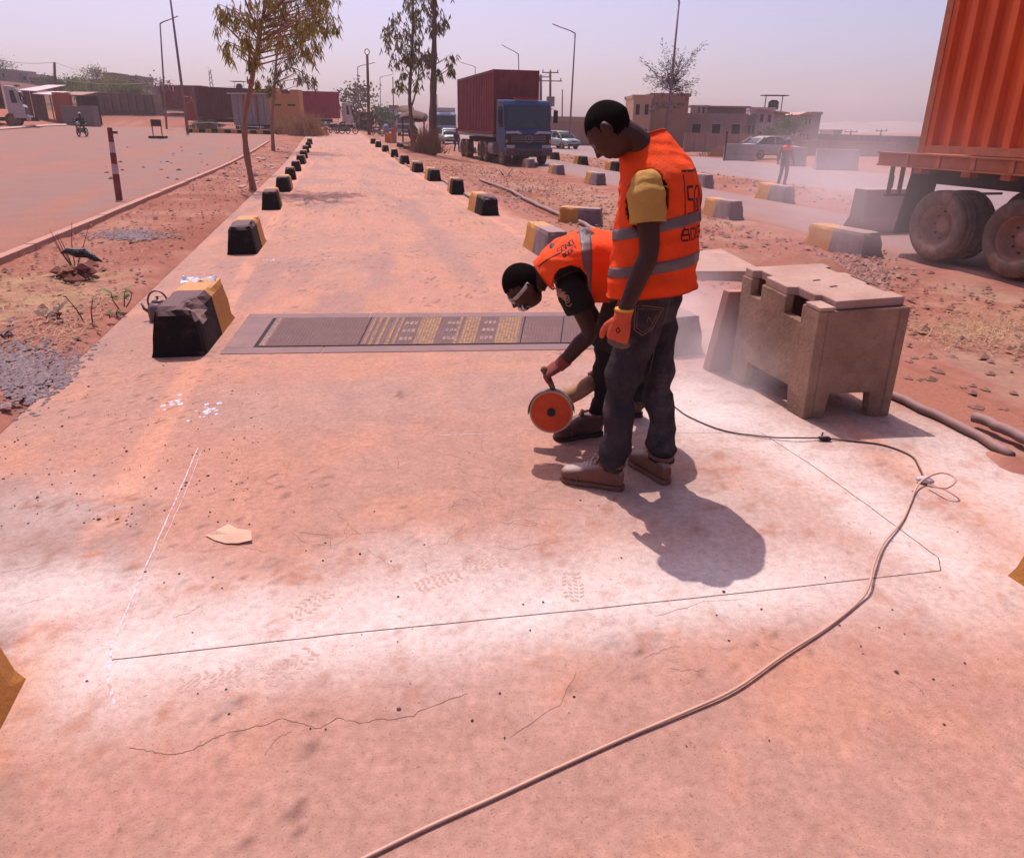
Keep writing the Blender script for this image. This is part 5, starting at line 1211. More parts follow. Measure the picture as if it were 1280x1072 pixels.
sbox(9.3, 9.45, -2.5, 10.2, .80, 1.19, 'chassis_beam', m_und); sbox(10.4, 10.55, -2.5, 10.2, .80, 1.19, 'chassis_beam', m_und)
for s in (8.80, 9.0): sbox(s, s + .05, 10.05, 10.10, .62, 1.05, 'bumper_strut', m_und)
sbox(8.76, 11.1, 10.04, 10.10, .58, .62, 'bumper_bar', m_und); sbox(8.9, 8.93, 10.12, 10.2, .70, .90, 'tail_light', m_red_l)
mb = MB(); a_ = [W3(8.82, 9.66, .95), W3(9.35, 9.66, .95), W3(9.35, 9.80, .02), W3(8.82, 9.80, .02)]; mb.add(a_, [(0, 1, 2, 3)]); solid(mb.build('mud_flap', m_blkp, OT), .02)
for t in (8.98, 7.62, 6.26):
    for s0, dual in ((8.93, True), (9.27, False)):
        wheel_parts(W3(s0, t, .245), -Np, .525, .28, OT, dual)
    for s0 in (10.65, 10.98): wheel_parts(W3(s0, t, .245), Np, .525, .28, OT, s0 > 10.8)
    mb = MB(); mb.tube([W3(9.1, t, .25), W3(10.8, t, .25)], .07, 10); mb.build('axle', m_und, OT)
    sbox(9.28, 9.4, t - .5, t + .5, .42, .50, 'leaf_spring', m_und)
OC = empty('shipping_container', W3(10, 5, 1.27), 'huge bright orange ribbed shipping container on the trailer at the right edge', 'container')
container(OC, W3(8.77, 9.57, 1.27), -Dp, Np, 12.19, 2.40, 2.62, m_or, m_orw, pitch=.335, depth=.085)
# dark barrier beside the trailer tail
BR = empty('concrete_barrier', W3(9.9, 11.7, -.3), 'tall dark shaded concrete barrier just behind the trailer wheels', 'barrier')
def jersey(parent, p, d, L, H, m, bw=.62, tw=.22, name='barrier_body'):
    p, d = Vector(p), Vector(d).normalized(); a = Vector((d.y, -d.x, 0)); prof = [(-bw / 2, 0), (bw / 2, 0), (bw / 2, .09 * H), (bw * .30, .35 * H), (tw / 2, H), (-tw / 2, H), (-bw * .30, .35 * H), (-bw / 2, .09 * H)]
    mb = MB(); vs = [p + d * s_ * L / 2 + a * x + Vector((0, 0, z)) for s_ in (-1, 1) for x, z in prof]; n = 8
    mb.add(vs, [tuple(range(n)), tuple(range(2 * n - 1, n - 1, -1))] + [(i, i + n, (i + 1) % n + n, (i + 1) % n) for i in range(n)])
    return mb.build(name, m, parent, bevel=.015)
_g = gz(1094, 292, -.3); jersey(BR, _g + Np * .5 + Dp * .3, Np, 1.5, .82, mat('dark_concrete_painted_shade', (.10, .06, .065), (.15, .09, .085), sc=4, bump=.5, dust=.7, dustc=(.5, .3, .25)), .7, .35)  # the barrier's shade side is put into its dark base colour

def truck(loc, rz, label, cabm, boxm, glab=None, stripes=None, L=9.0, tarp=False, boxH=2.6, detail=True, seed=0, cat='truck', bz=1.3, ck=1.0):
    t = empty('truck', loc, label, cat, glab, rz); LOCALS.add(t.name); rnd = random.Random(seed)
    def B(c, d, name, m, parent=t, bevel=.0, taper=(1, 1)): mb = MB(); mb.box(c, d, taper=taper); o = mb.build(name, m, None, bevel=bevel); o.parent = parent; return o
    def S(poly, a, b, name, m, parent=t, bevel=0):     # profile in (y,z), extruded in x
        mb = MB(); n = len(poly); vs = [Vector((a, y, z)) for y, z in poly] + [Vector((b, y, z)) for y, z in poly]
        mb.add(vs, [tuple(range(n)), tuple(range(2 * n - 1, n - 1, -1))] + [(i, i + n, (i + 1) % n + n, (i + 1) % n) for i in range(n)]); o = mb.build(name, m, None, bevel=bevel); o.parent = parent; return o
    cab = S([(y * ck if y > .5 else y, z) for y, z in ((0, .62), (.0, 1.45), (.10, 1.62), (.30, 2.72), (.42, 2.90), (1.75, 2.96), (1.80, .95), (1.35, .95), (1.30, .62))], -1.2, 1.2, 'cab', cabm, bevel=.05)
    def Wp(p, n_, m, name, parent): mb = MB(); mb.add([Vector(q) for q in p], [tuple(range(len(p)))]); o = mb.build(name, m, None); o.parent = parent; return solid(o, .02, 1)
    gl = S([(.078, 1.66), (.262, 2.66), (.302, 2.66), (.118, 1.66)], -1.08, 1.08, 'windscreen', m_glass, cab, bevel=.004)
    for sx in (-1, 1):
        mb = MB(); mb.tube([(sx * .75, .085, 1.70), (sx * .25, .13, 2.05)], .012, 5); o = mb.build('wiper', m_blkp, None); o.parent = gl
        mb = MB(); x = sx * 1.205; mb.add([(x, .38, 1.72), (x, 1.25 * ck, 1.72), (x, 1.25 * ck, 2.62), (x, .50, 2.62)], [(0, 1, 2, 3)]); o = mb.build('side_window', m_glass, None); o.parent = cab; solid(o, .012)
        mb = MB(); mb.tube([(sx * 1.22, .2, 2.55), (sx * 1.42, .12, 2.5), (sx * 1.42, .12, 1.9)], .018, 6); mb.box((sx * 1.43, .10, 2.2), (.20, .10, .56)); o = mb.build('mirror', m_blkp, None); o.parent = cab
        B((sx * .92, -.045, .83), (.42, .05, .20), 'headlight', m_lampg, cab); B((sx * 1.12, -.03, 1.1), (.10, .06, .14), 'indicator', m_amb, cab)
        if stripes:
            mb = MB(); mb.add([(sx * 1.15, -.012, 1.53), (sx * .50, -.012, 1.55), (sx * .22, -.012, 1.36), (sx * .36, -.012, 1.36), (sx * .58, -.012, 1.45), (sx * 1.15, -.012, 1.43)], [(0, 1, 2, 3, 4, 5)]); o = mb.build('stripe', stripes, None); o.parent = cab; solid(o, .01)
    B((0, -.02, 1.16), (2.3, .05, .50), 'grille', m_blkp, cab)
    for k in range(4): B((0, -.065, 1.08 + k * .08), (1.8, .02, .025), 'grille_slat', m_chr, cab)
    if detail:                                          # round three pointed emblem
        mb = MB(); mb.tube([(.17 * math.cos(a), -.085, 1.20 + .17 * math.sin(a)) for a in np.linspace(0, 2 * math.pi, 25)], .016, 6)
        for k in range(3): a = math.pi / 2 + k * 2 * math.pi / 3; mb.tube([(0, -.085, 1.2), (.165 * math.cos(a), -.085, 1.2 + .165 * math.sin(a))], [.022, .006], 5)
        o = mb.build('emblem', m_chr, None); o.parent = cab
    B((0, -.10, .62), (2.42, .24, .34), 'bumper', cabm if cabm == m_wht else mat('faded_dark_bumper', (.09, .05, .07), (.14, .08, .09), sc=5, bump=.1), cab, bevel=.03)
    B((0, -.225, .60), (.55, .02, .12), 'number_plate', m_wht, cab)
    B((0, .55 * ck, 2.99), (1.2, .25, .10), 'roof_lamp_bar', mat('red_roof_bar', (.3, .03, .03), bump=0), cab)
    B((0, 1.0, .55), (1.0, 3.4, .28), 'chassis_front', m_und)
    B((0, 2.2 + L / 2, 1.02), (1.0, L, .30), 'chassis', m_und); B((0, 2.3 + L / 2, bz - .08), (2.46, L, .12), 'load_bed', m_chr if not tarp else m_und)
    for sx in (-1, 1):
        mb = MB(); mb.loft([((sx * .95, 2.5, .70), (.27, 0, 0), (0, 0, .30)), ((sx * .95, 3.6, .70), (.27, 0, 0), (0, 0, .30))], 16, p=3); o = mb.build('fuel_tank', m_chr, None); o.parent = t
        for y in (.95, 4.3, 5.6, L - .2, L + 1.1):
            tw = wheel_parts((sx * 1.02, y, .51), (sx, 0, 0), .51, .42 if y > 2 else .3, None, y > 2)
            tw.parent = t
    bx = container(t, (-1.22, 2.3 if ck == 1 else 1.9 * ck + .35, bz), (0, 1, 0), (1, 0, 0), L, 2.44, boxH, boxm, pitch=.40, depth=.04) if not tarp else None
    if tarp:
        mb = MB(); mb.loft([((0, 2.3 + L * k / 8, bz + boxH * .5), (1.25, 0, 0), (0, 0, boxH * (.5 + .03 * math.sin(k * 2))))for k in range(9)], 24, p=3.2); o = mb.build('tarpaulin', boxm, None, smooth=True); o.parent = t
    return t
m_cabb = mat('blue_cab_paint', (.008, .045, .15), (.010, .030, .09), sc=4, rough=.35, bump=.05, dust=.25, dustc=(.16, .2, .3), grime=.15)
tl = Vector((.66, 37, 0)); truck((tl.x, tl.y, Tz(tl.x, tl.y)), ANG + R_(1.5), 'blue truck hauling a tall maroon container up the truck lane', m_cabb, m_mar, stripes=mat('pale_stripe', (.55, .45, .5), bump=0), L=9.5, boxH=2.95, bz=1.38).scale = (1.0, 1.0, 1.05)
p = G(38, 158.5); truck((p.x, p.y, p.z), R_(117), 'truck with a white cab and dark red container cut off by the left picture edge', m_wht, m_mar, L=8, seed=2, detail=False, ck=.62).scale = (58 * p.y / 999 / 3.45,) * 3
tl = W3(5.5, 113, 0)
truck((at(557, 165, 82).x, 82, Tz(0, 82)), R_(8), 'small far light blue truck cab behind the parked far car', mat('pale_blue_cab', (.30, .38, .48), bump=0), m_wht, L=6, detail=False, boxH=2.2)
truck((at(508, 165, 100).x, 100, Tz(-14, 100)), R_(8), 'far lorry with a tan tarpaulin load behind the tall thin trees', m_wht, mat('tan_tarpaulin', (.40, .24, .16), (.5, .32, .22), sc=3), L=8, detail=False, tarp=True, boxH=2.6)
truck((at(485, 163, 120).x, 120, Tz(-20, 120)), R_(4), 'far grey lorry at the end of the lane', mat('grey_blue_cab', (.2, .22, .3), bump=0), mat('grey_box', (.35, .3, .33), bump=0), L=7, detail=False, boxH=2.3)
p = at(441, 160, 84); truck((p.x, p.y, Tz(p.x, p.y)), R_(108), 'white truck cab pulling the crimson container at the lane end', m_wht, m_crim, L=8.6, detail=False, ck=.55, boxH=2.7)

def car(loc, rz, label, paint, L=3.9, W=1.65, H=1.45, glab=None, sedan=False):
    t = empty('car', loc, label, 'car', glab, rz); LOCALS.add(t.name)
    # rings along the length, nose at -y
    def ring(y, z0, z1, w0, w1, zc): return y, z0, z1, w0, w1, zc
    prof = [(0, .35, .62, .62), (.06, .25, .74, .72), (.35, .22, .82, .79), (.95, .22, .90, .82), (1.0, .22, .92, .82), (2.2, .22, .95, .83), (3.3, .22, .96, .83), (3.75, .25, .98, .80), (L, .34, .92, .72)] if not sedan else [(0, .35, .60, .62), (.06, .25, .72, .74), (.5, .22, .82, .82), (1.3, .22, .90, .84), (2.4, .22, .93, .85), (3.6, .22, .96, .84), (L - .3, .25, .95, .80), (L, .35, .85, .72)]
    mb = MB(); mb.loft([(Vector((0, y, (z0 + z1) / 2)), Vector((w_, 0, 0)), Vector((0, 0, (z1 - z0) / 2))) for y, z0, z1, w_ in prof], 28, p=4.5)
    b = mb.build('body', paint, None, smooth=False, bevel=0); b.parent = t; b.data.polygons.foreach_set('use_smooth', [True] * len(b.data.polygons))
    g = [(.82, .88, .91, .76), (1.42, .88, 1.36, .66), (1.75, .88, H - .02, .61), (2.6, .88, H, .60), (3.35, .88, 1.38, .60), (3.82, .88, .99, .70)] if not sedan else [(1.15, .88, .90, .76), (1.85, .88, 1.33, .64), (2.2, .88, 1.40, .60), (2.9, .88, 1.40, .60), (3.5, .88, 1.28, .62), (4.0, .88, .95, .70)]
    mb = MB(); mb.loft([(Vector((0, y, (z0 + z1) / 2)), Vector((w_, 0, 0)), Vector((0, 0, (z1 - z0) / 2))) for y, z0, z1, w_ in g], 28, p=3.6); o = mb.build('window_glass', m_glass, None, smooth=True); o.parent = t
    mb = MB(); r_ = [(y, max(1.0, z1 - .05), z1 + .02, w_ - .02) for y, z0, z1, w_ in g[1:-1]]
    mb.loft([(Vector((0, y, (z0 + z1) / 2)), Vector((w_, 0, 0)), Vector((0, 0, (z1 - z0) / 2))) for y, z0, z1, w_ in r_], 24, p=4); o = mb.build('roof', paint, None, smooth=True); o.parent = t
    for sx in (-1, 1):
        mb = MB(); mb.tube([(sx * .76, g[0][0], .9), (sx * .665, g[1][0], 1.355), (sx * .62, g[2][0], H - .02)], .035, 6); mb.tube([(sx * .62, g[-2][0] - .1, 1.36), (sx * .72, g[-1][0], .98)], .06, 6); mb.tube([(sx * .80, (g[2][0] + g[3][0]) / 2 + .05, .92), (sx * .63, (g[2][0] + g[3][0]) / 2, H - .02)], .04, 6); o = mb.build('window_pillars', paint, None); o.parent = t; o['kind'] = 'stuff'
        mb = MB(); mb.sphere((sx * .56, .10, .62), .13, 7, sc=(1.2, .7, .8)); o = mb.build('headlight', m_lampg, None, smooth=True); o.parent = t
        mb = MB(); mb.sphere((sx * .92, 1.28, .98), .10, 6, sc=(.9, .5, .7)); o = mb.build('mirror', paint, None, smooth=True); o.parent = t
        mb = MB(); mb.box((sx * .68, L - .04, .80), (.18, .08, .22)); o = mb.build('tail_light', m_red_l, None); o.parent = t
        for y in (.72, L - .72): w_ = wheel_parts((sx * .74, y, .30), (sx, 0, 0), .30, .19, None); w_.parent = t
    for c, d, n_, m in (((0, -.0, .36), (1.25, .06, .14), 'lower_grille', m_blkp), ((0, -.005, .62), (.5, .05, .07), 'grille', m_blkp), ((0, -.045, .47), (.5, .02, .11), 'number_plate', m_wht)):
        mb = MB(); mb.box(c, d); o = mb.build(n_, m, None); o.parent = t
    return t
m_car = mat('silver_green_paint', (.26, .32, .32), (.30, .34, .34), sc=2, rough=.35, metal=.3, bump=0, dust=.3, dustc=(.45, .4, .4))
p = G(718, 187); car((p.x, p.y + .5, Tz(p.x, p.y)), ANG + R_(20), 'silver green hatchback driving on the main road beside the blue truck', m_car)
p = at(568, 160, 75); car((p.x, 72, Tz(p.x, 72)), R_(14), 'small far silver car just left of the maroon container', m_car)
p = at(955, 192, 50); car((p.x + 2.2, 50, Tz(p.x, 50)), R_(112), 'dusty white saloon parked behind the concrete barriers', mat('dusty_white_car', (.36, .30, .30), (.30, .24, .23), sc=3, rough=.7, bump=0, dust=.4, dustc=(.36, .28, .26)), L=4.4, sedan=True)

# ================================================================== SMALLER FIGURES, MOTORCYCLES
def figure(loc, rz, label, h, shirt, trous, cap=None, pose='walk', skin=m_skin, shoulders=None, seed=0, group=None):
    t = empty('person', loc, label, 'person', group, rz); k = h / 1.75                # faces -y in its own frame
    V = lambda x, y, z: Vector((x, y, z)) * k
    if pose == 'walk': J = dict(pel=V(0, 0, .95), sh=V(0, -.02, 1.42), hd=V(0, -.05, 1.62), kl=V(.10, -.06, .50), al=V(.11, .02, .08), kr=V(-.10, -.02, .50), ar=V(-.12, .06, .08), el=V(.27, .02, 1.15), wl=V(.30, -.08, .90), er=V(-.27, .02, 1.15), wr=V(-.33, -.06, .90))
    elif pose == 'stride': J = dict(pel=V(0, 0, .94), sh=V(0, -.05, 1.41), hd=V(0, -.09, 1.61), kl=V(.09, -.17, .52), al=V(.09, -.22, .08), kr=V(-.09, .05, .50), ar=V(-.09, .28, .12), el=V(.24, .10, 1.15), wl=V(.26, -.02, .92), er=V(-.24, -.05, 1.15), wr=V(-.24, -.22, .98))
    else: J = dict(pel=V(0, .25, .78), sh=V(0, .12, 1.25), hd=V(0, .06, 1.47), kl=V(.22, -.20, .72), al=V(.20, -.05, .30), kr=V(-.22, -.20, .72), ar=V(-.20, -.05, .30), el=V(.34, -.02, 1.02), wl=V(.34, -.30, 1.0), er=V(-.34, -.02, 1.02), wr=V(-.34, -.30, 1.0))
    def mk(mb, name, m, v=.014): return remeshed_local(mb, name, m, t, v)
    mb = MB(); head_mesh(mb, J['hd'], (0, -1, -.1), (0, 0, 1), k); limb(mb, [J['sh'], J['hd'] - V(0, 0, .04)], [.06 * k, .055 * k], 10)
    for s in 'lr':
        w_ = J['w' + s]; e = J['e' + s]; limb(mb, [e, w_], [.042 * k, .028 * k], 10); d = (w_ - e).normalized(); hand(mb, w_, d, (1 if s == 'r' else -1, 0, 0), 1 if s == 'r' else -1, k, .5)
    mk(mb, 'body', skin, .008)
    mb = MB(); mb.loft([(J['pel'] + V(0, 0, .0), V(.17, 0, 0), V(0, .12, 0)), (J['pel'].lerp(J['sh'], .5), V(.16, 0, 0), V(0, .115, 0)), (J['sh'] - V(0, 0, .06), V(.20, 0, 0), V(0, .12, 0)), (J['sh'] + V(0, 0, .03), V(.09, 0, 0), V(0, .07, 0))], 20)
    for s, sg in (('l', 1), ('r', -1)): limb(mb, [J['sh'] + V(.17 * sg, 0, -.03), J['e' + s], J['e' + s].lerp(J['w' + s], .85)], [.065 * k, .052 * k, .042 * k], 12)
    mk(mb, 'shirt', shirt)
    if shoulders: mb = MB(); mb.loft([(J['sh'] + V(0, 0, -.14), V(.215, 0, 0), V(0, .135, 0)), (J['sh'] - V(0, 0, .03), V(.205, 0, 0), V(0, .13, 0)), (J['sh'] + V(0, 0, .045), V(.10, 0, 0), V(0, .08, 0))], 20); o = mb.build('vest_yoke', shoulders, None, smooth=True); o.parent = t
    mb = MB(); mb.loft([(J['pel'] + V(0, 0, .06), V(.16, 0, 0), V(0, .12, 0)), (J['pel'] - V(0, 0, .06), V(.17, 0, 0), V(0, .13, 0)), (J['pel'] - V(0, 0, .12), V(.13, 0, 0), V(0, .1, 0))], 18)
    for s, sg in (('l', 1), ('r', -1)): limb(mb, [J['pel'] + V(.08 * sg, 0, -.05), J['k' + s], J['a' + s]], [.095 * k, .068 * k, .055 * k], 12)
    mk(mb, 'trousers', trous)
    for s in 'lr': mb = MB(); a_ = J['a' + s]; mb.loft([(a_ + V(0, .07, -.05), V(.035, 0, 0), V(0, 0, .03)), (a_ + V(0, .0, -.03), V(.042, 0, 0), V(0, 0, .05)), (a_ + V(0, -.12, -.05), V(.045, 0, 0), V(0, 0, .03)), (a_ + V(0, -.19, -.06), V(.03, 0, 0), V(0, 0, .02))], 12); o = mb.build('shoe', m_boot2, None, smooth=True); o.parent = t
    if cap: mb = MB(); head_mesh(mb, J['hd'] + V(0, 0, .008), (0, -1, -.1), (0, 0, 1), k * 1.08, hair=True); mb.loft([(J['hd'] + V(0, -.08, .05), V(.07, 0, 0), V(0, 0, .008)), (J['hd'] + V(0, -.16, .04), V(.05, 0, 0), V(0, 0, .006))], 12); o = mb.build('cap', cap, None, smooth=True); o.parent = t
    else: mb = MB(); head_mesh(mb, J['hd'], (0, -1, -.1), (0, 0, 1), k, hair=True); o = mb.build('hair', m_hair, None, smooth=True); o.parent = t
    return t
def remeshed_local(mb, name, m, t, v):
    d = bpy.data.objects.new('tmp', None); o = remeshed(mb, name, m, d, v, 3); o.parent = t; bpy.data.objects.remove(d); return o
p = G(977, 232); figure(p, R_(12), 'man in a grey overall with orange shoulders standing in the dust beyond the truck lane', 1.62, mat('grey_violet_overall', (.12, .08, .115), bump=0), mat('grey_violet_overall', (.12, .08, .115)), mat('blue_grey_cap', (.18, .20, .28), bump=0), 'walk', shoulders=m_vest)
p = G(571, 190); figure(p, R_(30), 'man in maroon with a red cap walking on the verge left of the blue truck', 1.7, mat('maroon_shirt', (.10, .02, .04), bump=0), mat('purple_grey_trousers', (.07, .05, .08), bump=0), mat('bright_red_cap', (.5, .02, .05), bump=0), 'stride')
def motorcycle(loc, rz, label, group=None, colr=m_blkp):
    t = empty('motorcycle', loc, label, 'motorcycle', group, rz)
    def add(mb, n_, m, sm_=True, kind=None):
        o = mb.build(n_, m, None, smooth=sm_); o.parent = t; return o
    for y in (-.62, .62): mb = MB(); mb.tube([(0, y + .25 * math.cos(a), .30 + .25 * math.sin(a)) for a in np.linspace(0, 2 * math.pi, 21)], .045, 8); add(mb, 'tyre', m_tyre); mb = MB(); mb.tube([(-.07, y, .3), (.07, y, .3)], .06, 10); [mb.tube([(0, y, .3), (0, y + .22 * math.cos(a), .3 + .22 * math.sin(a))], .006, 4) for a in np.linspace(0, 5.5, 8)]; add(mb, 'wheel_hub', m_chr)
    mb = MB(); mb.loft([((0, -.35, .78), (.10, 0, 0), (0, 0, .07)), ((0, -.15, .80), (.15, 0, 0), (0, 0, .12)), ((0, .08, .76), (.11, 0, 0), (0, 0, .08))], 14); add(mb, 'fuel_tank', colr)
    mb = MB(); mb.loft([((0, .05, .80), (.10, 0, 0), (0, 0, .04)), ((0, .35, .80), (.13, 0, 0), (0, 0, .05)), ((0, .75, .84), (.09, 0, 0), (0, 0, .04))], 14); add(mb, 'seat', m_blkp)
    mb = MB(); mb.box((0, -.02, .42), (.26, .36, .30)); add(mb, 'engine', m_chr, False)
    for sx in (-1, 1): mb = MB(); mb.tube([(sx * .08, -.62, .3), (sx * .08, -.42, .92)], .022, 6); add(mb, 'fork_leg', m_chr)
    mb = MB(); mb.tube([(-.36, -.30, 1.02), (-.15, -.42, 1.0), (.15, -.42, 1.0), (.36, -.30, 1.02)], .016, 6); add(mb, 'handlebar', m_blkp)
    for sx in (-1, 1): mb = MB(); mb.tube([(sx * .25, -.38, 1.0), (sx * .30, -.40, 1.16)], .007, 5); mb.sphere((sx * .30, -.40, 1.2), .055, 6, sc=(1, .3, .8)); add(mb, 'mirror', m_blkp)
    mb = MB(); mb.sphere((0, -.52, .88), .10, 8, sc=(1, .7, 1)); add(mb, 'headlight', m_lampg)
    mb = MB(); mb.loft([((0, -.85, .50), (.05, 0, 0), (0, 0, .01)), ((0, -.62, .60), (.07, 0, 0), (0, 0, .015)), ((0, -.40, .54), (.05, 0, 0), (0, 0, .01))], 10); add(mb, 'front_mudguard', colr)
    mb = MB(); mb.tube([(.12, -.1, .3), (.14, .3, .26), (.14, .85, .34)], .035, 8); add(mb, 'exhaust', m_chr)
    mb = MB(); mb.tube([(0, -.42, .9), (0, -.15, .6), (0, .0, .28), (0, .3, .3), (0, .62, .30)], .03, 6); mb.tube([(0, -.3, .78), (0, .4, .72), (0, .8, .80)], .025, 6); add(mb, 'bike_frame', m_blkp)
    return t
p = G(104, 171); motorcycle(p, R_(8), 'dark motorcycle ridden towards the camera on the side road')
figure(p, R_(8), 'rider in dark clothes with a white and red helmet on the side road motorcycle', 1.75, mat('near_black_jacket', (.02, .015, .025), bump=0), mat('near_black_jacket', (.02, .015, .025)), mat('white_helmet', (.6, .5, .5), bump=0), 'ride')
lb = ['leftmost of the motorcycles parked beside the dry bush', 'motorcycle parked beside the crimson container, second from the bush', 'motorcycle in the middle of the parked cluster by the crimson container', 'rightmost motorcycle of the cluster by the crimson container']
for k, (px, py) in enumerate(((408, 167), (418, 168), (428, 168), (436, 168))): p = G(px, py - 1); p.y = min(p.y, 76); p = at(px, py, 70); motorcycle((p.x, p.y, Tz(p.x, p.y)), R_(20 + 25 * k), lb[k], 'motorcycles parked by the crimson container', m_car if k == 0 else m_blkp)
for k, px in enumerate((470, 481)): p = at(px, 160, 78); motorcycle((p.x, p.y, Tz(p.x, p.y)), R_(-20 + 60 * k), ['motorcycle beside the wooden pole at the lane end', 'motorcycle right of the wooden pole at the lane end'][k], 'motorcycles by the wooden pole')
# ================================================================== BACKGROUND: CONTAINERS, WALLS, BUILDINGS
def gpt(px, Y, dz=0): p = at(px, 160, Y); return Vector((p.x, Y, Tz(p.x, Y) + dz))
def hpx(px, py, Y): return at(px, py, Y).z
def wbox(name, px0, px1, py_top, Y, depth, m, label, cat, z0=None, parent=None, bevel=0, group=None, slope=0):
    a, b = gpt(px0, Y), gpt(px1, Y); zb = (min(a.z, b.z) - .3) if z0 is None else z0; zt = hpx((px0 + px1) / 2, py_top, Y)
    mb = MB(); mb.box(((a.x + b.x) / 2, Y + depth / 2, (zb + zt) / 2), (b.x - a.x, depth, zt - zb)); o = mb.build(name, m, parent, bevel=bevel, loc=((a.x + b.x) / 2, Y, zb) if parent is None else None)
    if parent is None: tag(o, label, cat, group)
    return o, (a.x, b.x, zb, zt)
X1 = Vector((1, 0, 0)); Y1 = Vector((0, 1, 0))
def boxc(px0, Y, ang, L, W, H, m, label, z=1.2, **k):
    p = gpt(px0, Y); t = empty('shipping_container', p, label, 'container', k.get('group')); d = Vector((math.cos(ang), math.sin(ang), 0)); a = Vector((-d.y, d.x, 0))
    container(t, p + Vector((0, 0, z)), d, a, L, W, H, m, pitch=.45); return t, d, a, p
# maroon container with doors, chassis below
ct, d, a, p = boxc(250, 72, R_(28), 8.6, 2.6, 2.75, mat('dark_maroon_container', (.13, .016, .022), (.10, .014, .02), sc=2, rough=.6, bump=.1), 'dark maroon container with door bars, left of the leaning slender tree', z=1.0)
ct2 = empty('container_chassis', p, 'low dark wheeled chassis under the dark maroon container', 'chassis')
mb = MB(); c = p + d * 4.3 + a * 1.3; 
for k in (1.2, 6.2, 7.4):
    for s_ in (.2, 2.3): wheel_parts(p + d * k + a * s_ + Vector((0, 0, .45)), -a if s_ < 1 else a, .48, .4, ct2)
mb.tube([p + a * 1.3 + Vector((0, 0, .8)), p + d * 8.6 + a * 1.3 + Vector((0, 0, .8))], .18, 4); mb.build('beam', m_und, ct2)
for k, u in enumerate((.35, .95, 1.6, 2.2)):           # the door end faces left-front
    q = p + Vector((0, 0, 1.0)) + a * u - d * .05; mb = MB(); mb.tube([q + Vector((0, 0, .15)), q + Vector((0, 0, 2.6))], .03, 6); mb.build('lock_bar', m_chr, ct)
m_lab = mat('white_lettering', (.62, .5, .52), bump=0)
def flatword(txt, org, U, wch, hch, parent, m=m_lab, wd=.05):
    U = Vector(U).normalized(); nrm = U.cross(Vector((0, 0, 1))).normalized()
    for i, ch in enumerate(txt):
        for st_ in GLY.get(ch, []):
            mb = MB(); P_ = [Vector(org) + U * ((i * 1.3 + x) * wch) + Vector((0, 0, y * hch)) for x, y in st_]
            mb.tube(P_, wd / 2, 4, flat=.3); o = mb.build('letter', m, parent)
c1, d1, a1, p1 = boxc(207, 92, R_(0), 5.0, 2.4, 2.6, m_mar, 'dark red far container marked with white letters behind the light poles', z=.7)
flatword('CAI', p1 + Vector((.35, -.08, 2.6)), X1, .42, .62, c1, wd=.15)
c1, d1, a1, p1 = boxc(233, 84, R_(2), 3.6, 2.4, 2.6, mat('bright_red_container', (.32, .018, .035), (.26, .018, .03), sc=2, bump=.1), 'bright red far container with white letters beside the dark maroon one', z=.6)
flatword('CAI', p1 + Vector((.3, -.08, 2.45)), X1, .40, .62, c1, wd=.15)
# grey panel shed, ochre block wall, crimson box (on its truck already), yellow-black kerb
SHD = empty('panel_shed', gpt(315, 68), 'grey corrugated metal shed with a pale roof edge beside the ochre wall', 'shed')
a_, b_ = gpt(293, 68), gpt(341, 68); zt = hpx(317, 118, 68)
m_cor = mat('grey_corrugated', (.26, .215, .235), (.34, .28, .29), sc=1.5, rough=.6, metal=.2, bump=.1, grime=.4, dustc=(.25, .12, .1))
n = 6
for k in range(n):
    xa = a_.x + (b_.x - a_.x) * k / n; xb = a_.x + (b_.x - a_.x) * (k + 1) / n - .03; mb = MB(); corrugated(mb, (xa, 68, 0), (xb, 68, 0), a_.z + .5, zt - .02, .03, .18, (0, -1, 0)); mb.build('wall_panel', m_cor, SHD, recalc=False)
mb = MB(); mb.box(((a_.x + b_.x) / 2, 69.5, zt + .05), (b_.x - a_.x + .5, 3.4, .12)); mb.build('roof_sheet', m_wht, SHD)
mb = MB(); mb.box(((a_.x + b_.x) / 2, 69.7, (a_.z + zt) / 2), (b_.x - a_.x - .1, 3.0, zt - a_.z - .2)); mb.build('interior_wall', m_und, SHD)
for k in (.30, .62): mb = MB(); x = a_.x + (b_.x - a_.x) * k; mb.box((x, 67.9, (a_.z + zt) / 2), (.12, .1, zt - a_.z)); mb.build('wall_post', m_orw, SHD)
OW = empty('gate_pillar', gpt(358, 66), 'tall ochre rendered wall block with two dark slots and a stepped top', 'wall')
m_och = mat('ochre_render', (.50, .235, .085), (.44, .20, .08), sc=2, bump=.3, grime=.3, dustc=(.40, .2, .11))
a_, b_ = gpt(340, 66), gpt(377, 66); zt = hpx(358, 117, 66); zt2 = hpx(358, 112, 66); xm = (a_.x + b_.x) / 2
poly = [(a_.x, a_.z - .2), (b_.x, a_.z - .2), (b_.x, zt2), (b_.x - .75, zt2), (b_.x - .75, zt), (a_.x + .75, zt), (a_.x + .75, zt2 + .12), (a_.x, zt2 + .12)]
mb = MB(); mb.prism(poly, 66, 67.2); mb.build('wall_block', m_och, OW)
for x0, x1, z_ in ((.14, .38, 131.5), (.60, .86, 131.5)): mb = MB(); mb.box((a_.x + (b_.x - a_.x) * (x0 + x1) / 2, 66, hpx(358, z_, 66)), ((b_.x - a_.x) * (x1 - x0), .06, .11)); mb.build('slot', m_gap, OW)
mb = MB(); mb.box((a_.x + (b_.x - a_.x) * .47, 66, hpx(358, 137, 66)), (.22, .05, .12)); mb.build('wall_tap', m_och, OW)
mb = MB(); mb.box((xm, 65.96, hpx(358, 167, 66)), (b_.x - a_.x + .02, .12, .75)); mb.build('dark_plinth', m_blk, OW)
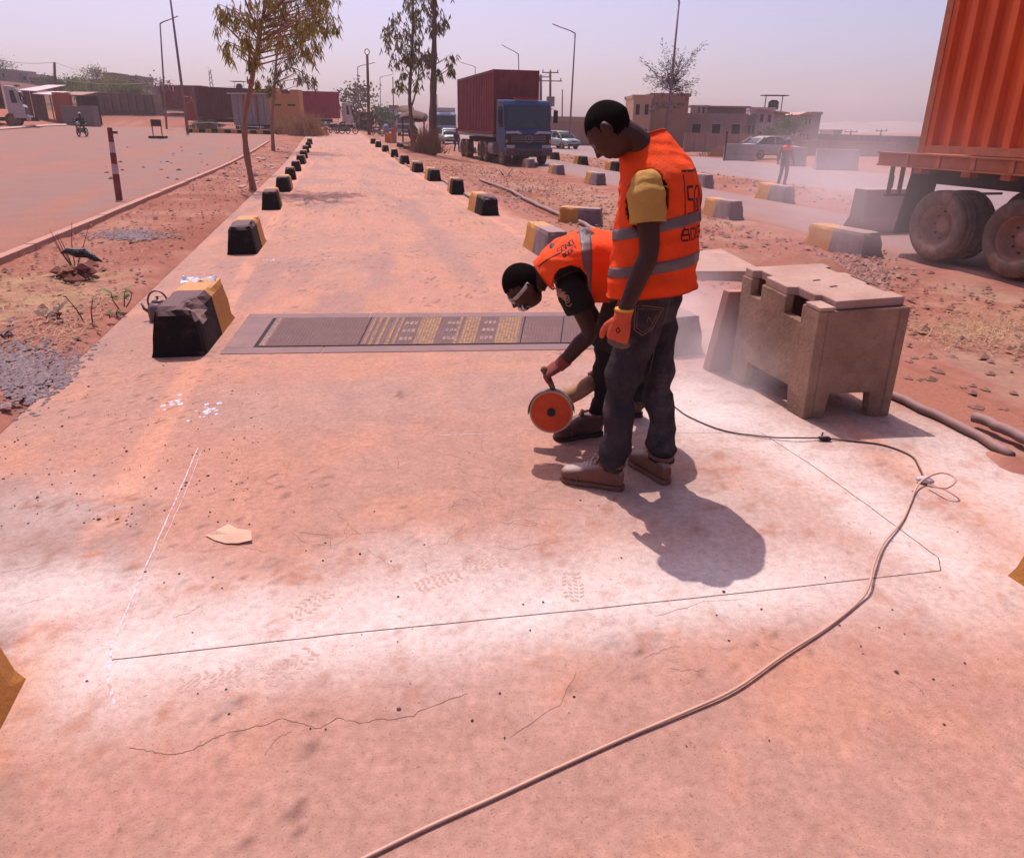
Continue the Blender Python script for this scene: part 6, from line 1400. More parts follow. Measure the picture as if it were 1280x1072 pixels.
KB = empty('striped_kerb', gpt(270, 61), 'long low kerb painted in yellow and black before the maroon container', 'kerb')
a_, b_ = gpt(232, 61), gpt(336, 61); nb = 13
for k in range(nb):
    x0 = a_.x + (b_.x - a_.x) * k / nb; x1 = a_.x + (b_.x - a_.x) * (k + 1) / nb; x = (x0 + x1) / 2; z = Tz(x, 61)
    mb = MB(); mb.box((x, 61.2, z + .12), (x1 - x0 - .02, .4, .36)); mb.build('kerb_segment', m_yel if k % 2 else m_blk, KB)
PB = empty('white_railing', gpt(285, 64), 'thin pale pipe rail on posts behind the striped kerb', 'railing')
mb = MB(); mb.tube([gpt(240, 64, .7), gpt(262, 64, .75), gpt(300, 64, .5), gpt(330, 64, .45)], .035, 6); mb.build('rail', m_wht, PB)
for px in (245, 272, 300, 326): mb = MB(); mb.tube([gpt(px, 64), gpt(px, 64, .6)], .04, 6); mb.build('rail_post', m_wht, PB)
# low road edging across the far side of the side road
for nm, pts in (('road_edge_kerb', [(-45, 44), (-43, 52), (-41.5, 62), (-40, 72), (-38.5, 84)]), ):
    mb = MB(); P_ = [Vector((x, y, Tz(x, y) + .05)) for x, y in [(-4.4 * 0 + xy(-25.6, t)[0], xy(-25.6, t)[1]) for t in range(20, 86, 4)]]; mb.tube(P_, .12, 4); struct(mb.build(nm, mat('pale_kerb', (.6, .42, .38), bump=0)))

# left: long wall, trough, shacks, hill houses
m_bw = mat('brown_block_wall', (.17, .095, .09), (.13, .075, .075), sc=.6, bump=.4, bsc=4, grime=.3, dustc=(.28, .16, .13))
LW = empty('boundary_wall', gpt(150, 92), 'long brown block wall at the top of the red bank', 'wall')
for k in range(9):
    p0, p1 = 104 + k * 10, 104 + (k + 1) * 10 - .25; a_, b_ = gpt(p0, 92), gpt(p1, 92); zt = hpx(p0 + 5, 115.5 + k * .45, 92)
    mb = MB(); mb.box(((a_.x + b_.x) / 2, 92, (a_.z + zt) / 2 - .3), (b_.x - a_.x, .3, zt - a_.z + .6)); mb.build('wall_panel', m_bw, LW)
for k in range(10): q = gpt(104 + k * 10, 91.8); zt = hpx(104 + k * 10, 115.2 + k * .45, 92); mb = MB(); mb.box((q.x, 91.8, (q.z + zt) / 2), (.3, .4, zt - q.z)); mb.build('wall_pier', m_bw, LW)
wbox('gate_panel', 194, 207, 119, 92, .3, mat('pale_sheet_gate', (.34, .22, .18), (.25, .16, .14), sc=.8), 'pale sheet metal gate at the right end of the long brown wall', 'gate')
wbox('concrete_trough', 80, 119, 132.5, 78, 1.2, mat('blue_grey_concrete', (.13, .125, .13), (.17, .14, .14), sc=1), 'low grey concrete trough wall before the market shacks', 'trough', bevel=.03)
m_tin = mat('pale_tin_roof', (.55, .42, .42), (.42, .30, .28), sc=1.2, rough=.5, bump=.1); m_rust = mat('rusty_brown_sheet', (.17, .07, .055), (.11, .05, .045), sc=1.4, bump=.2)
def shack(px0, px1, pt, Y, wm, rm, label, open_=True, slope=.4, dep=3.0):
    a_, b_ = gpt(px0, Y), gpt(px1, Y); zt = hpx((px0 + px1) / 2, pt, Y); z0 = min(a_.z, b_.z) - .2; t = empty('market_shack', (a_.x, Y, z0), label, 'shack')
    mb = MB(); vs = [(a_.x - .2, Y - .5, zt + .05), (b_.x + .2, Y - .5, zt - .05), (b_.x + .2, Y + dep, zt + slope), (a_.x - .2, Y + dep, zt + slope)]; mb.add(vs, [(0, 1, 2, 3)]); solid(mb.build('tin_roof', rm, t), .08)
    mb = MB(); mb.box(((a_.x + b_.x) / 2, Y + dep, (z0 + zt) / 2), (b_.x - a_.x, .1, zt - z0)); mb.build('back_wall', m_und, t)
    n = max(2, int((b_.x - a_.x) / 1.1))
    for k in range(n):
        if open_ and k % 2: continue
        x0 = a_.x + (b_.x - a_.x) * k / n; x1 = a_.x + (b_.x - a_.x) * (k + 1) / n; mb = MB(); corrugated(mb, (x0, Y, 0), (x1 - .05, Y, 0), z0, zt, .03, .22, (0, -1, 0)); mb.build('wall_sheet', wm, t, recalc=False)
    for x in (a_.x, b_.x): mb = MB(); mb.tube([(x, Y - .4, z0), (x, Y - .4, zt)], .06, 6); mb.build('post', m_rust, t)
shack(37, 56, 114, 80, m_rust, m_tin, 'long brown sheet shack with a pale sloping roof beside the truck', False, .8, 5)
shack(55, 73, 118.5, 79, m_rust, m_tin, 'open fronted shack with a pale awning and a leaning board inside')
wbox('orange_sheet_kiosk', 72.5, 83, 115.5, 79, 2.0, mat('orange_kiosk', (.38, .07, .03), (.30, .06, .03), sc=1), 'plain orange metal kiosk between two shacks', 'kiosk', bevel=.03)
shack(83, 110, 119, 81, mat('dark_stall_cloth', (.08, .05, .04), (.12, .09, .05), sc=3), mat('brown_tin', (.36, .20, .16), (.25, .14, .12), sc=2), 'dark cluttered stall with a thin brown roof behind the trough')
rnd = random.Random(12)
m_h = [mat('hill_house_brown', (.16, .09, .085), (.2, .12, .1), sc=.4, bump=0), mat('hill_house_mauve', (.20, .13, .14), (.26, .17, .17), sc=.4, bump=0), mat('hill_house_pale', (.42, .30, .30), (.34, .24, .24), sc=.4, bump=0)]
def house(px0, px1, pt, Y, dep, m, label, nwin=3, floors=1, roof='flat', group=None, wm=m_gap, rm=None, rot=0, parapet=True):
    a_, b_ = gpt(px0, Y), gpt(px1, Y); zt = hpx((px0 + px1) / 2, pt, Y); z0 = min(a_.z, b_.z, Tz((a_.x + b_.x) / 2, Y)) - .5; cx = (a_.x + b_.x) / 2; w_ = b_.x - a_.x
    t = empty('house', (cx, Y, z0), label, 'house', group); mb = MB(); mb.box((cx, Y + dep / 2, (z0 + zt) / 2), (w_, dep, zt - z0)); wl = mb.build('wall', m, t)
    if roof == 'flat':
        for c, d_ in (((cx, Y + .1, zt + .15), (w_ + .3, .25, .3)), ((cx, Y + dep - .1, zt + .15), (w_ + .3, .25, .3)), ((cx - w_ / 2 + .1, Y + dep / 2, zt + .15), (.25, dep - .3, .3)), ((cx + w_ / 2 - .1, Y + dep / 2, zt + .15), (.25, dep - .3, .3))): mb = MB(); mb.box(c, d_); mb.build('parapet', rm or m, t)
    elif roof == 'gable':
        h_ = w_ * .22; mb = MB(); mb.prism([(cx - w_ / 2 - .3, zt - .05), (cx + w_ / 2 + .3, zt - .05), (cx, zt + h_)], Y - .3, Y + dep + .3); mb.build('roof', rm or m, t)
    fh = (zt - z0 - .5) / floors
    for f_ in range(floors):
        for k in range(nwin):
            x = cx - w_ / 2 + w_ * (k + .5) / nwin; z = z0 + .5 + fh * (f_ + .55); ww, hh = min(1.1, w_ / nwin * .42), min(1.3, fh * .42)
            mb = MB(); mb.box((x, Y - .01, z), (ww + .16, .06, hh + .16)); fr = mb.build('window_frame', m_h[2] if m != m_h[2] else m_h[0], t)
            mb = MB(); mb.box((x, Y - .03, z), (ww, .06, hh)); mb.build('pane', wm, fr)
    return t
house(-6, 22, 88, 160, 10, m_h[1], 'mauve roofed long house on the hill above the left truck', 4)
house(24, 48, 93.5, 165, 9, m_h[2], 'pale low house on the hill crest at the left', 3)
house(49, 62, 99, 158, 8, m_h[0], 'small brown house on the hill left of the leaning pole', 2)
house(63, 76, 104, 150, 8, m_h[1], 'small mauve house stepping down the hill behind the leaning pole', 2)
house(140, 152, 93, 150, 6, m_h[0], 'square brown tower house with corner posts on the hill', 1, 2)
house(123, 140, 101, 148, 8, m_h[2], 'pale house left of the square tower house on the hill', 2)
house(151, 170, 100.5, 146, 8, m_h[0], 'wide brown house between the two tower houses', 3)
house(170, 182, 97, 146, 6, m_h[1], 'dark mauve tower house at the right end of the hill', 1, 2)
house(183, 191, 108, 144, 6, m_h[1], 'little dark house right of the hill tower house', 1)
house(206, 250, 116, 120, 8, m_h[0], 'long low brown roofline behind the two red containers', 4)
WT = empty('water_tank', gpt(305, 100), 'black water tank under a thin sheet roof above the maroon container', 'tank')
z = hpx(305, 112.5, 100); q = gpt(305, 100); 
mb = MB(); mb.tube([(q.x, 100, q.z), (q.x, 100, z - .1)], .9, 8); mb.build('tower', m_h[0], WT)
mb = MB(); mb.tube([(q.x, 100, z - .1), (q.x, 100, z + .5), (q.x, 100, z + .75)], [.42, .42, .2], 14); mb.build('tank_drum', m_blkp, WT)
mb = MB(); mb.box((q.x - .1, 100, z + 1.0), (1.7, 1.4, .06)); mb.build('cover_sheet', m_und, WT)
for sx in (-.6, .6): mb = MB(); mb.tube([(q.x + sx, 100, z - .1), (q.x + sx, 100, z + 1)], .03, 4); mb.build('post', m_und, WT)
# scrub on the hill
def leafcloud(name, c, r, n, lw, m, parent, rnd, hang=0.0, flat=1.0):
    lf = MB()
    for i in range(n):
        v = Vector((rnd.gauss(0, .45), rnd.gauss(0, .45), rnd.gauss(0, .45) * flat)); p = Vector(c) + v * r
        d = Vector((rnd.gauss(0, 1), rnd.gauss(0, 1), rnd.gauss(0, 1) - hang * 2)).normalized() * lw * rnd.uniform(.7, 1.6); a_ = d.cross(Vector((rnd.random(), rnd.random(), rnd.random() - .5))).normalized() * lw * .32
        lf.add([p, p + d * .5 + a_, p + d, p + d * .5 - a_], [(0, 1, 2, 3)])
    return lf
m_gr = mat('dull_green_leaf', (.065, .085, .035), (.10, .095, .045), sc=1, bump=0, thin=.3); m_gr2 = mat('olive_leaf', (.13, .125, .06), (.09, .09, .05), sc=1, bump=0, thin=.3); m_bark = mat('pale_brown_bark', (.34, .17, .12), (.22, .11, .08), sc=5, bump=.5, stretch=(1, 1, .25)); m_bark2 = mat('dark_bark', (.12, .07, .06), (.17, .1, .08), sc=5, bump=.5, stretch=(1, 1, .25))
def bushy(px, py, Y, r, n, lw, m, label, name='tree', cat='tree', trunk=True, seed=0, flat=.8, clumps=5):
    rnd = random.Random(seed); b = gpt(px, Y); zc = hpx(px, py, Y); t = empty(name, b, label, cat); c = Vector((b.x, Y, zc))
    if trunk:
        mb = MB(); mb.tube([b - Vector((0, 0, .2)), b.lerp(c, .5) + Vector((.1 * r, 0, 0)), c], [.06 * r + .04, .05 * r, .02 * r], 6)
        for k in range(4): e = c + Vector((rnd.uniform(-.5, .5), rnd.uniform(-.4, .4), rnd.uniform(-.1, .5))) * r; mb.tube([b.lerp(c, .6), b.lerp(e, .8), e], [.03 * r + .02, .02 * r, .01 * r], 5)
        mb.build('trunk', m_bark2, t)
    lf = MB()
    for k in range(clumps):
        o = Vector((rnd.uniform(-.6, .6), rnd.uniform(-.5, .5), rnd.uniform(-.45, .45) * flat)) * r; l2 = leafcloud('', c + o, r * rnd.uniform(.45, .75), n // clumps, lw, m, t, rnd, .0, flat); lf.add(l2.v, l2.f)
    lf.build('crown', m, t, recalc=False); return t
for k, (px, py, Y, r, m_, lab) in enumerate(((88, 106, 120, 2.6, m_gr, 'small green tree on the hill slope right of the leaning pole'), (128, 97, 143, 3.6, m_gr2, 'bushy tree beside the hill houses, left of the square tower'), (118, 112, 115, 3.0, m_gr2, 'low olive scrub above the left end of the brown wall'), (150, 111, 112, 3.4, m_gr2, 'long olive scrub above the middle of the brown wall'), (75, 103, 150, 3.0, m_gr, 'dark green tree against the sky on the left hill'), (106, 108, 140, 3, m_gr, 'dark clump of trees on the ridge above the trough'), (170, 112, 110, 2.4, m_gr2, 'thin olive scrub above the right of the brown wall'), (12, 84, 168, 3.5, m_gr, 'dark treetops behind the mauve roofed house'))):
    bushy(px, py, Y, r, 1500, .28, m_, lab, seed=k + 50, flat=.6)
bushy(205, 106, 130, 3.2, 260, .4, mat('bare_twigs', (.26, .17, .14), (.2, .13, .11), sc=1, bump=0), 'thin bare tree behind the light poles at the left', seed=70)
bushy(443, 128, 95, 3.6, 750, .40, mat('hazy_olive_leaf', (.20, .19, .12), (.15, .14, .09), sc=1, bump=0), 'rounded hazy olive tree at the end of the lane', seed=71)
bushy(473, 145, 100, 2.6, 600, .4, m_gr, 'dark low trees beside the wooden pole at the lane end', seed=72)
bushy(986, 161, 74, 1.5, 1500, .24, m_gr, 'dark green tree between the pink house and the tower house', seed=73, flat=.7)
bushy(968, 165, 72, 1.1, 800, .22, m_gr, 'low dark green bush before the pink house', seed=74, flat=.6)
# market stall far centre
shack(437, 462, 140, 96, mat('dark_stall_cloth', (.08, .05, .04)), mat('peach_awning', (.55, .33, .26), (.45, .28, .24), sc=1), 'far stall with a peach awning at the end of the lane')

# right: walls and buildings behind the main road
m_tan = mat('tan_wall', (.36, .205, .15), (.30, .17, .13), sc=.7, bump=.3, grime=.4, dustc=(.24, .15, .13)); m_mv = mat('mauve_render', (.34, .235, .21), (.27, .185, .17), sc=.7, bump=.3, grime=.3, dustc=(.16, .1, .1)); m_pk = mat('pink_render', (.50, .36, .37), (.42, .30, .31), sc=.6, bump=.1); m_rw = mat('dusty_red_brown_wall', (.30, .175, .15), (.36, .215, .18), sc=.6, bump=.3, grime=.3, dustc=(.36, .22, .19))
def longwall(px0, px1, pt0, pt1, Y, m, label, n, cap=None):
    t = empty('boundary_wall', gpt((px0 + px1) / 2, Y), label, 'wall')
    for k in range(n):
        q0, q1 = px0 + (px1 - px0) * k / n, px0 + (px1 - px0) * (k + 1) / n; a_, b_ = gpt(q0, Y), gpt(q1, Y); pt = pt0 + (pt1 - pt0) * (k + .5) / n; zt = hpx((q0 + q1) / 2, pt, Y)
        mb = MB(); mb.box(((a_.x + b_.x) / 2, Y, (a_.z + zt) / 2 - .2), (b_.x - a_.x - .02, .25, zt - a_.z + .4)); mb.build('wall_panel', m, t)
        if cap: mb = MB(); mb.box(((a_.x + b_.x) / 2, Y, zt + .04), (b_.x - a_.x - .02, .35, .08)); mb.build('coping', cap, t)
        mb = MB(); mb.box((a_.x, Y - .17, (a_.z + zt) / 2), (.3, .1, zt - a_.z)); mb.build('wall_pier', m, t)
    return t
longwall(690, 800, 151, 154, 74, m_tan, 'tan wall topped with dry grass behind the silver green car', 9)
longwall(690, 770, 145.5, 147, 92, mat('straw_wall', (.36, .25, .15), (.3, .2, .13), sc=1.5, bump=.4), 'straw coloured upper wall behind the tan wall at the car', 6)
longwall(858, 1010, 166, 170, 62, m_rw, 'brown wall running behind the concrete barriers and white saloon', 11)
longwall(1010, 1160, 176.5, 181, 56, m_rw, 'low dusty brown wall with a pale coping behind the rightmost barrier', 9, cap=m_tan)
longwall(1020, 1160, 167.5, 171, 90, mat('dull_purple_wall', (.20, .13, .13), (.16, .10, .11), sc=.8), 'far purple brown wall below the pale hill', 7)
house(790, 812, 123, 70, 5, mat('ochre_painted_sunlit', (.46, .27, .17), (.42, .24, .15), sc=1), 'narrow ochre front of the square building behind the worker\'s head', 2, 2)  # sunlit face of the ochre building, the sunlight put into a lighter colour
house(812, 858, 121, 70.5, 9, mat('ochre_render_painted_shade', (.30, .155, .11), (.26, .14, .10), sc=1, bump=.2), 'tall plain side of the square ochre building behind the lone casuarina tree, shade painted in', 0, 1)  # other face of the same building, its shade painted as a darker ochre
UB = house(858, 932, 146, 74, 9, m_mv, 'half finished mauve building with open upper storey', 3, 1)
a_, b_ = gpt(862, 74), gpt(880, 74)
for px in (863, 868, 874, 880): q = gpt(px, 75); mb = MB(); mb.box((q.x, 75, (hpx(px, 133, 75) + hpx(px, 146, 75)) / 2), (.25, .25, hpx(px, 133, 75) - hpx(px, 146, 75))); mb.build('column', m_pk, UB)
mb = MB(); mb.box(((gpt(860, 75).x + gpt(884, 75).x) / 2, 77, hpx(870, 132.5, 75)), (gpt(884, 75).x - gpt(860, 75).x, 4.5, .14)); mb.build('roof_slab', m_pk, UB)
mb = MB(); mb.box(((gpt(882, 75).x + gpt(930, 75).x) / 2, 78, (hpx(900, 135, 75) + hpx(900, 145.5, 75)) / 2), (gpt(930, 75).x - gpt(882, 75).x, 6, hpx(900, 135, 75) - hpx(900, 145.5, 75))); mb.build('upper_storey', m_mv, UB)
mb = MB(); mb.box(((gpt(880, 75).x + gpt(934, 75).x) / 2, 78, hpx(900, 133.7, 75)), (gpt(934, 75).x - gpt(880, 75).x, 7, .16)); mb.build('roof_slab', m_tan, UB)
house(929, 944, 148, 78, 8, mat('grey_mauve', (.3, .21, .215), bump=.1), 'low grey mauve house joined to the pink house', 3, 1)
PH = house(936, 965, 138, 80, 6, m_pk, 'two storey pink house with small windows and a tank on its roof', 3, 2)
q = gpt(972, 80); z0_, z1_ = Tz(q.x, 80) - .3, hpx(972, 142, 80)
mb = MB(); xa, xb = gpt(965, 80).x, gpt(981, 80).x; mb.box(((xa + xb) / 2, 83.2, (z0_ + z1_) / 2), (xb - xa, 5.6, z1_ - z0_)); mb.build('side_wing', m_mv, PH)
mb = MB(); mb.add([(xa - 2, 79.7, hpx(960, 137, 80)), (xb + .2, 79.7, z1_ + .05), (xb + .2, 86, z1_ + .05), (xa - 2, 86, hpx(960, 137, 80))], [(0, 1, 2, 3)]); solid(mb.build('roof', mat('salmon_roof', (.5, .27, .22), bump=0), PH), .15)
zz = hpx(963, 137, 82); q = gpt(963, 82); mb = MB(); mb.tube([(q.x, 82, zz), (q.x, 82, zz + .75), (q.x, 82, zz + .95)], [.55, .55, .3], 14); mb.build('roof_tank', m_blkp, PH)
for sx in (-.9, .9): mb = MB(); mb.tube([(q.x + sx, 82, zz - .2), (q.x + sx, 82, zz + 1.35)], .05, 5); mb.build('tank_stand', m_und, PH)
mb = MB(); mb.box((q.x, 82, zz + 1.4), (2.6, 1.6, .08)); mb.build('tank_cover', m_und, PH)
house(999, 1013, 143, 84, 5, mat('tower_mauve', (.27, .18, .17), (.22, .15, .14), sc=1, bump=.1), 'tall narrow tower house with a pitched salmon roof', 3, 2, 'gable', rm=mat('salmon_roof', (.5, .27, .22)))
house(1013, 1024, 143.5, 84.6, 4.4, m_mv, 'plain shaded annex joined to the narrow tower house', 0, 1)
house(1043, 1053, 165, 110, 5, m_mv, 'tiny far hut on the ridge under the pale hill', 1)
mb = MB(); xs = np.linspace(120, 420, 40); rr = []                                           # far pale hill
for i, x in enumerate(xs): rr.append((x, 480 + 20 * math.sin(i), (7.0 * math.sin(math.pi * i / 39) ** .5) * (.85 + .15 * math.sin(i * 1.3)) + 0))
vs = []
for x, y, h_ in rr: vs += [(x, y - 90, -2), (x, y - 45, h_ * .6), (x, y, h_), (x, y + 60, -2)]
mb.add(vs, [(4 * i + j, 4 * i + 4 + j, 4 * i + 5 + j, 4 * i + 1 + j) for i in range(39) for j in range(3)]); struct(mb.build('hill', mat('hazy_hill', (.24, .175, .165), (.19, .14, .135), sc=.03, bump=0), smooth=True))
# concrete barriers along the main road
m_jb = mat('pale_barrier_concrete', (.40, .30, .28), (.30, .22, .21), sc=2, bump=.4, grime=.4, dustc=(.34, .22, .2))
for px, py, L, lab in ((926, 201, 2.1, 'long pale concrete barrier in front of the white saloon'), (994, 208, 1.4, 'pale concrete barrier half hidden behind the distant standing man'), (1048, 213, 2.2, 'rightmost pale concrete barrier, left of the trailer tail')):
    p = G(px, py); b = empty('concrete_barrier', p, lab, 'barrier', 'pale concrete barriers along the main road'); jersey(b, p + Vector((0, .4, -.03)), Vector((1, -.18, 0)), L * .9, 1.0, m_jb, .7, .2)

# ================================================================== POLES AND SIGNS
m_gal = mat('grey_galvanised', (.17, .125, .135), (.22, .16, .165), sc=2, rough=.5, metal=.3, bump=.05); m_wood = mat('dark_wood_pole', (.10, .045, .04), (.14, .07, .06), sc=3, bump=.4, stretch=(1, 1, .2))
def lamp(base, Y, top, arm, label, r=.07, r2=.04, head=True, group='tall street lamps'):
    b = gpt(base[0], Y); tp = at(top[0], top[1], Y); t = empty('street_lamp', b, label, 'street lamp', group)
    mb = MB(); mb.tube([b - Vector((0, 0, .2)), b.lerp(tp, .5), tp], [r, (r + r2) / 2, r2], 8); mb.build('pole', m_gal, t, smooth=True)
    if arm:
        e = at(arm[0], arm[1], Y); mb = MB(); mb.tube([tp, tp.lerp(e, .35) + Vector((0, 0, .05)), e], [r2, r2 * .8, r2 * .7], 6); mb.build('arm', m_gal, t)
        d = (e - tp).normalized(); mb = MB(); mb.loft([(e, d.cross(Vector((0, 0, 1))) * .10, Vector((0, 0, .04))), (e + d * .55, d.cross(Vector((0, 0, 1))) * .12, Vector((0, 0, .045))), (e + d * .7, d.cross(Vector((0, 0, 1))) * .05, Vector((0, 0, .02)))], 10); mb.build('lamp_head', m_gal, t)
lamp((234, 174), 60, (212, -8), None, 'tallest thin pole in front of the red containers, leaning left', .13, .07)
lamp((208, 171), 70, (200, 30), (214, 24), 'lamp with a curved arm just left of the tallest pole', .10, .06)
lamp((712, 187), 64, (719, 42), (700, 34), 'lamp with its arm to the left above the blue truck', .09, .055)
lamp((651, 180), 82, (648, 68), (634, 60), 'lamp rising from behind the maroon container', .08, .05)
lamp((594, 175), 105, (594, 84), (582, 80), 'faint far lamp behind the maroon container\'s left end', .08, .05)
lamp((449, 165), 90, (447, 84), (462, 80), 'lamp with its arm to the right beside the wooden pole', .08, .05)
lamp((476, 165), 118, (475, 97), (487, 94), 'faint far lamp right of the wooden pole', .08, .05)
lamp((833, 200), 40, (849, 2), (842, -6), 'tall lamp pole passing through the casuarina crown', .085, .045)
lamp((492, 175), 60, (491, 96), None, 'slim pole standing on the red brick pillar', .05, .04, group=None)
def wpole(px, Y, py_top, label, arms=(), r=.14, lean=0, ring=False, trafo=False):
    b = gpt(px, Y); tp = at(px - lean, py_top, Y); t = empty('utility_pole', b, label, 'utility pole', 'utility poles'); mb = MB(); mb.tube([b - Vector((0, 0, .2)), tp], [r, r * .7], 8); mb.build('pole', m_wood, t, smooth=True)
    for dz, w_ in arms: c = tp - Vector((0, 0, dz)); mb = MB(); mb.box(c, (w_, .12, .10)); mb.build('crossarm', m_wood, t); [(lambda q: q.build('insulator', m_blkp, t))((lambda q: (q.tube([c + Vector((sx * w_ * .45, 0, 0)), c + Vector((sx * w_ * .45, 0, .3))], .05, 6), q)[1])(MB())) for sx in (-1, 0, 1)]
    if ring: mb = MB(); mb.tube([tp + Vector((.22 * math.cos(a), 0, .2 + .26 * math.sin(a))) for a in np.linspace(-1.2, 4.3, 16)], .04, 5); mb.build('ring_bracket', m_wood, t)
    if trafo: mb = MB(); mb.tube([tp - Vector((-.1, .3, 3.6)), tp - Vector((-.1, .3, 2.6))], .45, 12); mb.build('transformer', m_gal, t)
    return tp
wp = [wpole(74, 100, 78, 'dark leaning wooden pole on the left slope', r=.22, lean=6), wpole(170, 135, 93.5, 'thin wooden pole among the hill houses', r=.15, lean=0), wpole(461, 74, 68, 'tall dark wooden pole with a ring at its top, centre', r=.17, lean=2, ring=True),
      wpole(676, 88, 94, 'wooden pole with one crossarm right above the blue truck', [(.2, 2.2)], r=.2), wpole(688, 84, 89, 'taller pole with two crossarms and a round transformer', [(.15, 1.8), (1.0, 2.6)], r=.16, trafo=True), wpole(703, 100, 112, 'bare short pole right of the transformer pole', r=.10), wpole(546, 110, 118, 'far thin pole behind the tall eucalyptus trunk', r=.1)]
wpole(1064, 105, 163, 'small crossed pole under the pale hill', [(.2, 1.8)], r=.12); wpole(1102, 105, 162, 'second small pole near the trailer container', [(.2, 1.5)], r=.12)
MA = empty('lattice_mast', gpt(271, 110), 'small thin radio mast behind the maroon container', 'mast'); b = gpt(271, 110); tz = hpx(271, 88, 110)
for sx in (-.35, .35): mb = MB(); mb.tube([(b.x + sx, 110, b.z), (b.x + sx * .3, 110, tz)], .05, 4); mb.build('mast_leg', m_gal, MA)
mb = MB(); 
for k in range(9): z0_ = b.z + (tz - b.z) * (k / 9); mb.tube([(b.x - .3, 110, z0_), (b.x + .3, 110, z0_ + .6), (b.x - .2, 110, z0_ + 1.1)], .03, 4)
mb.build('bracing', m_gal, MA)
def wire(p, q, sag, label):
    P_ = [p.lerp(q, k / 16) - Vector((0, 0, sag * 4 * (k / 16) * (1 - k / 16))) for k in range(17)]; mb = MB(); mb.tube(P_, .022, 4); tag(mb.build('overhead_wire', m_gal), label, 'wire', 'overhead wires')
wire(at(-30, 68, 100), wp[0], .5, 'wire entering from the left to the leaning wooden pole'); wire(wp[0], wp[1], .8, 'wire from the leaning pole to the hill house pole'); wire(wp[1], at(300, 108, 110), .8, 'wire from the hill pole across behind the light poles'); wire(wp[3], wp[4], .2, 'short wire between the two poles above the blue truck')
wire(wp[0] - Vector((0, 0, 2)), at(215, 100, 110), .6, 'lower wire crossing before the hill houses')
# board on two legs by the side road
SB = empty('sign_board', G(197, 172), 'small dark board on two legs with block feet at the side road edge', 'sign'); a_ = G(191.5, 173); sc_ = a_.y / 936 
b_ = at(204, 172, a_.y); hz = hpx(197, 149.5, a_.y); hz0 = hpx(197, 158, a_.y)
mb = MB(); mb.box(((a_.x + b_.x) / 2, a_.y, (hz + hz0) / 2), (b_.x - a_.x, .05, hz - hz0)); mb.build('board', mat('back_of_sign', (.055, .035, .04), bump=.1), SB)
for x in (a_.x + .04, b_.x - .04): mb = MB(); mb.tube([(x, a_.y, Tz(x, a_.y)), (x, a_.y, hz)], .035, 6); mb.build('leg', m_und, SB); mb = MB(); mb.box((x, a_.y, Tz(x, a_.y) + .08), (.45, .6, .16)); mb.build('foot_block', m_und, SB, bevel=.02)
# boom gate pillar, tan sign, yellow-red block, thatched shelter and junk
p = G(492, 180); Ys = 57; BP = empty('gate_pillar', gpt(492, Ys), 'square reddish brick pillar at the right lane edge holding a slim pole', 'pillar'); q = gpt(492, Ys); zt = hpx(492, 159, Ys)
m_brk = mat('red_brick', (.30, .10, .07), (.36, .15, .1), sc=3, bump=.4)
nz = 9
for k in range(nz): z0_ = q.z + (zt - q.z) * k / nz; mb = MB(); mb.box((q.x, Ys, z0_ + (zt - q.z) / nz / 2), (.36, .36, (zt - q.z) / nz - .015)); mb.build('brick_course', m_brk, BP)
TS = empty('tan_sign', gpt(494, Ys - .3), 'small tan board fixed to the slim pole above the brick pillar', 'sign'); mb = MB(); mb.box((gpt(494, Ys).x, Ys - .25, hpx(494, 133.5, Ys)), (.75, .06, .20)); mb.build('board', mat('tan_board', (.34, .22, .15), bump=0), TS)
q = gpt(484.5, 55); mb = MB(); mb.box((q.x, 55, q.z + .3), (.42, .4, .75)); tag(mb.build('painted_block', mat('orange_yellow_block', (.5, .2, .07), (.5, .12, .05), sc=2), bevel=.02, loc=q), 'squat orange yellow block left of the brick pillar', 'block')
q = gpt(482.5, 58); mb = MB(); mb.loft([(q + Vector((0, 0, z)), (r, 0, 0), (0, r, 0)) for z, r in ((.6, .12), (.7, .22), (1.1, .22), (1.3, .1))], 12); tag(mb.build('blue_bundle', mat('blue_cloth', (.10, .12, .22), (.3, .28, .35), sc=4, bump=.3), smooth=True, loc=q), 'blue and white bundle resting on the squat orange block', 'bundle')
SH = empty('thatched_shelter', gpt(520, 48), 'low dark thatched shelter on poles beside the two tall trees', 'shelter'); Yh = 48
m_th = mat('dark_thatch', (.085, .035, .035), (.13, .06, .05), sc=3, bump=.9, bsc=20)
L0, R0 = gpt(499, Yh), gpt(531, Yh); zt = hpx(515, 146, Yh)
mb = MB(); mb.loft([(Vector((L0.x + (R0.x - L0.x) * k, Yh + .8, hpx(515, y_, Yh))), Vector((0, dp_, .1)), Vector((0.05, .1, th_))) for k, y_, dp_, th_ in ((-.02, 145, .5, .06), (.15, 144, 1.0, .16), (.4, 143, 1.3, .30), (.7, 146, 1.3, .32), (.95, 147, 1.1, .24), (1.05, 149, .6, .1))], 16); mb.build('thatch_roof', m_th, SH)
for k in (.12, .5, .95): mb = MB(); x = L0.x + (R0.x - L0.x) * k; mb.tube([(x, Yh, Tz(x, Yh)), (x + .05, Yh, hpx(515, 147, Yh))], .05, 6); mb.build('post', m_wood, SH)
rnd = random.Random(77); m_jk = mat('dark_junk', (.05, .03, .035), (.12, .07, .08), sc=2, bump=.3)
JP = empty('scrap_pile', gpt(520, 46), 'heap of dark scrap and old tyres lying under the thatched shelter', 'scrap')
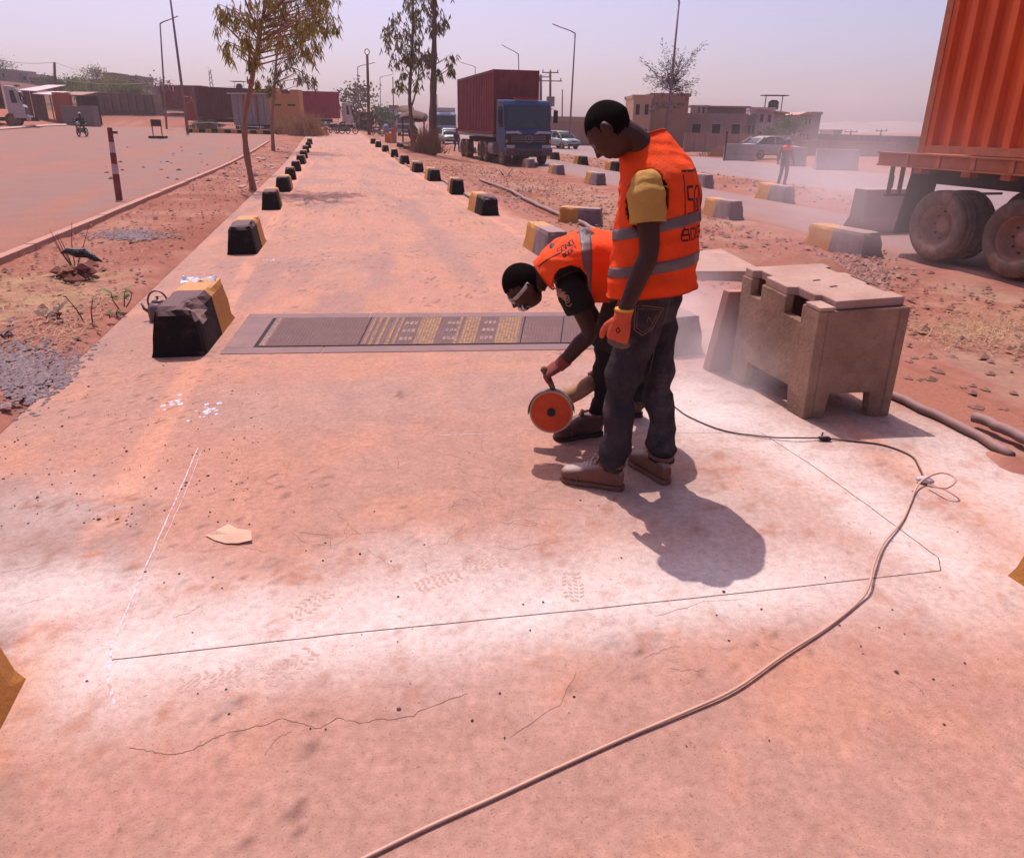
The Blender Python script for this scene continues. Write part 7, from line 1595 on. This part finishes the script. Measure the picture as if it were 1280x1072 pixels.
for k in range(16):
    q = gpt(rnd.uniform(500, 535), 46 + rnd.uniform(-1, 1.5), .08); mb = MB(); mb.box((0, 0, 0), (rnd.uniform(.3, 1.0), rnd.uniform(.2, .5), rnd.uniform(.1, .45)), Matrix.Translation(q + Vector((0, 0, .12))) @ Matrix.Rotation(rnd.random() * 3, 4, 'Z') @ Matrix.Rotation(rnd.uniform(-.4, .4), 4, 'X')); mb.build('scrap_piece', m_jk, JP)
for k in range(3): q = gpt(510 + k * 9, 45.3); wheel_parts(q + Vector((0, 0, .2)), (0, -.3, 1), .35, .2, JP)
q = gpt(516, 47.5, .3); mb = MB(); mb.loft([(q + Vector((0, 0, z)), (r, 0, 0), (0, r * .8, 0)) for z, r in ((.2, .15), (.5, .3), (.9, .32), (1.1, .15))], 12); tag(mb.build('hanging_sack', m_blkp, smooth=True, loc=q), 'dark sack hanging inside the thatched shelter', 'sack')

# ================================================================== TREES NEAR THE LANE
m_euc = mat('eucalyptus_leaf', (.20, .135, .045), (.11, .08, .035), sc=1.2, rough=.6, bump=0, thin=.45); m_euc2 = mat('eucalyptus_leaf_dark', (.12, .09, .05), (.075, .058, .038), sc=1.2, rough=.6, bump=0, thin=.4)
def droopy(label, trunk, Y, r0, clumps, leafm, ll, lw, nl, seed, barkm=m_bark, base=None, sub=(), group=None, dy=1.2):
    rnd = random.Random(seed); P_ = [at(x, y, Y) for x, y in trunk]; b = P_[0]; b.z = Tz(b.x, b.y) - .1; t = empty('eucalyptus_tree', b, label, 'tree', group)
    mb = MB(); n = len(P_); mb.tube(smooth_path(P_, 5), [r0 * (1 - .75 * i / (5 * (n - 1))) * (1 + .12 * math.sin(i * 1.7)) for i in range(5 * (n - 1) + 1)], 10); mb.build('trunk', barkm, t, smooth=True)
    for L in sub: Q_ = [at(x, y, Y + rnd.uniform(-.3, .3)) for x, y in L]; mb = MB(); mb.tube(smooth_path(Q_, 4), [r0 * .45 * (1 - .7 * i / (4 * (len(Q_) - 1))) for i in range(4 * (len(Q_) - 1) + 1)], 7); mb.build('limb', barkm, t, smooth=True)
    cr = bpy.data.objects.new('crown', None); lf = MB(); br = MB(); sp_ = smooth_path(P_, 6)
    for (px, py, rp) in clumps:
        c = at(px, py, Y + rnd.uniform(-dy, dy)); R = rp / 936 * Y
        near = min(sp_, key=lambda q: (q - c).length + max(0, q.z - c.z + R) * 2); m_ = near.lerp(c, .55) + Vector((0, 0, .25 * R)); br.tube([near, m_, c + Vector((0, 0, R * .6))], [.022, .014, .006], 4)
        nt_ = max(3, int(nl / 7))
        for k in range(nt_):
            tw = c + Vector((rnd.gauss(0, .42), rnd.gauss(0, .42), rnd.uniform(-.3, .8))) * R; l_ = rnd.uniform(.25, .6) * R + .1
            end = tw + Vector((rnd.gauss(0, .12), rnd.gauss(0, .12), -1)) * l_; 
            if rnd.random() < .5: br.tube([tw, end], [.005, .002], 3, caps=False)
            for q in range(7):
                p_ = tw.lerp(end, rnd.random()); an = rnd.random() * 6.28; s_ = rnd.uniform(.25, .6)
                d = Vector((math.cos(an) * s_, math.sin(an) * s_, -1 + rnd.uniform(-.2, .35))).normalized() * ll * rnd.uniform(.6, 1.25); a_ = d.cross(Vector((math.cos(an + 1.5), math.sin(an + 1.5), 0.2))).normalized() * lw * .5
                lf.add([p_, p_ + d * .35 + a_, p_ + d, p_ + d * .35 - a_], [(0, 1, 2, 3)])
    br.build('twigs', barkm, t); lf.build('crown', leafm, t, recalc=False); bpy.data.objects.remove(cr); return t
rnd = random.Random(21)
def cl(spec): 
    out = []
    for x0, x1, y0, y1, n, r in spec:
        for _ in range(n): out.append((rnd.uniform(x0, x1), rnd.uniform(y0, y1), r * rnd.uniform(.7, 1.3)))
    return out
droopy('slender leaning tree with a crooked pale trunk, nearest on the left', [(317, 237), (308, 190), (306, 150), (314, 105), (322, 60), (331, 10), (345, -60), (350, -120)], 18.6, .085,
       cl([(268, 300, 12, 40, 6, 10), (272, 290, 55, 75, 3, 8), (300, 330, 0, 60, 10, 13), (330, 400, -10, 45, 20, 15), (380, 420, -30, 40, 9, 11), (300, 400, -110, -20, 26, 18), (300, 320, 60, 80, 3, 9), (318, 324, 95, 105, 1, 5), (350, 400, 45, 70, 6, 9)]),
       m_euc, .20, .030, 60, 3, sub=[[(320, 70), (300, 50), (278, 28)], [(328, 25), (350, 5), (372, -20)], [(313, 100), (310, 104), (309, 96)], [(326, 40), (312, 15), (300, -20)]])
droopy('second slender tree behind the first, with a straight thin trunk', [(342, 192), (340, 150), (343, 110), (346, 70), (352, 30), (356, -20)], 40, .11,
       cl([(335, 350, 80, 112, 6, 9), (355, 388, 60, 88, 7, 10), (372, 396, 92, 108, 5, 8), (340, 400, 20, 60, 16, 13), (334, 345, 100, 120, 2, 6), (330, 400, -60, 10, 14, 16)]), m_euc2, .30, .055, 50, 5, barkm=m_bark, sub=[[(345, 95), (365, 85), (388, 98)]])
droopy('tall eucalyptus with a thin double trunk, left of the two by the shelter', [(516, 182), (514, 150), (512, 120), (514, 80), (516, 40), (516, 0), (514, -60)], 44, .13,
       cl([(480, 500, 20, 60, 9, 9), (500, 530, 0, 50, 14, 11), (490, 520, 62, 90, 9, 9), (495, 530, 90, 118, 7, 8), (515, 540, 50, 100, 10, 10), (500, 540, -60, 0, 14, 14)]), m_euc2, .32, .065, 46, 7, barkm=m_bark2, sub=[[(514, 135), (519, 118), (523, 95), (524, 50)]])
droopy('tall eucalyptus with one thick straight trunk, right of the two by the shelter', [(540, 188), (541, 140), (542, 90), (543, 40), (543, -10), (543, -80)], 43, .24,
       cl([(545, 560, 15, 45, 5, 8), (552, 566, 60, 92, 5, 7), (525, 545, -10, 40, 8, 11), (545, 558, 88, 96, 2, 6), (520, 545, 60, 95, 6, 9), (520, 560, -60, -5, 12, 14)]), m_euc2, .32, .065, 46, 9, barkm=m_bark2)
# lone casuarina-like tree on the right
def casuarina(label, base, Y, tips, seed):
    rnd = random.Random(seed); P0 = at(base[0], base[1], Y); P0.z = Tz(P0.x, P0.y); t = empty('casuarina_tree', P0, label, 'tree'); lf = MB(); P_ = [P0, at(832, 150, Y), at(838, 120, Y), at(842, 95, Y), at(840, 70, Y)]
    mb = MB(); mb.tube(P_, [.10, .08, .06, .04, .02], 8); mb.build('trunk', m_bark2, t, smooth=True); br = MB()
    for (x, y) in tips:
        s0 = P_[2].lerp(P_[3], rnd.random()) if y < 125 else P_[1].lerp(P_[2], rnd.random()); e = at(x, y, Y + rnd.uniform(-1.3, 1.3)); m_ = s0.lerp(e, .5) + Vector((0, 0, .1)); br.tube([s0, m_, e], [.03, .018, .006], 4)
        for k in range(64):
            u = rnd.uniform(.15, 1.05); p_ = s0.lerp(e, u) + Vector((0, 0, .1 * math.sin(3 * u))) + Vector((rnd.gauss(0, .12), rnd.gauss(0, .12), rnd.gauss(0, .12))); d = ((e - s0).normalized() * .8 + Vector((rnd.gauss(0, .6), rnd.gauss(0, .6), rnd.gauss(0, .6) + .1))).normalized() * rnd.uniform(.14, .3); a_ = d.cross(Vector((rnd.gauss(0, 1), rnd.gauss(0, 1), .3))).normalized() * .022
            lf.add([p_, p_ + d * .5 + a_, p_ + d, p_ + d * .5 - a_], [(0, 1, 2, 3)])
    br.build('twigs', m_bark2, t); lf.build('crown', mat('grey_green_needles', (.085, .065, .055), (.06, .05, .045), sc=2, bump=0), t, recalc=False)
casuarina('feathery grey green tree with spiky branches standing before the ochre building', (829, 178), 56, [(802, 76), (812, 86), (828, 54), (834, 66), (845, 62), (855, 66), (880, 56), (870, 64), (866, 78), (872, 100), (868, 117), (858, 122), (810, 100), (816, 112), (806, 98), (822, 92), (838, 80), (848, 84), (858, 92), (862, 106), (828, 118), (850, 116), (842, 100), (820, 132), (816, 138), (826, 104), (852, 74), (833, 88), (860, 84), (846, 108), (838, 128), (853, 130), (845, 72), (824, 80), (830, 100), (856, 104)], 4)
# dry bush by the ochre wall and around the tall trunks
m_dry = mat('dry_brush', (.34, .17, .10), (.22, .11, .08), sc=1.5, bump=0, thin=.08)
def drybush(px, py, Y, w_, h_, n, label, seed, m=m_dry):
    rnd = random.Random(seed); b = gpt(px, Y); t = empty('dry_bush', b, label, 'bush'); 
    st_ = MB()
    for i in range(n):
        x0 = rnd.gauss(0, w_ * .3); q = b + Vector((x0, rnd.gauss(0, w_ * .3), 0)); hh = h_ * rnd.uniform(.3, 1) * max(.3, 1 - abs(x0 / w_)); e = q + Vector((rnd.gauss(0, .35) * hh + x0 * .3, rnd.gauss(0, .3) * hh, hh)); m_ = q.lerp(e, .5) + Vector((rnd.gauss(0, .08), 0, .1)); a_ = Vector((.02, 0, 0))
        st_.add([q - a_, q + a_, m_ + a_ * .8, m_ - a_ * .8], [(0, 1, 2, 3)]); st_.add([m_ - a_ * .8, m_ + a_ * .8, e], [(0, 1, 2)])
        for k in range(2): v = q.lerp(e, rnd.uniform(.3, .9)); e2 = v + Vector((rnd.gauss(0, .4), rnd.gauss(0, .3), rnd.uniform(-.1, .4))) * hh * .35; st_.add([v - a_ * .5, v + a_ * .5, e2], [(0, 1, 2)])
    o = st_.build('branches', m, t, recalc=False); return t
drybush(383, 160, 62, 2.2, 2.4, 900, 'large tangled dry bush against the ochre wall', 1); drybush(350, 160, 63, 1.2, 1.2, 300, 'smaller dry brush at the foot of the grey shed', 2)
drybush(533, 180, 42.5, 1.2, 2.0, 500, 'dry brush piled round the two tall trunks', 3); drybush(255, 160, 66, 1.6, 1.4, 400, 'dark brush and bushes before the bright red container', 5, mat('dark_brush', (.16, .12, .05), (.1, .08, .05), sc=2, bump=0))
drybush(905, 190, 52, 1.8, .9, 260, 'low dry brush under the brown wall, left of the barriers', 6)
# street side posts by the barrier
mb = MB(); q = G(905, 201); mb.tube([q, q + Vector((0, 0, 1.7))], .05, 6); tag(mb.build('metal_post', m_und, loc=q), 'thin dark upright post left of the long pale barrier', 'post')
# litter on the far verge
scat('litter_left_far', 160, lambda r: (lambda p: (p.x, p.y))(G(r.uniform(290, 400), r.uniform(170, 235))), mat('pale_litter', (.5, .36, .32), (.3, .18, .15), sc=1, bump=0), size=(.03, .09))
scat('dark_debris', 60, lambda r: (lambda p: (p.x, p.y))(G(r.uniform(120, 400), r.uniform(180, 230))), m_dk, size=(.03, .10))
# ================================================================== AIR
def haze_box(name, lo, hi, dens, col, aniso=.2):
    mb = MB(); c = [(a + b) / 2 for a, b in zip(lo, hi)]; mb.box(c, [b - a for a, b in zip(lo, hi)])
    m = bpy.data.materials.new(name + '_air'); m.use_nodes = True; N = m.node_tree.nodes; N.clear()
    o = N.new('ShaderNodeOutputMaterial'); v = N.new('ShaderNodeVolumePrincipled'); v.inputs['Color'].default_value = (*col, 1); v.inputs['Density'].default_value = dens; v.inputs['Anisotropy'].default_value = aniso
    m.node_tree.links.new(v.outputs[0], o.inputs['Volume'])
    ob = mb.build(name, m); ob['kind'] = 'stuff'; return ob
haze_box('haze', (-450, -60, -3), (600, 950, 40), .0006, (.95, .88, .92))

def dust(name, lo, hi, dens, c0, axis, rl, rw, rh, scl, seed, label=None):
    """airborne cutting dust: a soft plume with ragged density inside its own closed box"""
    mb = MB(); c = Vector([(a + b) / 2 for a, b in zip(lo, hi)]); mb.box((0, 0, 0), [b - a for a, b in zip(lo, hi)])
    m = bpy.data.materials.new(name + '_air'); m.use_nodes = True; N = m.node_tree.nodes; L = m.node_tree.links; N.clear()
    o = N.new('ShaderNodeOutputMaterial'); v = N.new('ShaderNodeVolumePrincipled'); v.inputs['Color'].default_value = (.97, .90, .92, 1); v.inputs['Anisotropy'].default_value = .3
    tc = N.new('ShaderNodeTexCoord'); mp = N.new('ShaderNodeMapping'); mp.vector_type = 'TEXTURE'; mp.inputs['Location'].default_value = tuple(Vector(c0) - c); mp.inputs['Rotation'].default_value = (0, 0, axis); mp.inputs['Scale'].default_value = (rw, rl, rh)
    L.new(tc.outputs['Object'], mp.inputs[0]); ln = N.new('ShaderNodeVectorMath'); ln.operation = 'LENGTH'; L.new(mp.outputs[0], ln.inputs[0])
    r = N.new('ShaderNodeMapRange'); r.interpolation_type = 'SMOOTHERSTEP'; r.inputs[1].default_value = 1; r.inputs[2].default_value = 0; L.new(ln.outputs['Value'], r.inputs[0])
    n = N.new('ShaderNodeTexNoise'); n.inputs['Scale'].default_value = scl; n.inputs['Detail'].default_value = 4; n.inputs['Roughness'].default_value = .6; n.inputs['Distortion'].default_value = .6; L.new(tc.outputs['Object'], n.inputs['Vector'])
    r2 = N.new('ShaderNodeMapRange'); r2.inputs[1].default_value = .36; r2.inputs[2].default_value = .68; L.new(n.outputs[0], r2.inputs[0])
    m1 = N.new('ShaderNodeMath'); m1.operation = 'MULTIPLY'; L.new(r.outputs[0], m1.inputs[0]); L.new(r2.outputs[0], m1.inputs[1])
    m2 = N.new('ShaderNodeMath'); m2.operation = 'MULTIPLY'; L.new(m1.outputs[0], m2.inputs[0]); m2.inputs[1].default_value = dens; L.new(m2.outputs[0], v.inputs['Density'])
    L.new(v.outputs[0], o.inputs['Volume']); ob = mb.build(name, m); ob.location = c; ob['kind'] = 'stuff'; return ob
dust('dust_cloud', (.70, 3.60, .006), (2.4, 8.2, 1.3), 1.7, (1.45, 5.0, .12), -.18, 2.6, .62, .62, 2.2, 1)
dust('dust_plume', (2.4, 7.0, .0), (12.5, 26, 3.4), .13, (6.4, 14.0, .4), -.42, 11, 3.4, 2.6, .55, 2)
